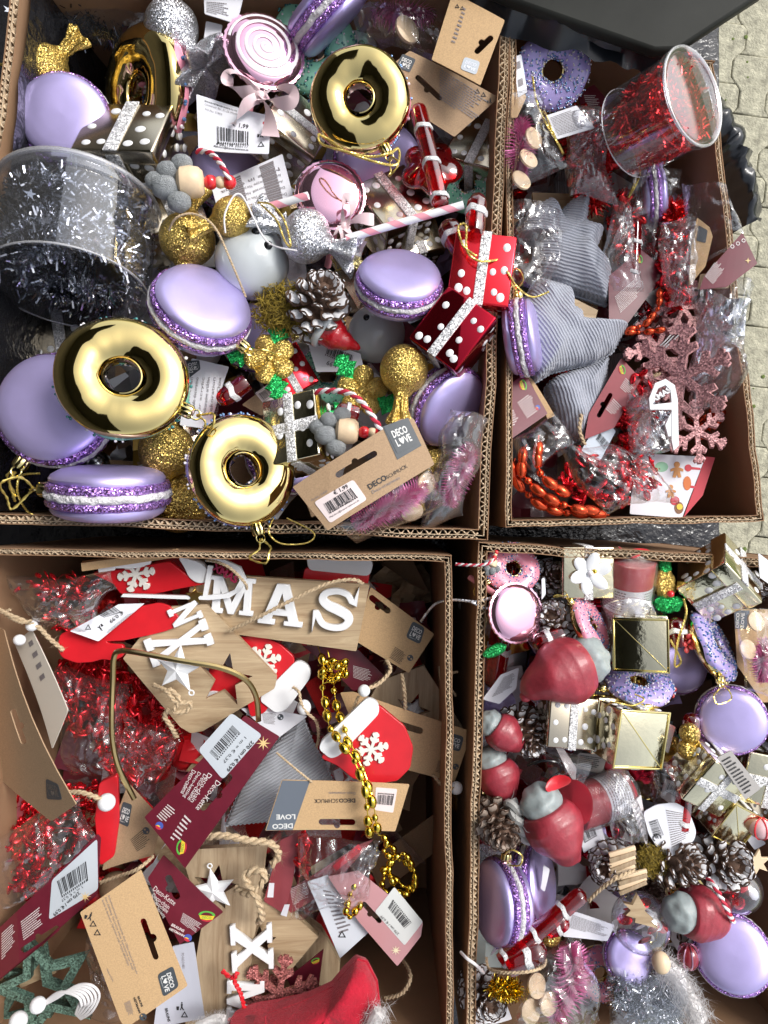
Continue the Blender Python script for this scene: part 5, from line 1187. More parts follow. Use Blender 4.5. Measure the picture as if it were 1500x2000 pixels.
# MAS plaque with raised letters
q=[(375,1118),(722,1142),(696,1272),(440,1236),(360,1222)]
r=slab('xmas_plaque','pale oak plaque with raised white letters MAS beside the carton wall','plaque',q,PL(560,1190,-.03,(.0,-.06,1)),.008,wood,part='board',rad=3)
for ch,p0,p1 in (('M',(410,1192),(494,1200)),('A',(506,1213),(590,1222)),('S',(610,1222),(692,1232))): serif(r,ch,p0,p1,(70,78,80)['MAS'.index(ch)])
strand('jute_twine','jute twine slung across the letters of the oak plaque','twine',[(448,1232,-.015),(505,1205,-.005),(570,1172,.0),(640,1140,.0),(690,1132,-.0),(708,1140,-.01)],5,jute,1,fuzz=260)
# plank on edge, mitten, sled
def mitten(label,body,cuff,pl,fl=None,th=.006,m=redwood,holep=None):
    r=slab('mitten_ornament',label,'mitten ornament',body,pl,th,m,part='mitten_body',rad=6,bev=.0006,group='red wooden mittens')
    if cuff: fob('cuff',[[pl.uv(*p) for p in rounded(cuff,14)]]+([[pl.uv(*p) for p in circ(holep[0],holep[1],4,10)][::-1]] if holep else []),th*1.3,white,r,-th*.5+.0012,.0005)
    if fl: patch(r,flake(*fl),mat('cream painted wood',(.74,.71,.64),.5),'snowflake',dz=0,th=.0025)
    return r
mitten('upper red mitten with cream snowflake under the slanted kraft board',[(180,1120),(250,1112),(330,1098),(372,1130),(405,1132),(400,1140),(345,1150),(290,1162),(236,1160),(222,1140)],[(348,1086),(392,1098),(410,1118),(408,1134),(388,1138),(370,1126),(362,1106)],PL(300,1130,-.02,(.0,-.25,1)),(267,1120,36,10,.15))
r=slab('kraft_board','narrow kraft board on edge at the top carton wall over the red mitten','board',[(158,1100),(346,1076),(348,1088),(160,1116)],PL(250,1096,.0,(0,-.5,1)),.004,kraft,part='board')
patch(r,[(188,1112),(220,1106),(220,1118),(190,1122)],white,'raised_letter',dz=-.008,th=.004); patch(r,[(220,1108),(291,1097),(290,1106),(262,1114),(222,1114)],white,'raised_letter',dz=-.008,th=.004)
sled('cut out sled with dark red lettering beside the oak plaque',PL(440,1140,-.015,(.0,-.1,1)),[(236,1166),(408,1172),(448,1168),(472,1152),(480,1130),(470,1108),(440,1094),(408,1090),(400,1096),(440,1102),(462,1116),(468,1134),(458,1152),(440,1160),(404,1164),(404,1164),(416,1106),(406,1104),(396,1164),(240,1160)],[],[],'XMAS',((412,1112),(460,1140)),white,mat('dark red paint',(.30,.015,.06),.4),group='cut out sled ornaments')
patch(bpy.data.objects['sled_ornament'] if False else list(PLS.keys()) and bpy.data.objects[list(PLS.keys())[-1]],star(380,1164,16,7,5),g_gl,'star',dz=-.003,th=.004)
strand('jute_twine','jute twine tied to the round end of the dark sled','twine',[(404,1094,-.0),(425,1098,.005),(450,1110,.005),(478,1138,.0),(482,1150,-.01)],4,jute,1,fuzz=120)
mitten('red mitten peeking out behind the top edge of the oak plaque',[(596,1110),(722,1120),(715,1150),(590,1140)],[(606,1078),(720,1090),(728,1100),(722,1124),(604,1112),(600,1092)],PL(660,1110,-.045,(0,-.1,1)),None,holep=(666,1086))
mitten('plain red mitten back carrying a price tag above the red garland',[(112,1266),(118,1240),(150,1224),(190,1205),(250,1190),(310,1178),(330,1184),(350,1208),(348,1222),(322,1232),(290,1240),(240,1250),(205,1252),(212,1258),(240,1260),(240,1280),(222,1290),(200,1286),(180,1292),(150,1294),(122,1284)],None,PL(230,1235,-.015,(.05,.05,1)))
r=card('price_tag','white price tag reading 0,99 stuck on the plain red mitten',[(284,1178),(192,1253),(138,1232),(232,1180)],-.006,paper,(.05,.05,1)); txt(r,'€ 0.99',(238,1192),(213,1212),ink,hpx=8,bold=.01); bars(r,[(238,1196),(204,1206),(192,1200),(214,1178)][::-1],seed=5); bin_(r,198,1226,6,a=140); tri(r,173,1226,7); para(r,[(250,1200),(200,1240),(206,1243),(262,1196)],2,greyink,3)
# bagged red beads at the upper left
tangle('red_bead_garland','red beads in the crumpled bag in the upper left of the lower left box',110,1150,-.02,85,30,55,5,redbd,21,dz=.008)
tangle('red_bead_garland','red beads in the lower half of the upper left crumpled bag',140,1200,-.025,50,30,30,5,redbd,22,dz=.008)
sheet('clear_bag','crumpled clear bag of red beads at the upper left of the lower left box','plastic bag',[(18,1122,-.01),(218,1110,.0),(238,1162,.0),(70,1232,-.01)],clear,44,.022,.009,31)
sheet('clear_bag','lower flap of the crumpled clear bag beside the price tag','plastic bag',[(70,1180,-.0),(200,1150,.0),(190,1236,-.01),(60,1228,-.01)],clear,30,.012,.007,32)
strand('jute_twine','thick frayed jute at the left edge below the crumpled bag','twine',[(-5,1190,.0),(20,1202,.005),(45,1212,.005),(75,1225,.0),(100,1250,-.005),(124,1270,-.01)],6,jute,1,fuzz=240)
for x,y,lab in ((62,1222,'white wooden bead beside the knot of frayed jute'),(38,1250,'white wooden bead leaning on the brown header cards')):
    o=ob('wooden_bead',ell(Lm(12,0),Lm(11,0),Lm(11,0),20,12),white,None,Matrix.Translation(W(x,y,.0))); tag(o,lab,'bead','white wooden beads')
strand('jute_twine','jute twine knot at the left edge of the red mitten','twine',[(20,1190,.0),(10,1200,.0),(40,1216,.01),(62,1212,.01)],4,jute,1,fuzz=120)
# wood board with X, Y letters and star cut out
q=[(232,1290),(330,1180),(400,1178),(542,1322),(538,1345),(388,1440),(352,1422)]
st=[(398,1372),(415,1342),(430,1300),(442,1272),(446,1306),(478,1314),(494,1322),(470,1340),(440,1358),(448,1392),(432,1372)]
r=slab('xmas_plaque','oak board with white letter X and star shaped hole lying on red garland','plaque',[(240,1286),(322,1186),(404,1180),(540,1322),(536,1345),(396,1428),(372,1432),(352,1420)],PL(390,1310,-.022,(.05,.0,1)),.008,wood,holes=[star(440,1328,54,22,5,80)[::-1]],part='board',rad=3)
serif(r,'X',(284,1250),(303,1300),122); serif(r,'N',(330,1192),(345,1226),56)
def starorn(label,cx,cy,z,rad,a,m,n=(0,0,1),th=.004,nm='star_ornament',group='puffy white stars'):
    pl=PL(cx,cy,z,n); r=thing(nm,label,'star ornament',pl.M,group); k=Lm(rad,z); V=[(0,0,k*.26)]; N=10
    pts=[((k if i%2==0 else k*.44)*math.cos(R(a+36*i)),(k if i%2==0 else k*.44)*math.sin(R(a+36*i))) for i in range(10)]
    V+= [(x*.9,y*.9,k*.10) for x,y in pts]+[(x,y,0) for x,y in pts]+[(0,0,-k*.2)]; Fc=[(0,1+i,1+(i+1)%N) for i in range(N)]+[(1+i,11+i,11+(i+1)%N,1+(i+1)%N) for i in range(N)]+[(21,11+(i+1)%N,11+i) for i in range(N)]
    ob('star_body',(V,Fc),m,r,ang=25); ob('eyelet',tube([V3((1.08*k*math.cos(R(a+180+180))+k*.1*math.cos(t),1.08*k*math.sin(R(a))+k*.1*math.sin(t),0)) for t in [2*PI*i/14 for i in range(14)]],k*.03,6,True),m,r); return r
starorn('white metal star lying on the letter X of the oak board',348,1306,.012,50,-62,white,(-.1,-.1,1))
starorn('dark red glitter piece seen through the star hole of the oak board',440,1330,-.05,50,30,pk_gl,group='dark glitter stars',nm='glitter_star')
mitten('red mitten seen through the star hole of the oak board',[(410,1300),(470,1310),(468,1360),(440,1380),(405,1350)],[(402,1350),(432,1350),(432,1385),(404,1380)],PL(435,1340,-.042))
strand('jute_twine','frayed jute bow below the white metal star','twine',[(300,1338,-.0),(325,1350,.01),(345,1372,.012),(372,1372,.01),(365,1388,.01),(340,1390,.01),(350,1365,.012),(330,1345,.01)],6,jute,1,fuzz=420)
strand('jute_twine','frayed jute tail hanging off the oak board','twine',[(330,1385,.005),(322,1400,.0),(335,1420,.0),(345,1440,-.01)],6,jute,1,fuzz=220)
strand('brass_hook','bent brass wire frame lying over oak board and red garland','wire frame',[(505,1408,-.0),(500,1360,.005),(478,1326,.012),(430,1304,.02),(350,1290,.025),(260,1273,.025),(232,1272,.02),(222,1285,.018),(220,1330,.012),(218,1400,.01),(220,1450,.005),(232,1500,.0),(262,1560,-.01)],5.5,brass)
# red garland heap
tangle('red_bead_garland','heap of red leaf garland under the brass wire frame',190,1350,-.07,90,90,190,6.5,redbd,31,dz=.018,el=2.2)
tangle('red_bead_garland','red garland spilling below the oak board',270,1440,-.075,85,90,190,6.5,redbd,32,dz=.018,el=2.2)
tangle('red_bead_garland','red beads in the bag by the left kraft card',160,1600,-.055,80,75,120,6,redbd,33,dz=.014,el=1.7)
tangle('red_bead_garland','red beads in the bag over the leaning price card',60,1680,-.04,60,75,120,6,redbd,34,dz=.012,el=1.7)
tangle('red_bead_garland','red beads at the left edge beside the brown header card',30,1580,-.06,50,60,120,6,redbd,35,dz=.012,el=1.7)
sheet('clear_bag','crinkled clear bag over red garland right of the upright cards','plastic bag',[(105,1300,-.05),(240,1330,-.05),(250,1520,-.05),(130,1520,-.05)],clear,44,.016,.010,33)
sheet('clear_bag','clear bag over red garland below the oak board','plastic bag',[(235,1380,-.05),(350,1440,-.045),(300,1560,-.05),(220,1520,-.05)],clear,34,.014,.009,34)
# leaning cards at left
r=card('header_card','brown kraft header card on edge at the left side of the lower left box',[(-30,1220),(2,1232),(146,1572),(96,1606),(-30,1480)],.0,kraftd,(-.62,-.1,.78),'header card',holes=[slot((34,1382),(58,1450),12,-1)]); logo(r,[(96,1518),(118,1530),(122,1562),(94,1560)],slate,mat('worn print',(.15,.13,.11),.6),5); 
r=card('header_card','white backed card standing behind the brown kraft header card',[(30,1258),(64,1228),(130,1388),(104,1462)],-.012,mat('cream card',(.60,.55,.47),.6),(-.45,-.1,.9),'header card'); para(r,[(56,1250),(66,1242),(92,1330),(80,1340)],2,greyink,3)
r=card('header_card','maroon card corner standing between cream card and red garland',[(70,1240),(132,1378),(104,1460),(96,1440)],-.03,maroonl,(.5,0,1),'header card'); patch(r,[(108,1378),(118,1370),(122,1392),(112,1400)],paper,'sticker')
r=card('header_card','dark printed card at the left edge under the brown kraft card',[(-30,1500),(30,1470),(60,1560),(20,1640),(-30,1640)],-.05,maroonl,(.3,0,1)); para(r,[(-20,1520),(14,1500),(24,1600),(-10,1620)],6,inkpale,3)
o=ob('wooden_bead',ell(Lm(17,0),seg=24,ring=14),white,None,Matrix.Translation(W(208,1567,.0))); tag(o,'larger white wooden bead on jute at the red mitten edge','bead','white wooden beads')
strand('jute_twine','jute twine from the brown kraft card to the large white bead','twine',[(135,1548,.0),(160,1548,.005),(190,1558,.005),(205,1565,.0)],6,jute,1,fuzz=200)
mitten('red mitten edge standing below the large white bead',[(186,1600),(195,1530),(228,1515),(232,1600),(222,1672),(196,1690)],None,PL(210,1600,-.03,(.2,0,1)),th=.008)
mitten('red mitten corner at the left edge of the photo',[(-20,1722),(18,1718),(20,1745),(-20,1790)],None,PL(0,1750,-.05))
# deco kette maroon cards
r=card('header_card','maroon header card with grey sticker reading 270 cm in the middle of the box',[(280,1598),(478,1398),(545,1440),(360,1698)],.012,maroon,(-.05,.05,1),'header card',holes=[slot((392,1582),(452,1512),14,1)])
patch(r,[(388,1464),(452,1392),(512,1436),(436,1522)],greyp,'sticker',rad=8); bars(r,[(470,1432),(426,1484),(410,1468),(454,1416)][::-1],seed=15); txt(r,'270 cm / € 0,99',(492,1446),(443,1502),ink,hpx=9,bold=.02,dz=.0008); txt(r,'1 m = € 0,37',(478,1438),(436,1486),ink,hpx=7,dz=.0008)
for k,s in enumerate(('Deco-Kette','Deco-chain','Deco-chaîne','Deco-ketting','Deco-cadena')): txt(r,s,((424,1522),(408,1508),(399,1510),(388,1506),(376,1502))[k][0:2],((382,1578),(372,1564),(366,1560),(358,1556),(353,1548))[k],inkpale,hpx=(11,9,9,9,9)[k])
patch(r,star(514,1452,14,4,8),goldink,'star_print'); ecosign(r,352,1656,14,-82); ball2(r,310,1614,8); para(r,[(328,1570),(346,1584),(320,1612),(304,1596)],4,inkpale,4); para(r,[(362,1590),(376,1604),(344,1650),(330,1640)],4,inkpale,5)
r=card('header_card','maroon header card reading Deco Kette below the kraft card pair',[(288,1716),(318,1672),(436,1782),(350,1848)],-.01,maroon,(.05,.05,1),'header card',holes=[slot((326,1710),(348,1756),14,1)])
for k,s in enumerate(('Deco-Kette','Deco-chain','Deco-chaîne','Deco-ketting')): txt(r,s,((298,1738),(296,1750),(300,1762),(306,1774))[k],((340,1768),(329,1775),(326,1783),(320,1792))[k],inkpale,hpx=(10,8,8,8)[k])
ecosign(r,404,1788,15,5); para(r,[(358,1782),(396,1806),(380,1826),(352,1800)],5,inkpale,6); ball2(r,366,1834,8); txt(r,'BRAUNS',(334,1808),(358,1822),inkpale,bold=.03); txt(r,'HEITMANN',(330,1816),(358,1832),inkpale,bold=.03)
r=card('header_card','large maroon header card with grey price sticker leaning in the lower left corner',[(-40,1850),(188,1632),(194,1640),(188,1750),(-40,1950)],.0,maroon,(-.05,-.1,1),'header card',holes=[slot((40,1860),(116,1810),12,-1)])
patch(r,[(102,1718),(188,1640),(190,1740),(96,1796)],greyp,'sticker',rad=7); bars(r,[(172,1720),(122,1752),(112,1720),(168,1682)][::-1],seed=17).location.z=.0003; txt(r,'270 cm / € 0,99',(154,1740),(104,1784),ink,hpx=8,bold=.02,dz=.0008); txt(r,'1 m = € 0,37',(160,1730),(120,1756),ink,hpx=6,dz=.0008); patch(r,star(166,1752,11,3,8),goldink,'star_print'); para(r,[(40,1800),(80,1768),(84,1810),(46,1838)],5,inkpale,6); para(r,[(0,1826),(28,1800),(28,1850),(0,1880)],6,inkpale,7)
sheet('clear_bag','clear bag of red beads above the large maroon header card','plastic bag',[(-20,1640,-.01),(150,1545,-.01),(185,1640,.0),(-20,1800,.0)],clear,44,.014,.009,35)
# kraft cards
r=card('header_card','brown kraft header card with dark logo beside the red mitten edge',[(216,1620),(250,1530),(318,1600),(300,1670),(232,1690),(200,1700)],-.035,kraftd,(0,0,1),'header card'); logo(r,[(240,1566),(258,1572),(250,1616),(228,1606)],slate,pale,4); swirl(r,286,1622,7); para(r,[(254,1640),(282,1616),(300,1644),(268,1664)],5,ink,9)
r=card('header_card','large pale kraft header card with recycling marks at the bottom of the box',[(158,1780),(274,1700),(366,1926),(246,2006),(236,1990)],.02,kraft,(.0,.05,1),'header card',holes=[slot((278,1794),(306,1874),12,-1,.7)])
logo(r,[(338,1886),(350,1926),(320,1946),(308,1902)],slate,pale,7); bin_(r,176,1786,8,a=20); tri(r,184,1803,8); tri(r,192,1820,8); swirl(r,281,1983,7)
for k,s in enumerate(('Sicherheitshinweis: Dekoration Item Objet decoratif Articulo','Kein Spielzeug. Decorative article. Dekoratiivne ese. Artikl','Article de decoration. Dekorativni artikl. Artykuł dekoracyjny')): txt(r,s,(212-6*k,1748+4*k),(268-8*k,1900-8*k),greyink,hpx=5)
txt(r,'BRAUNS',(270,1944),(278,1964),ink,bold=.03); txt(r,'HEITMANN',(262,1946),(273,1976),ink,bold=.03); para(r,[(256,1950),(264,1978),(252,1984),(244,1956)],4,greyink,4); txt(r,'Made in China',(210,1890),(222,1914),greyink)
r=card('header_card','pale blue grey card under the large pale kraft card',[(336,1850),(378,1840),(400,1990),(300,2010),(310,1930)],-.015,mat('blue grey card',(.50,.52,.60),.5),(0,0,1),'header card'); txt(r,'PO-NO.31881',(354,1862),(356,1892),greyink,hpx=5); bin_(r,352,1966,8); tri(r,360,1984,8); txt(r,'BRAUNS',(322,1970),(328,1996),ink,bold=.03)
r=card('header_card','kraft header card with grey logo beside the right carton wall at top',[(724,1146),(848,1238),(798,1314),(694,1252)],-.05,kraft,(0,.05,1),'header card',holes=[slot((722,1164),(762,1196),12,1)]); logo(r,[(806,1212),(830,1226),(820,1258),(792,1244)],slate,pale,7); swirl(r,801,1284,6); para(r,[(772,1262),(794,1276),(788,1302),(760,1284)],5,ink,8)
r=card('header_card','kraft header card with dark logo beneath the snowflake mitten',[(664,1354),(690,1352),(922,1428),(888,1528),(716,1480)],-.03,kraft,(.0,.05,1),'header card',holes=[slot((754,1406),(826,1428),13,1)]); logo(r,[(874,1428),(906,1438),(898,1468),(868,1458)],slate,pale,7); swirl(r,890,1497,6); para(r,[(856,1484),(884,1490),(880,1518),(850,1506)],5,ink,8)
r=card('header_card','kraft header card reading DECOSCHMUCK upside down in the middle of the box',[(798,1530),(776,1618),(518,1622),(552,1520)][::-1] if False else [(552,1520),(800,1532),(772,1620),(518,1622)],.012,kraft,(0,.05,1),'header card',holes=[slot((622,1606),(694,1606),12,1)[::-1]])
patch(r,[(553,1521),(606,1524),(572,1621),(520,1621)],mat('grey print',(.12,.14,.17),.5),'logo_panel'); txt(r,'DECO',(572,1608),(532,1609),pale,bold=.03,hpx=10); txt(r,'LOVE',(577,1590),(540,1590),pale,bold=.03,hpx=10); txt(r,'SCHMUCK',(660,1560),(614,1560),ink,hpx=8); txt(r,'DECO',(694,1560),(662,1560),ink,bold=.03,hpx=8); txt(r,'Deco-ornaments',(694,1547),(642,1546),greyink,hpx=5)
patch(r,[(734,1538),(776,1541),(768,1586),(732,1582)],pinkp,'sticker',rad=3); bars(r,[(766,1572),(736,1570),(738,1548),(770,1550)],seed=7).location.z=.0003
strand('white_string','fine tan thread hooked on the upside down header card','string',[(540,1470,.0),(575,1500,.01),(610,1528,.015)],3,jute,1,fuzz=60)
# mittens with snowflake in the middle
mitten('red mitten with snowflake beneath the right end of the oak board',[(462,1246),(505,1242),(545,1258),(572,1282),(575,1310),(545,1352),(515,1392),(490,1400),(470,1320)],[(582,1288),(604,1302),(606,1322),(560,1384),(540,1392),(510,1368),(512,1358)],PL(530,1310,-.04),(516,1290,33,12,.15))
o=ob('wooden_bead',ell(Lm(14,0),Lm(16,0),Lm(14,0),20,12),white,None,Matrix.Translation(W(594,1382,-.02))); tag(o,'white oval bead hanging under the cuff of the left snowflake mitten','bead','white wooden beads')
strand('jute_twine','jute twine knotted under the left snowflake mitten','twine',[(572,1342,-.02),(584,1352,-.015),(588,1372,-.015),(600,1392,-.015),(618,1410,-.02),(622,1440,-.03),(618,1460,-.03)],4,jute,1,fuzz=160)
mitten('red mitten with white snowflake resting on the kraft header card',[(628,1480),(712,1370),(742,1380),(790,1420),(806,1460),(800,1500),(776,1524),(740,1530),(690,1520),(660,1495)],[(718,1362),(738,1372),(740,1392),(662,1474),(646,1480),(624,1462),(628,1448)],PL(720,1450,.0,(.02,.02,1)),(725,1462,33,12,.15))
o=ob('wooden_bead',ell(Lm(12,0),seg=20,ring=12),white,None,Matrix.Translation(W(711,1349,.0))); tag(o,'white round bead above the cuff of the right snowflake mitten','bead','white wooden beads')
o=ob('wooden_bead',ell(Lm(13,0),seg=20,ring=12),white,None,Matrix.Translation(W(891,1539,-.02))); tag(o,'white round bead at the right end of the lower kraft header card','bead','white wooden beads')
strand('jute_twine','jute twine from the round bead to the kraft cards','twine',[(716,1345,-.0),(740,1335,-.005),(762,1310,-.01),(755,1290,-.02)],5,jute,1,fuzz=200)
strand('jute_twine','jute twine loop behind the right snowflake mitten','twine',[(700,1360,-.01),(690,1385,-.01),(684,1410,-.01)],4,jute,1,fuzz=80)
strand('jute_twine','jute twine over the wooden star plaque','twine',[(785,1316,-.03),(790,1350,-.025),(792,1385,-.03)],5,jute,1,fuzz=120)
strand('jute_twine','jute twine to the bead at the lower kraft header card','twine',[(846,1514,-.02),(862,1532,-.015),(885,1540,-.015)],4,jute,1,fuzz=120)
strand('jute_twine','frayed twine knot on the right carton wall','twine',[(858,1302,-.04),(862,1330,-.035),(880,1345,-.035),(890,1358,-.04),(868,1322,-.035),(894,1312,-.03)],3,jute,1,fuzz=200)
strand('silver_string','silver cord arching over the carton rims','cord',[(822,1214,-.02),(850,1180,.0),(885,1172,.012),(930,1175,.02),(960,1168,.02),(968,1178,.02),(950,1188,.02),(920,1175,.02)],2.6,silcord,1)
r=slab('wood_plaque','weathered wood house plaque with star hole beside the right carton wall','plaque',[(690,1420),(742,1330),(828,1300),(906,1424),(880,1500),(760,1500)],PL(800,1390,-.06),.007,wooddk,holes=[star(806,1388,36,15,5,70)[::-1]],part='board')
starorn('white star seen in the hole of the weathered wood house plaque',806,1392,-.075,40,60,white)
# corduroy
pillow('corduroy_tree','grey corduroy stuffed tree beside the 270 cm card in the lower left box','stuffed tree',[(590,1395),(612,1450),(640,1500),(652,1530),(560,1600),(440,1612),(470,1540),(520,1470)],PL(550,1520,-.05,(0,.1,1),-60),.014,cord2,'grey corduroy stuffed trees',seed=11)
r=card('price_tag','white tag with print between the brown plaque and the corduroy tree',[(470,1384),(512,1380),(600,1400),(545,1440),(530,1432)],-.045,paper); swirl(r,548,1400,6); para(r,[(512,1392),(540,1392),(544,1416),(516,1412)],5,greyink,8)
# gold chain
beads('gold_bead_chain','gold bead chain hanging from under the oak plaque over the kraft card',[(620,1260,-.04),(632,1300,-.03),(630,1350,-.02),(636,1390,-.01),(645,1420,.0),(660,1445,.015),(685,1475,.02),(702,1510,.025),(712,1545,.03),(718,1590,.03),(722,1630,.02)],26,8.5,goldbd,'bead chain',1,1.5,'gold bead chains')
beads('gold_bead_chain','second gold strand lying beside the hanging gold chain',[(640,1270,-.04),(650,1320,-.03),(656,1370,-.015),(668,1410,.0),(682,1445,.012),(698,1480,.02),(716,1520,.025),(728,1560,.03),(734,1600,.03),(738,1632,.02)],26,8.5,goldbd,'bead chain',2,1.5,'gold bead chains')
rg=random.Random(5)
beads('gold_bead_chain','bunched gold chain knot below the edge of the oak plaque',[(620,1300,-.035),(660,1290,-.03),(670,1310,-.03),(640,1325,-.025),(625,1315,-.025),(650,1305,-.02),(675,1290,-.025),(672,1320,-.025),(630,1335,-.02)],15,7,goldbd,'bead chain',3,1.3,'gold bead chains')
beads('gold_bead_chain','gold chain coil in the shade by the right carton wall',[(745,1640,-.03),(770,1660,-.03),(760,1690,-.03),(745,1700,-.03),(775,1720,-.03),(800,1735,-.03),(812,1715,-.03),(798,1690,-.03),(772,1680,-.03),(748,1725,-.03),(762,1750,-.03),(790,1752,-.03)],14,6.5,goldbd,'bead chain',4,1.4,'gold bead chains')
beads('gold_bead_chain','short gold chain inside the clear bag at the pale maroon card',[(698,1700,-.02),(692,1730,-.015),(680,1760,-.01),(676,1785,-.01),(690,1790,-.01),(700,1770,-.01)],14,7,goldbd,'bead chain',5,1.3,'gold bead chains')
beads('gold_bead_chain','loose gold chain end trailing above the pale maroon card',[(738,1630,-.02),(755,1640,-.02),(752,1665,-.02),(772,1672,-.02),(790,1668,-.022),(806,1690,-.025),(812,1730,-.025),(796,1745,-.025),(776,1738,-.02),(760,1712,-.02)],13,6.5,goldbd,'bead chain',7,1.4,'gold bead chains')
for x,y in ((518,1250),(575,1257),(590,1260)): pass
r=card('header_card','maroon card in shade under the right end of the oak plaque',[(590,1260),(700,1270),(760,1330),(690,1350),(640,1300)],-.075,maroon); para(r,[(690,1300),(730,1310),(720,1334),(690,1324)],5,inkpale,3)
# lower middle: wood trees, twine, cards
r=slab('wood_plaque','tall wood plaque with white letter X and jute at the bottom of the box','plaque',[(352,1660),(520,1652),(508,1760),(492,1860),(482,1990),(360,2010),(395,1800)],PL(440,1830,-.02,(0,.05,1)),.008,wooddk,holes=[star(420,1734,46,20,5,80)[::-1]],part='board')
serif(r,'X',(452,1804),(457,1892),78); serif(r,'M',(447,1910),(446,1985),70)
starorn('white metal star in the hole of the tall wood plaque',418,1738,-.018,44,100,white)
strand('jute_twine','thick jute rope over the top of the tall wood plaque','twine',[(380,1640,-.0),(430,1632,.008),(490,1642,.01),(530,1648,.008),(545,1670,.0),(530,1690,-.0)],9,jute,1,fuzz=420)
strand('jute_twine','frayed jute bow on the right edge of the tall wood plaque','twine',[(460,1735,.0),(490,1745,.012),(518,1715,.015),(505,1700,.015),(478,1712,.012),(500,1750,.015),(512,1790,.01),(505,1800,.0)],9,jute,1,fuzz=600)
strand('jute_twine','fuzzy jute strand across the brown kraft card','twine',[(196,1724,-.02),(230,1712,-.015),(268,1698,-.01),(300,1672,-.02)],5,jute,1,fuzz=280)
r=slab('wood_plaque','slanted wood house plaque with star hole right of the tall plaque','plaque',[(508,1742),(530,1750),(622,1830),(560,1905),(488,1960),(492,1850)],PL(545,1850,-.035,(.05,0,1)),.008,wood,holes=[star(508,1842,34,15,5,20)[::-1]],part='board')
r=slab('wood_plaque','lower wood board standing behind the clear bag','plaque',[(560,1770),(626,1815),(664,1880),(660,1930),(600,1920),(560,1860)],PL(610,1850,-.06),.008,wooddk,part='board')
r=card('header_card','maroon header card with pale stickers right of the jute bow',[(548,1640),(588,1624),(570,1730),(556,1785),(515,1760)],-.03,maroonl,(0,0,1),'header card'); patch(r,[(526,1724),(536,1724),(534,1752),(522,1752)],paper,'sticker'); patch(r,[(556,1766),(566,1766),(560,1790),(548,1786)],paper,'sticker')
tangle('red_bead_garland','little red coil garland in the clear bag under the kraft card',592,1670,-.02,12,48,22,6,redbd,41,dz=.006)
r=card('header_card','maroon card in the clear bag under the gold chain',[(564,1740),(640,1690),(700,1650),(730,1640),(640,1740),(560,1790)],-.035,maroonl); para(r,[(566,1736),(598,1722),(602,1756),(572,1768)],6,inkpale,6); patch(r,[(650,1690),(700,1648),(708,1660),(656,1700)],redink)
r=card('header_card','white leaflet with fine print beside the pale maroon card',[(600,1722),(640,1710),(720,1820),(664,1872)],-.02,mat('pale leaflet',(.62,.66,.72),.55),(0,.0,1)); para(r,[(630,1736),(648,1740),(690,1816),(664,1826)],6,greyink,12); tri(r,668,1826,9)
r=card('header_card','faded pale maroon card with barcode sticker and gold star by the right wall',[(640,1712),(700,1700),(826,1802),(822,1828),(776,1888),(700,1800)],-.012,mat('glossy pale maroon card',(.50,.26,.27),.22,coat=.5),(0,.05,1),'header card',holes=[slot((708,1762),(744,1802),10,1)]); patch(r,[(770,1732),(826,1800),(790,1846),(732,1780)],mat('pale sticker',(.60,.62,.60),.5),'sticker',rad=4); bars(r,[(804,1800),(768,1756),(758,1772),(790,1812)][::-1],seed=21).location.z=.0003; txt(r,'270 cm / € 0,99',(780,1822),(746,1786),ink,hpx=6,dz=.0008); patch(r,star(773,1856,10,3,8),mat('pale gold print',(.75,.68,.45),.4),'star_print')
sheet('clear_bag','shiny crumpled clear bag under the upside down header card','plastic bag',[(580,1630,-.0),(740,1650,.0),(720,1760,.0),(560,1800,-.01)],clear,44,.012,.010,36)
sheet('clear_bag','bright crinkled bag neck below the gold chain','plastic bag',[(680,1650,.0),(742,1660,.005),(735,1700,.005),(690,1720,.0)],clear2,26,.010,.012,37)
r=card('header_card','maroon card behind the lower glitter snowflake',[(560,1910),(632,1855),(622,1930),(580,1960)],-.04,maroon); ecosign(r,616,1876,8,-20)
flakething('dusty red glitter snowflake at the bottom beside the felt hat',545,1945,-.012,78,20,(0,.05,1),mat('dusty red glitter',(.36,.12,.11),.45,.25,glit=(900,.8)))
flakething('broken dusty red glitter snowflake arm beside the red string',495,1950,-.025,60,40,(0,.05,1),mat('dusty red glitter',(.36,.12,.11)))
strand('red_string','bright red cord knotted over the tall wood plaque','string',[(434,1896,.01),(452,1910,.015),(464,1900,.018),(458,1915,.015),(470,1940,.01),(478,1975,.005),(474,1990,.0),(484,1995,.0)],4.5,redbead,1)
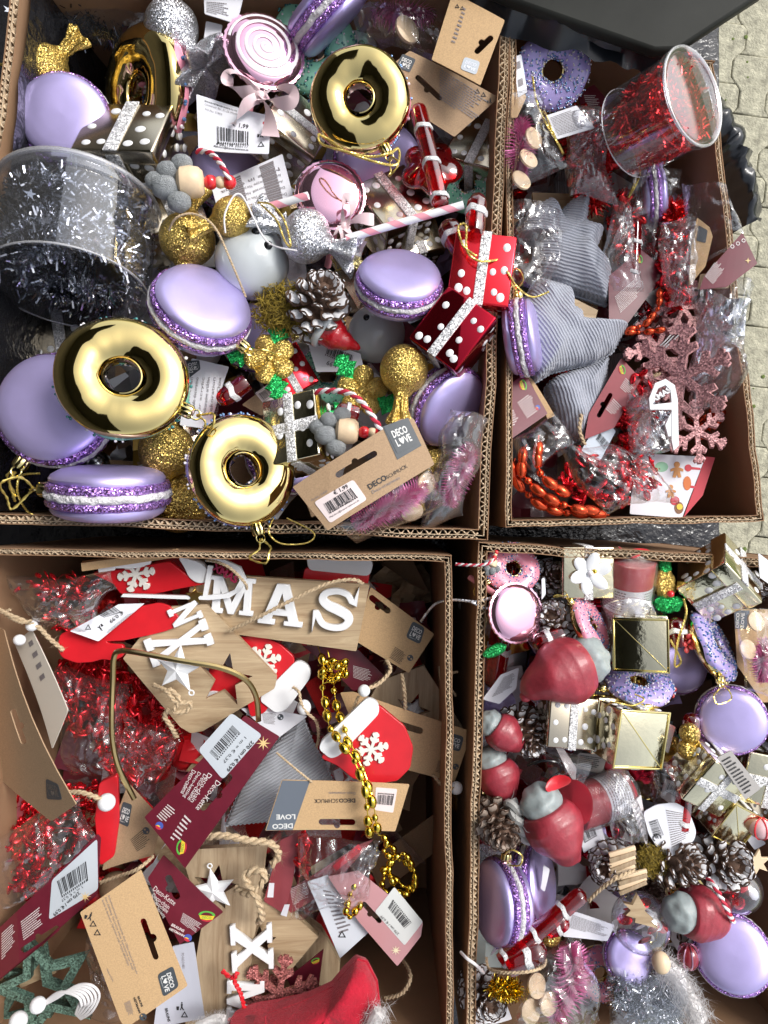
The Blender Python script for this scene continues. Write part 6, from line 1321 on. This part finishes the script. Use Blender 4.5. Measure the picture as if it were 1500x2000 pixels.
# bottom: felt hat
P=[(430,2060),(520,1985),(600,1940),(668,1908),(700,1872),(716,1874),(740,1920),(746,1990),(750,2060)]
pillow('felt_hat','bright red felt hat with white fur at the bottom edge of the photo','hat',[(430,2090),(445,1990),(520,1978),(590,1955),(650,1925),(684,1885),(700,1870),(718,1876),(738,1915),(746,1985),(752,2090)],PL(610,2000,.02,(0,.1,1)),.035,feltr,pink=9,zig=0)
HT=bpy.data.objects['felt_hat']; ob('seam',tube([HT.matrix_world.inverted()@W(x,y,.047) for x,y in ((518,1985),(522,2040),(524,2080))],.0006,6),feltr,HT)
def furry(label,pts,z,n,rp,seed,m=fur,ln=1.0):
    rg=random.Random(seed); o0=W(pts[0][0],pts[0][1],z); r=thing('fur_trim',label,'fur trim',Matrix.Translation(o0)); V=[];Fc=[]; Q=spl([W(x,y,z)-o0 for x,y in pts],10); rr=Lm(rp,z)
    for i in range(n):
        p=Q[rg.randrange(len(Q))]+V3([rg.gauss(0,rr*.35) for _ in range(3)]); d=V3([rg.gauss(0,1) for _ in range(3)]); d.z=abs(d.z); d.normalize(); q=p+d*rr*rg.uniform(.4,1)*ln; s=d.orthogonal().normalized()*rr*.02; o=len(V); V+=[tuple(p-s),tuple(p+s),tuple(q)]; Fc.append((o,o+1,o+2))
    ob('fur',(V,Fc),m,r,smooth=False)['kind']='stuff'; ob('fur_base',tube(Q,rr*.5,8),m,r); return r
furry('white fur tuft at the lower left of the felt hat',[(385,2005),(420,1990),(440,1992)],.02,2600,16,1)
furry('long white fur beard at the right edge of the felt hat',[(720,2020),(735,1990),(742,1975)],.05,900,26,2,ln=1.3)
strand('jute_twine','fuzzy jute loop right of the felt hat','twine',[(752,1950,-.03),(785,1940,-.02),(802,1910,-.02),(790,1880,-.04),(768,1860,-.06)],5,jute,1,fuzz=260)
# green star and white elastic
def starframe(label,cx,cy,z,rad,a):
    pl=PL(cx,cy,z); return slab('wooden_star',label,'star ornament',star(cx,cy,rad,rad*.45,5,a),pl,.006,greenwood,holes=[star(cx,cy,rad*.62,rad*.28,5,a)[::-1]],part='frame',group='green wooden stars')
starframe('green glitter wooden star frame at the lower left corner',85,1930,-.02,110,110)
starframe('second green wooden star frame under the first at the lower left',60,1945,-.035,105,75)
r=slab('wood_plaque','small wood piece under the green star frames','plaque',[(20,1880),(90,1870),(110,1900),(40,1930)],PL(60,1900,-.05),.006,wood,part='board')
for k in range(6):
    strand('elastic_cord','white elastic loop, %s of six in the hank over the green star'%('outermost','second','third','fourth','fifth','innermost')[k],'cord',[(76,1968,.0),(110,1950-k*2,.01),(150-k*3,1925+k*3,.015),(180-k*5,1925+k*5,.018),(194-k*7,1945+k*4,.015),(180-k*5,1975-k*3,.01),(158-k*2,1990-k*2,.0)],2.6,whitecord)
o=ob('wooden_bead',ell(Lm(15,0),seg=20,ring=12),white,None,Matrix.Translation(W(74,1963,.01))); tag(o,'white wooden bead holding the white elastic hank','bead','white wooden beads')
o=ob('wooden_bead',ell(Lm(17,0),seg=20,ring=12),white,None,Matrix.Translation(W(36,1994,.01))); tag(o,'white wooden bead at the bottom left corner of the photo','bead','white wooden beads')
sheet('clear_bag','clear bag with pale blue shine under the large pale kraft card','plastic bag',[(170,1830,-.02),(240,1880,-.02),(240,1995,-.02),(170,1990,-.02)],clear,30,.008,.008,38)
ZO=0
# ========== lower right box
ZO=0
clutter('packaging_jumble','dim jumble of ornaments and wrappers deep in the lower right box',boxBR,-.14,320,[lilac,wax,cone_m,paper,gold,darkred,clear2,waxg,snow],4,70,.025)
def candlejar(label,px,py,z,rp,hp,n,a,ribbon_=True):
    s=Lm(rp,z); h=hp/rp; r=thing('candle',label,'candle',Matrix.Translation(W(px,py,z))@basis(n,a)@Matrix.Scale(s,4),'red candles in clear wrap')
    ob('wax_pillar',lathe([(.001,-h/2),(.93,-h/2),(.96,-h/2+.06),(.96,h/2-.06),(.92,h/2),(.5,h/2-.04),(.001,h/2-.05)],48),candle,r)
    ob('paper_label',lathe([(.985,-h*.40),(.985,h*.06)],48,lambda t,i,r_,z_:(r_,z_)),paper,r)
    V=[];Fc=[]; rg=random.Random(3)
    for row in range(8):
        zz=h*.02-row*h*.05; t=-1.2
        while t<4.2:
            w=rg.uniform(.04,.14); o=len(V); V+=[(math.cos(q)*.99,math.sin(q)*.99,k) for q,k in ((t,zz),(t+w,zz),(t+w,zz-h*.022),(t,zz-h*.022))]; Fc.append((o,o+1,o+2,o+3)); t+=w+.035
    ob('fine_print',(V,Fc),greyink,r,smooth=False)
    f=lambda t,i,r_,z_:(r_*(1+.09*abs(noise.noise(V3((math.cos(t)*3,math.sin(t)*3,i*.5))))),z_)
    ob('clear_wrap',lathe([(1.0,-h/2-.1),(1.05,-h/4),(1.05,0),(1.05,h/4),(1.0,h/2),(.5,h/2+.25),(.15,h/2+.4)],60,f),clear,r,ang=20)
    if ribbon_:
        for k,(x,y,q) in enumerate(((.3,.1,.5),(-.3,.15,.45),(.05,-.25,.4))): ob('ribbon_loop',xf(ell(.42,.2,.06,16,8,lambda p:V3((p.x,p.y,p.z+.4*p.x*p.x))),Matrix.Translation((x,y,h/2+.25))@Matrix.Rotation(k*2,4,'Z')@Matrix.Rotation(.6,4,'X')),mat('red satin ribbon',(.6,.01,.02),.35,sheen=.3),r)
    return r
def globe(label,px,py,z,rp,seed):
    s=Lm(rp,z); r=thing('clear_bauble',label,'bauble',Matrix.Translation(W(px,py,z))@Matrix.Scale(s,4),'clear baubles with red filling'); rg=random.Random(seed)
    ob('clear_shell',ell(1,seg=40,ring=24),tubp,r)
    for i in range(14):
        d=V3([rg.gauss(0,1) for _ in range(3)]).normalized()*rg.uniform(.3,.75); ob('red_shard',xf(ell(.28,.2,.05,8,6),Matrix.Translation(d)@basis(V3([rg.gauss(0,1) for _ in range(3)]),rg.uniform(0,360))),redfoil if i%3 else white,r)
    return r
def G(*a,**k): return put(*a,**k)
G('donut_pink',1000,1112,-.02,54,(.15,.35,.93),-150,'pink iced donut with blue beads in the top left corner of the lower right box')
o=put('felt',962,1100,-.0,13,(0,.2,1),70,'small red and beige pendant on the top left rim of the lower right box')
strand('twisted_cord','red and white twisted cord lying over the carton rim at the pink donut','cord',[(890,1102,.0),(920,1104,.008),(950,1102,.012),(966,1092,.01)],3.2,redcord,1,whitecord)
lolly('lolly_back',1007,1197,-.0,57,(.35,.12,.93),-60,'pink mirror lollipop above the large wax gnome',[(1030,1240,-.0),(1060,1290,-.03)],sm=pinkm)
G('cone_white',1068,1130,-.04,38,(.2,.3,.9),0,'white tipped pine cone between pink donut and flower gift box')
G('cone_white',1082,1215,-.02,46,(-.3,.4,.8),40,'white tipped pine cone behind the pink iced donut on its side')
r=card('care_tag','thin white leaflet on edge between lollipop and pine cone',[(1058,1130),(1064,1128),(1066,1160),(1058,1172)],-.0,paper)
G('gift_flower',1138,1115,-.02,49,(.03,-.02,1),0,'gold gift box carrying a white flower near the top rim of the lower right box')
candlejar('red candle with white label right of the flower gift box',1228,1142,-.02,46,112,(0,.93,.37),0)
def glittertree(label,px,py,z,s,a):
    r=thing('glitter_tree',label,'glitter ornament',Matrix.Translation(W(px,py,z))@basis((0,0,1),a)@Matrix.Scale(Lm(s,z),4))
    ob('tree_tip',tr(ell(.75,.38,.38,20,12,lambda p:p*(1+.25*nz(p,4))),1.5,0,0),gr_gl,r); ob('body',tr(ell(1.0,.62,.5,24,14,lambda p:p*(1+.22*nz(p,3))),.35,0,0),g_gl,r); ob('leaf_skirt',tr(ell(.6,.85,.5,24,14,lambda p:p*(1+.3*nz(p,4))),-.85,-.15,0),gr_gl,r); ob('bead',tr(ell(.22,seg=12,ring=8),-.2,-.1,.5),redbead,r); return r
glittertree('green and gold glitter tree between red candle and tilted gold gift box',1300,1152,-.015,32,92)
G('gift_gold',1408,1128,-.01,54,(.62,.5,.6),-35,'gold gift box tilted over the upper right rim of the lower right box',(1,1,1.15))
G('cone_white',1465,1142,-.03,36,(.3,.2,.9),0,'frosted pine cone in the upper right corner of the lower right box')
r=card('care_tag','white tag poking over the rim in the upper right corner of the lower right box',[(1482,1080),(1520,1110),(1515,1150),(1484,1128)],.01,paper)
G('donut_pink',1150,1222,-.01,58,(.72,.42,.5),150,'gold donut with pink icing on its side above the large wax gnome')
G('gift_seam',1251,1254,-.0,51,(.36,-.06,-1),0,'black reflecting gift box with gold diagonal seam in the lower right box')
G('donut_lilac',1246,1338,-.02,66,(.0,.93,.38),200,'gold donut with lilac icing on edge below the black gift box')
G('donut_lilac',1388,1262,-.015,72,(.70,.45,.50),-130,'gold donut with lilac icing on edge beside the bagged wood slices')
G('macaron',1325,1300,-.06,55,(.1,.2,1),30,'lilac macaron in shade between the two lilac iced donuts')
G('stick1',1318,1205,-.01,18,(0,.2,1),-85,'red glass stick with frosted cuff right of the black gift box')
strand('gold_thread','gold thread curling beside the red glass stick at the black gift box','thread',[(1335,1170,.0),(1340,1200,.01),(1325,1250,.01),(1318,1300,.0),(1330,1290,.0),(1310,1250,.01)],2.4,goldcord,1)
def rose(label,px,py,z,s,m):
    r=thing('rose_ornament',label,'flower ornament',Matrix.Translation(W(px,py,z))@Matrix.Scale(Lm(s,z),4))
    for i in range(9):
        a=i*2.4; q=.2+.09*i; ob('petal',xf(ell(.34,.28,.12,12,8),Matrix.Rotation(a,4,'Z')@Matrix.Translation((q*.9,0,.3-.04*i))@Matrix.Rotation(-1.0+.1*i,4,'Y')),m,r)
    return r
rose('small red rose beside the lilac iced donut on edge',1348,1256,.0,20,mat('red satin',(.5,.05,.05),.35))
# gnomes
G('gnome',1118,1302,.01,62,(.1,.15,1),203,'largest dark red wax gnome with drooping hat below the pink mirror lollipop')
G('stick1',1040,1262,-.0,20,(0,.2,1),20,'red glass stick with white band behind the largest wax gnome')
r=thing('glitter_leaf','green glitter leaf left of the largest wax gnome','leaf ornament',Matrix.Translation(W(968,1270,-.0))); ob('leaf',xf(ell(Lm(26),Lm(12),Lm(8),20,10,lambda p:p*(1+.2*nz(p,150))),Matrix.Rotation(R(25),4,'Z')),mat('fine green glitter',(.02,.36,.09),.3,.5,glit=(1500,1.2)),r)
G('stick',962,1345,-.04,22,(0,.1,1),80,'dark red glass stick in shade at the left wall of the lower right box')
r=card('care_tag','white leaflet under the hat of the largest wax gnome',[(1014,1304),(1008,1345),(975,1375),(942,1366),(978,1318)],-.02,paper,(0,.1,1)); para(r,[(984,1322),(1008,1312),(1000,1344),(960,1362)],8,greyink,3)
G('gift_cham',1105,1405,-.01,48,(.15,.1,1),-6,'pale gift box with silver ribbon below the largest wax gnome')
G('gift_seam',1218,1425,.0,56,(-.3,.06,-1),-8,'cream faced gift box with diagonal seam in the lower right box')
r=card('price_tag','white price tag with barcode right of the cream faced gift box',[(1266,1392),(1320,1420),(1304,1470),(1262,1444)],-.02,mat('soft pink card',(.66,.62,.63),.5)); bars(r,[(1272,1418),(1306,1432),(1300,1448),(1268,1434)],seed=4); para(r,[(1272,1400),(1310,1418),(1308,1426),(1270,1410)],2,greyink,4)
G('macaron',1428,1405,-.01,66,(-.28,.12,.95),100,'lilac macaron with greyish sheen at the right of the lower right box')
r=card('care_tag','white tag corner under the macaron with greyish sheen',[(1450,1440),(1496,1430),(1494,1475),(1470,1468)],-.03,paper)
G('gnome',974,1425,-.01,35,(.1,.1,1),-38,'wax gnome with grey body at the left wall beside the dark pine cone')
G('gnome',968,1505,-.02,40,(.1,.1,1),-70,'dark red wax gnome half hidden at the left wall above the pine cone')
G('cone_white',1025,1430,-.02,44,(.3,-.4,.8),0,'dark pine cone with white tips right of the grey bodied gnome')
strand('dark_wire','dark loop of wire below the dark pine cone','wire',[(1030,1495,-.0),(1060,1486,.01),(1090,1490,.01),(1095,1505,.0),(1075,1520,-.0)],2.5,black)
r=card('care_tag','translucent card on edge above the second red candle',[(1068,1425),(1076,1425),(1126,1500),(1124,1532),(1110,1510)],-.0,mat('smoky plastic card',(.38,.33,.33),.25,coat=.5),(.2,.2,1))
candlejar('red candle with white label lying between two wax gnomes',1172,1562,-.01,44,118,(-.92,-.12,.37),0,False)
r=thing('felt_scrap','red felt disc at the end of the lying candle','felt piece',Matrix.Translation(W(1118,1565,.01))@basis((-.6,.1,.75),20)@Matrix.Scale(Lm(42),4)); ob('felt_disc',lathe([(.001,.06),(.9,.06),(1,0),(.9,-.06),(.001,-.06)],40,lambda t,i,r_,z_:(r_*(1+.07*math.sin(3*t)),z_+.12*math.sin(2*t)*r_)),feltr,r)
r=thing('ribbon_scrap','torn red ribbon above the red felt disc','ribbon',Matrix.Translation(W(1088,1528,.015))); ob('ribbon',xf(ell(Lm(26),Lm(13),Lm(3),16,8,lambda p:V3((p.x,p.y,p.z+40*p.x*p.x))),Matrix.Rotation(.4,4,'Z')),mat('red satin ribbon',(.6,.01,.02)),r)
G('gnome',1072,1598,.01,56,(.1,.1,1),-64,'wax gnome with hat pointing down between pine cone and lying candle')
r=card('price_tag','white price tag with barcode below the lying candle',[(1128,1618),(1172,1604),(1182,1640),(1140,1666)],-.01,paper); bars(r,[(1134,1626),(1160,1616),(1166,1632),(1142,1646)],seed=9)
G('cone_brown',976,1610,-.0,46,(.1,-.2,1),0,'brown pine cone with pale edges at the left wall of the lower right box')
strand('grey_braid','grey braided yarn beside the brown pine cone','braid',[(996,1565,.0),(1004,1580,.008),(1012,1600,.008),(1022,1625,.005),(1030,1640,.0)],13,mat('grey yarn',(.42,.42,.40),.9),1,fuzz=80,pitch=4)
G('stick',1352,1392,-.01,17,(0,.1,1),-98,'dark red glass stick standing right of the white price tag')
for x,y,s,l in ((1347,1432,20,'upper gold glitter ball on the dark red glass stick'),(1342,1464,19,'lower gold glitter ball on the dark red glass stick'),(1076,1828,19,'gold glitter ball beside the red glass sticks at bottom left')):
    o=ob('glitter_ball',ell(Lm(s,.0),seg=20,ring=12),mat('fine gold glitter',(.62,.44,.12),.28,.85,glit=(1300,1.3)),None,Matrix.Translation(W(x,y,.0))); tag(o,l,'glitter ball','gold glitter balls')
G('gift_gold',1382,1516,.005,50,(.1,-.35,.9),-33,'gold gift box with green reflections below the macaron with greyish sheen')
G('gift_seam',1415,1588,-.015,40,(-.2,.3,-1),-32,'gold gift box base with diagonal seam under the leaflet')
r=card('care_tag','grey leaflet lying over the gold gift box with green reflections',[(1400,1480),(1428,1466),(1486,1540),(1456,1562)],.03,mat('grey leaflet',(.40,.38,.36),.55),(0,-.1,1)); para(r,[(1408,1484),(1426,1474),(1476,1540),(1456,1552)],6,ink,5)
G('gift_gold',1490,1510,-.02,50,(-.1,-.1,1),-10,'gold gift box with white dots cut by the right edge of the photo')
r=card('price_tag','round white tag with barcode and fine print right of the lying candle',[(1258,1588),(1282,1572),(1318,1566),(1345,1582),(1362,1625),(1358,1642),(1312,1672),(1292,1668),(1268,1630)],.005,paper,(0,.05,1),rad=8); bars(r,[(1278,1636),(1268,1606),(1284,1600),(1296,1630)],seed=31); para(r,[(1300,1580),(1340,1588),(1350,1636),(1312,1656)],9,greyink,6); txt(r,'€',(1272,1632),(1278,1644),ink)
r=card('header_card','pale card strip leaning left of the round white tag',[(1234,1572),(1252,1552),(1266,1620),(1262,1655)],-.0,mat('soft pink card',(.66,.62,.63)),(.3,0,1)); para(r,[(1240,1578),(1250,1566),(1260,1620),(1254,1636)],3,greyink,7)
sheet('clear_bag','shiny clear wrap between the lying candle and the round white tag','plastic bag',[(1180,1500,.02),(1238,1510,.02),(1270,1640,.0),(1180,1650,.0)],clear2,34,.02,.012,41)
r=card('care_tag','white tag under the frosted pine cone at the right edge',[(1436,1610),(1462,1604),(1496,1648),(1474,1660)],-.03,paper)
G('cone_white',1195,1690,-.0,46,(-.5,.2,.8),0,'frosted pine cone left of the yellow moss')
G('cone_white',1315,1680,.0,50,(.6,.1,.7),60,'frosted pine cone right of the yellow moss')
G('cone_white',1412,1682,.0,54,(.05,.3,.9),10,'large dark pine cone with frosted tips below the gold gift boxes')
mossy('yellow moss tuft between two frosted pine cones',1270,1680,.005,34,34,1500,mossg,6)
r=thing('twig_bundle','little bundle of split twigs on the yellow moss','twigs',Matrix.Translation(W(1215,1675,.02)))
for k in range(5): ob('twig',xf(bx(Lm(52),Lm(9),Lm(6),.0006),Matrix.Translation((0,Lm(-9*k+12),.001*(k%2)))@Matrix.Rotation(R(16+2*k),4,'Z')),wooddk if k%2 else beech,r)
r=thing('twig_bundle','lower bundle of split twigs beside the jute twine','twigs',Matrix.Translation(W(1235,1720,.02)))
for k in range(4): ob('twig',xf(bx(Lm(56),Lm(8),Lm(6),.0006),Matrix.Translation((0,Lm(-8*k+12),.001*(k%2)))@Matrix.Rotation(R(14+3*k),4,'Z')),wooddk if k%2 else beech,r)
strand('jute_twine','jute twine pulled from the twigs to the red glass stick','twine',[(1150,1760,.02),(1175,1735,.025),(1205,1715,.03),(1240,1700,.025)],5,jute,1,fuzz=200)
G('macaron',980,1762,-.01,82,(-.93,.1,.34),80,'lilac macaron on edge at the left wall, front one of a pair')
G('macaron',1040,1722,-.03,74,(.84,.2,.45),95,'lilac macaron on edge right behind the front one of the pair')
r=card('care_tag','white leaflet standing below the pair of macarons on edge',[(1018,1778),(1024,1782),(985,1842),(958,1868),(966,1850)],.0,paper)
r=card('care_tag','white tag right of the pair of macarons on edge',[(1062,1690),(1074,1698),(1064,1742),(1056,1736)],-.0,paper)
G('stick',1142,1742,.015,17,(0,.1,1),218,'long red glass stick with frosted bands below the hat tip of the gnome',(.95,1,1))
G('stick1',1066,1848,.02,24,(0,.15,1),205,'thick red glass stick with frosted bow at the lower left',(1.1,1,1))
G('stick1',1110,1795,.0,16,(0,.15,1),212,'short red glass stick beside the gold glitter ball')
r=card('care_tag','white leaflet with fine print right of the long red glass stick',[(1116,1778),(1201,1808),(1186,1838),(1100,1830),(1104,1790)],-.01,paper); para(r,[(1118,1786),(1192,1812),(1184,1832),(1110,1812)],7,greyink,8)
globe('clear bauble with red shards under the little wooden tree',1252,1802,.0,56,1)
r=slab('wooden_tree','little flat wooden fir tree on the clear bauble','wood ornament',[(1246,1748),(1262,1775),(1258,1780),(1276,1796),(1270,1800),(1286,1814),(1264,1808),(1240,1802),(1242,1794),(1222,1788),(1232,1778),(1218,1764),(1236,1768)],PL(1250,1785,.045),.004,wood,part='tree_cutout')
globe('clear bauble with red shards in front of the right wall',1440,1735,-.01,46,2)
r=thing('wooden_star','pale wooden star above the clear bauble at the right wall','wood ornament',Matrix.Translation(W(1478,1682,.0))); ob('star_cutout',([],[]),beech,r); bpy.data.objects.remove(r.children[0]); PLS[r.name]=PL(1478,1682,.0); r.matrix_world=PLS[r.name].M; patch(r,star(1476,1682,24,11,6,20),beech,'star_cutout',dz=0,th=.003)
G('gnome',1352,1782,.01,50,(.25,-.25,.9),-15,'wax gnome with hat tip facing up beside the clear bauble')
strand('twisted_cord','dark red twisted cord hanging over the wax gnome with hat tip up','cord',[(1382,1715,.02),(1398,1735,.03),(1412,1760,.03),(1424,1785,.03),(1432,1800,.02)],5,redcord,1,whitecord)
G('macaron',1430,1862,.0,72,(-.3,.42,.85),-40,'lilac macaron facing up in the lower right corner of the photo')
G('macaron',1226,1868,-.02,48,(.02,.4,.9),30,'lilac macaron above the clear box of silver tinsel')
r=thing('striped_ball','small dark red striped ball beside the lower right macaron','bauble',Matrix.Translation(W(1345,1868,.0))); ob('ball',ell(Lm(20),Lm(24),Lm(20),24,16),mat('dark red lacquer',(.22,.02,.03),.2,coat=.5),r)
for k in range(4): ob('stripe',tube([V3((math.cos(t)*Lm(20.3)*math.cos(k*.8),math.sin(t)*Lm(24.2),math.cos(t)*Lm(20.3)*math.sin(k*.8))) for t in [2*PI*i/30 for i in range(30)]],Lm(1.6),5,True),pinkm,r)
q=[(1190,1890),(1345,1895),(1350,2010),(1195,2010)]
P=[(1205+130*rnd.random(),1905+95*rnd.random(),-.02+.015*rnd.random()) for _ in range(26)]
tinsel('silver_tinsel','silver tinsel packed in the clear square box at the bottom edge',P,26,9000,tins,19,2.6)
sheet('clear_box','clear square box over silver tinsel at the bottom edge of the photo','clear box',[(1188,1888,.01),(1345,1892,.01),(1352,2015,.0),(1192,2015,.0)],clear,20,.008,.003,43)
furry('white gnome beard left of the lower right macaron',[(1290,1880),(1320,1905),(1345,1950),(1365,1990)],.0,2200,32,5,ln=1.1)
o=ob('wooden_bead',ell(Lm(17,0),Lm(20),Lm(17),20,14),beech,None,Matrix.Translation(W(1291,1880,.02))); tag(o,'wooden bead nose on the white gnome beard','bead')
brush('bottle_brush_garland','pink bottle brush in the clear bag at the bottom left of the lower right box',[(1080,1990,.0),(1110,1940,.01),(1120,1890,.015),(1110,1850,.01)],38,2600,brushp,9)
discs('',[(1048,1925,(.5,.3,.8),'upper wooden slice in the clear bag at the bottom edge'),(1072,1960,(.45,.1,.8),'middle wooden slice in the clear bag at the bottom edge'),(1036,1975,(.4,.3,.8),'lower wooden slice in the clear bag at the bottom edge')],.01,22)
sheet('clear_bag','clear bag over pink brush and wood slices at the bottom edge','plastic bag',[(1040,1850,.025),(1140,1835,.025),(1180,1990,.02),(1020,2015,.02)],clear,40,.016,.010,44)
G('cone_white',945,1945,-.02,46,(.2,.2,.9),0,'dark frosted pine cone in the bottom left corner of the lower right box')
tinsel('gold_tinsel','little tuft of gold tinsel below the thick red glass stick',[(965,1925,.01),(985,1935,.015),(1010,1930,.01)],22,900,goldbd,4,2.2)
strand('jute_twine','jute twine loop around the thick red glass stick','twine',[(950,1870,.01),(955,1892,.02),(985,1900,.035),(1030,1898,.04),(1060,1888,.03),(1066,1875,.02)],4,jute,1,fuzz=160)
strand('clear_string','clear plastic tie crossing the left rim at the bottom','string',[(900,1860,.0),(912,1872,.01),(930,1885,.01),(945,1900,.0)],3,whitecord)
r=card('care_tag','white leaflet under the frosted pine cone in the bottom left corner',[(925,1965),(985,1950),(1000,1990),(930,2010)],-.03,paper); para(r,[(930,1972),(980,1958),(990,1986),(934,2000)],6,greyink,9)
# bag at the right edge
r=card('header_card','kraft header card with grey logo at the right edge of the photo',[(1434,1190),(1520,1190),(1520,1370),(1490,1372),(1440,1300)],-.01,kraft,(-.1,0,1)); patch(r,[(1434,1192),(1464,1192),(1458,1228),(1436,1228)],mat('grey print',(.12,.14,.17)),'logo_panel'); txt(r,'DECO',(1442,1226),(1444,1197),pale,hpx=6,bold=.03); txt(r,'LOVE',(1452,1225),(1454,1197),pale,hpx=6,bold=.03)
brush('bottle_brush_garland','pink bottle brush in the clear bag at the right edge of the photo',[(1500,1250,.0),(1488,1285,.01),(1490,1330,.01)],24,1500,brushp,11)
discs('',[(1476,1214,(.3,.3,.9),'upper wooden slice in the clear bag at the right edge'),(1460,1268,(.3,.3,.9),'lower wooden slice in the clear bag at the right edge')],.01,19)
sheet('clear_bag','crinkled clear bag with wood slices at the right edge of the photo','plastic bag',[(1446,1195,.02),(1530,1190,.02),(1530,1380,.02),(1452,1350,.02)],clear,34,.012,.009,45)
G('gnome',1180,1480,-.05,40,(.1,.1,1),30,'dark red wax gnome in shade under the pale gift boxes')
G('cone_brown',1135,1560,-.06,42,(.1,.2,1),0,'brown pine cone in shade behind the gnome with hat pointing down')
G('cone_white',1380,1840,-.05,44,(.1,.2,1),0,'frosted pine cone in shade under the lower right macaron')
G('donut_pink',1170,1900,-.05,50,(.1,.2,1),0,'pink iced donut in shade left of the clear box of silver tinsel')

# small things tucked between
r=card('price_tag','white price tag edge between the dark pine cone and pale gift box',[(1050,1400),(1072,1392),(1084,1430),(1060,1440)],-.02,paper,(.2,0,1)); bars(r,[(1056,1404),(1070,1399),(1074,1414),(1060,1420)],seed=41)
r=card('care_tag','grey leaflet under the cream faced gift box',[(1130,1470),(1186,1476),(1176,1512),(1124,1500)],-.03,mat('grey leaflet',(.40,.38,.36)),(0,.1,1)); para(r,[(1134,1474),(1180,1480),(1172,1506),(1128,1496)],4,ink,9)
r=card('price_tag','white price tag tucked under the gold gift box with green reflections',[(1300,1520),(1340,1540),(1322,1580),(1290,1556)],-.03,paper,(0,.1,1)); bars(r,[(1304,1528),(1330,1542),(1322,1558),(1298,1544)],seed=43)
sheet('clear_bag','loose clear wrap left of the gold gift box with green reflections','plastic bag',[(1270,1490,.0),(1330,1480,.0),(1340,1570,-.01),(1276,1580,-.01)],clear,28,.012,.010,81)
sheet('clear_bag','loose clear wrap above the second red candle','plastic bag',[(1060,1470,.0),(1160,1480,.0),(1150,1530,-.0),(1060,1530,-.01)],clear,28,.012,.010,82)
sheet('clear_bag','crinkled wrap between red candle and black gift box','plastic bag',[(1180,1180,.01),(1280,1170,.01),(1285,1205,.0),(1190,1212,.0)],clear2,28,.008,.008,83)
r=thing('striped_ball','small pink striped ball at the right edge above the pale wooden star','bauble',Matrix.Translation(W(1486,1618,-.0))); ob('ball',ell(Lm(22),Lm(20),Lm(20),24,16),mat('pale pink lacquer',(.70,.45,.47),.3,coat=.4),r)
for k in range(3): ob('stripe',tube([V3((math.cos(t)*Lm(22.3)*math.cos(.5+k),math.sin(t)*Lm(20.2),math.cos(t)*Lm(20.3)*math.sin(.5+k))) for t in [2*PI*i/30 for i in range(30)]],Lm(1.8),5,True),redbead,r)
G('gift_cham',1478,1560,-.04,30,(.1,.3,1),25,'small champagne gift box below the gold box cut by the right edge')
G('cone_brown',1262,1735,-.05,36,(.2,.3,1),10,'brown pine cone in shade above the clear bauble with wooden tree')
G('flower',1320,1470,-.03,26,(.1,.1,1),0,'small gold flower between cream gift box and dark red glass stick')
strand('gold_thread','gold thread lying over the cream faced gift box','thread',[(1180,1380,.02),(1200,1372,.03),(1235,1378,.03),(1258,1366,.025),(1240,1356,.02)],1.8,goldcord,1)
strand('gold_thread','gold thread over the pair of macarons on edge','thread',[(985,1670,.01),(1000,1660,.02),(1020,1672,.02),(1015,1690,.02),(995,1690,.01)],1.8,goldcord,1)
rose('small red rose between the two lilac iced donuts',1302,1352,-.01,18,mat('red satin',(.5,.05,.05)))
# ---------- give every printed card a slight bend so that none lies dead flat
def bend(r,k,ang,seed):
    d=V3((math.cos(ang),math.sin(ang),0)); chs=list(r.children); 
    if not chs: return
    L=max((abs((c.matrix_basis@V3(b)).dot(d)) for c in chs[:1] for b in c.bound_box),default=.02) or .02
    for c in chs:
        me=c.data.copy() if c.data.users>1 else c.data; c.data=me; M=c.matrix_basis.copy(); Mi=M.inverted()
        small=c.name.startswith(('lettering','fine_print','barcode','litter','recycl','heart','swirl','arch','round'))
        bm=bmesh.new(); bm.from_mesh(me)
        for v in bm.verts: v.co=M@v.co
        if not small:
            for i in range(-4,5):
                bmesh.ops.bisect_plane(bm,geom=bm.verts[:]+bm.edges[:]+bm.faces[:],plane_co=d*(L*i/4.5),plane_no=d)
        for v in bm.verts:
            u=v.co.dot(d)/L; v.co.z+=k*L*(u*u-.35)+k*.25*L*math.sin(u*2.3+seed)
        for v in bm.verts: v.co=Mi@v.co
        bm.to_mesh(me); bm.free()
rb=random.Random(11)
for nm in list(PLS):
    o=bpy.data.objects.get(nm)
    if o and o.get('category') in ('header card','tag'):
        bend(o,rb.choice((-1,1))*rb.uniform(.03,.085),rb.choice((0,PI/2,.7,2.2))+rb.uniform(-.2,.2),rb.uniform(0,6))
for o in bpy.data.objects:
    if '_pl' in o.keys(): del o['_pl']
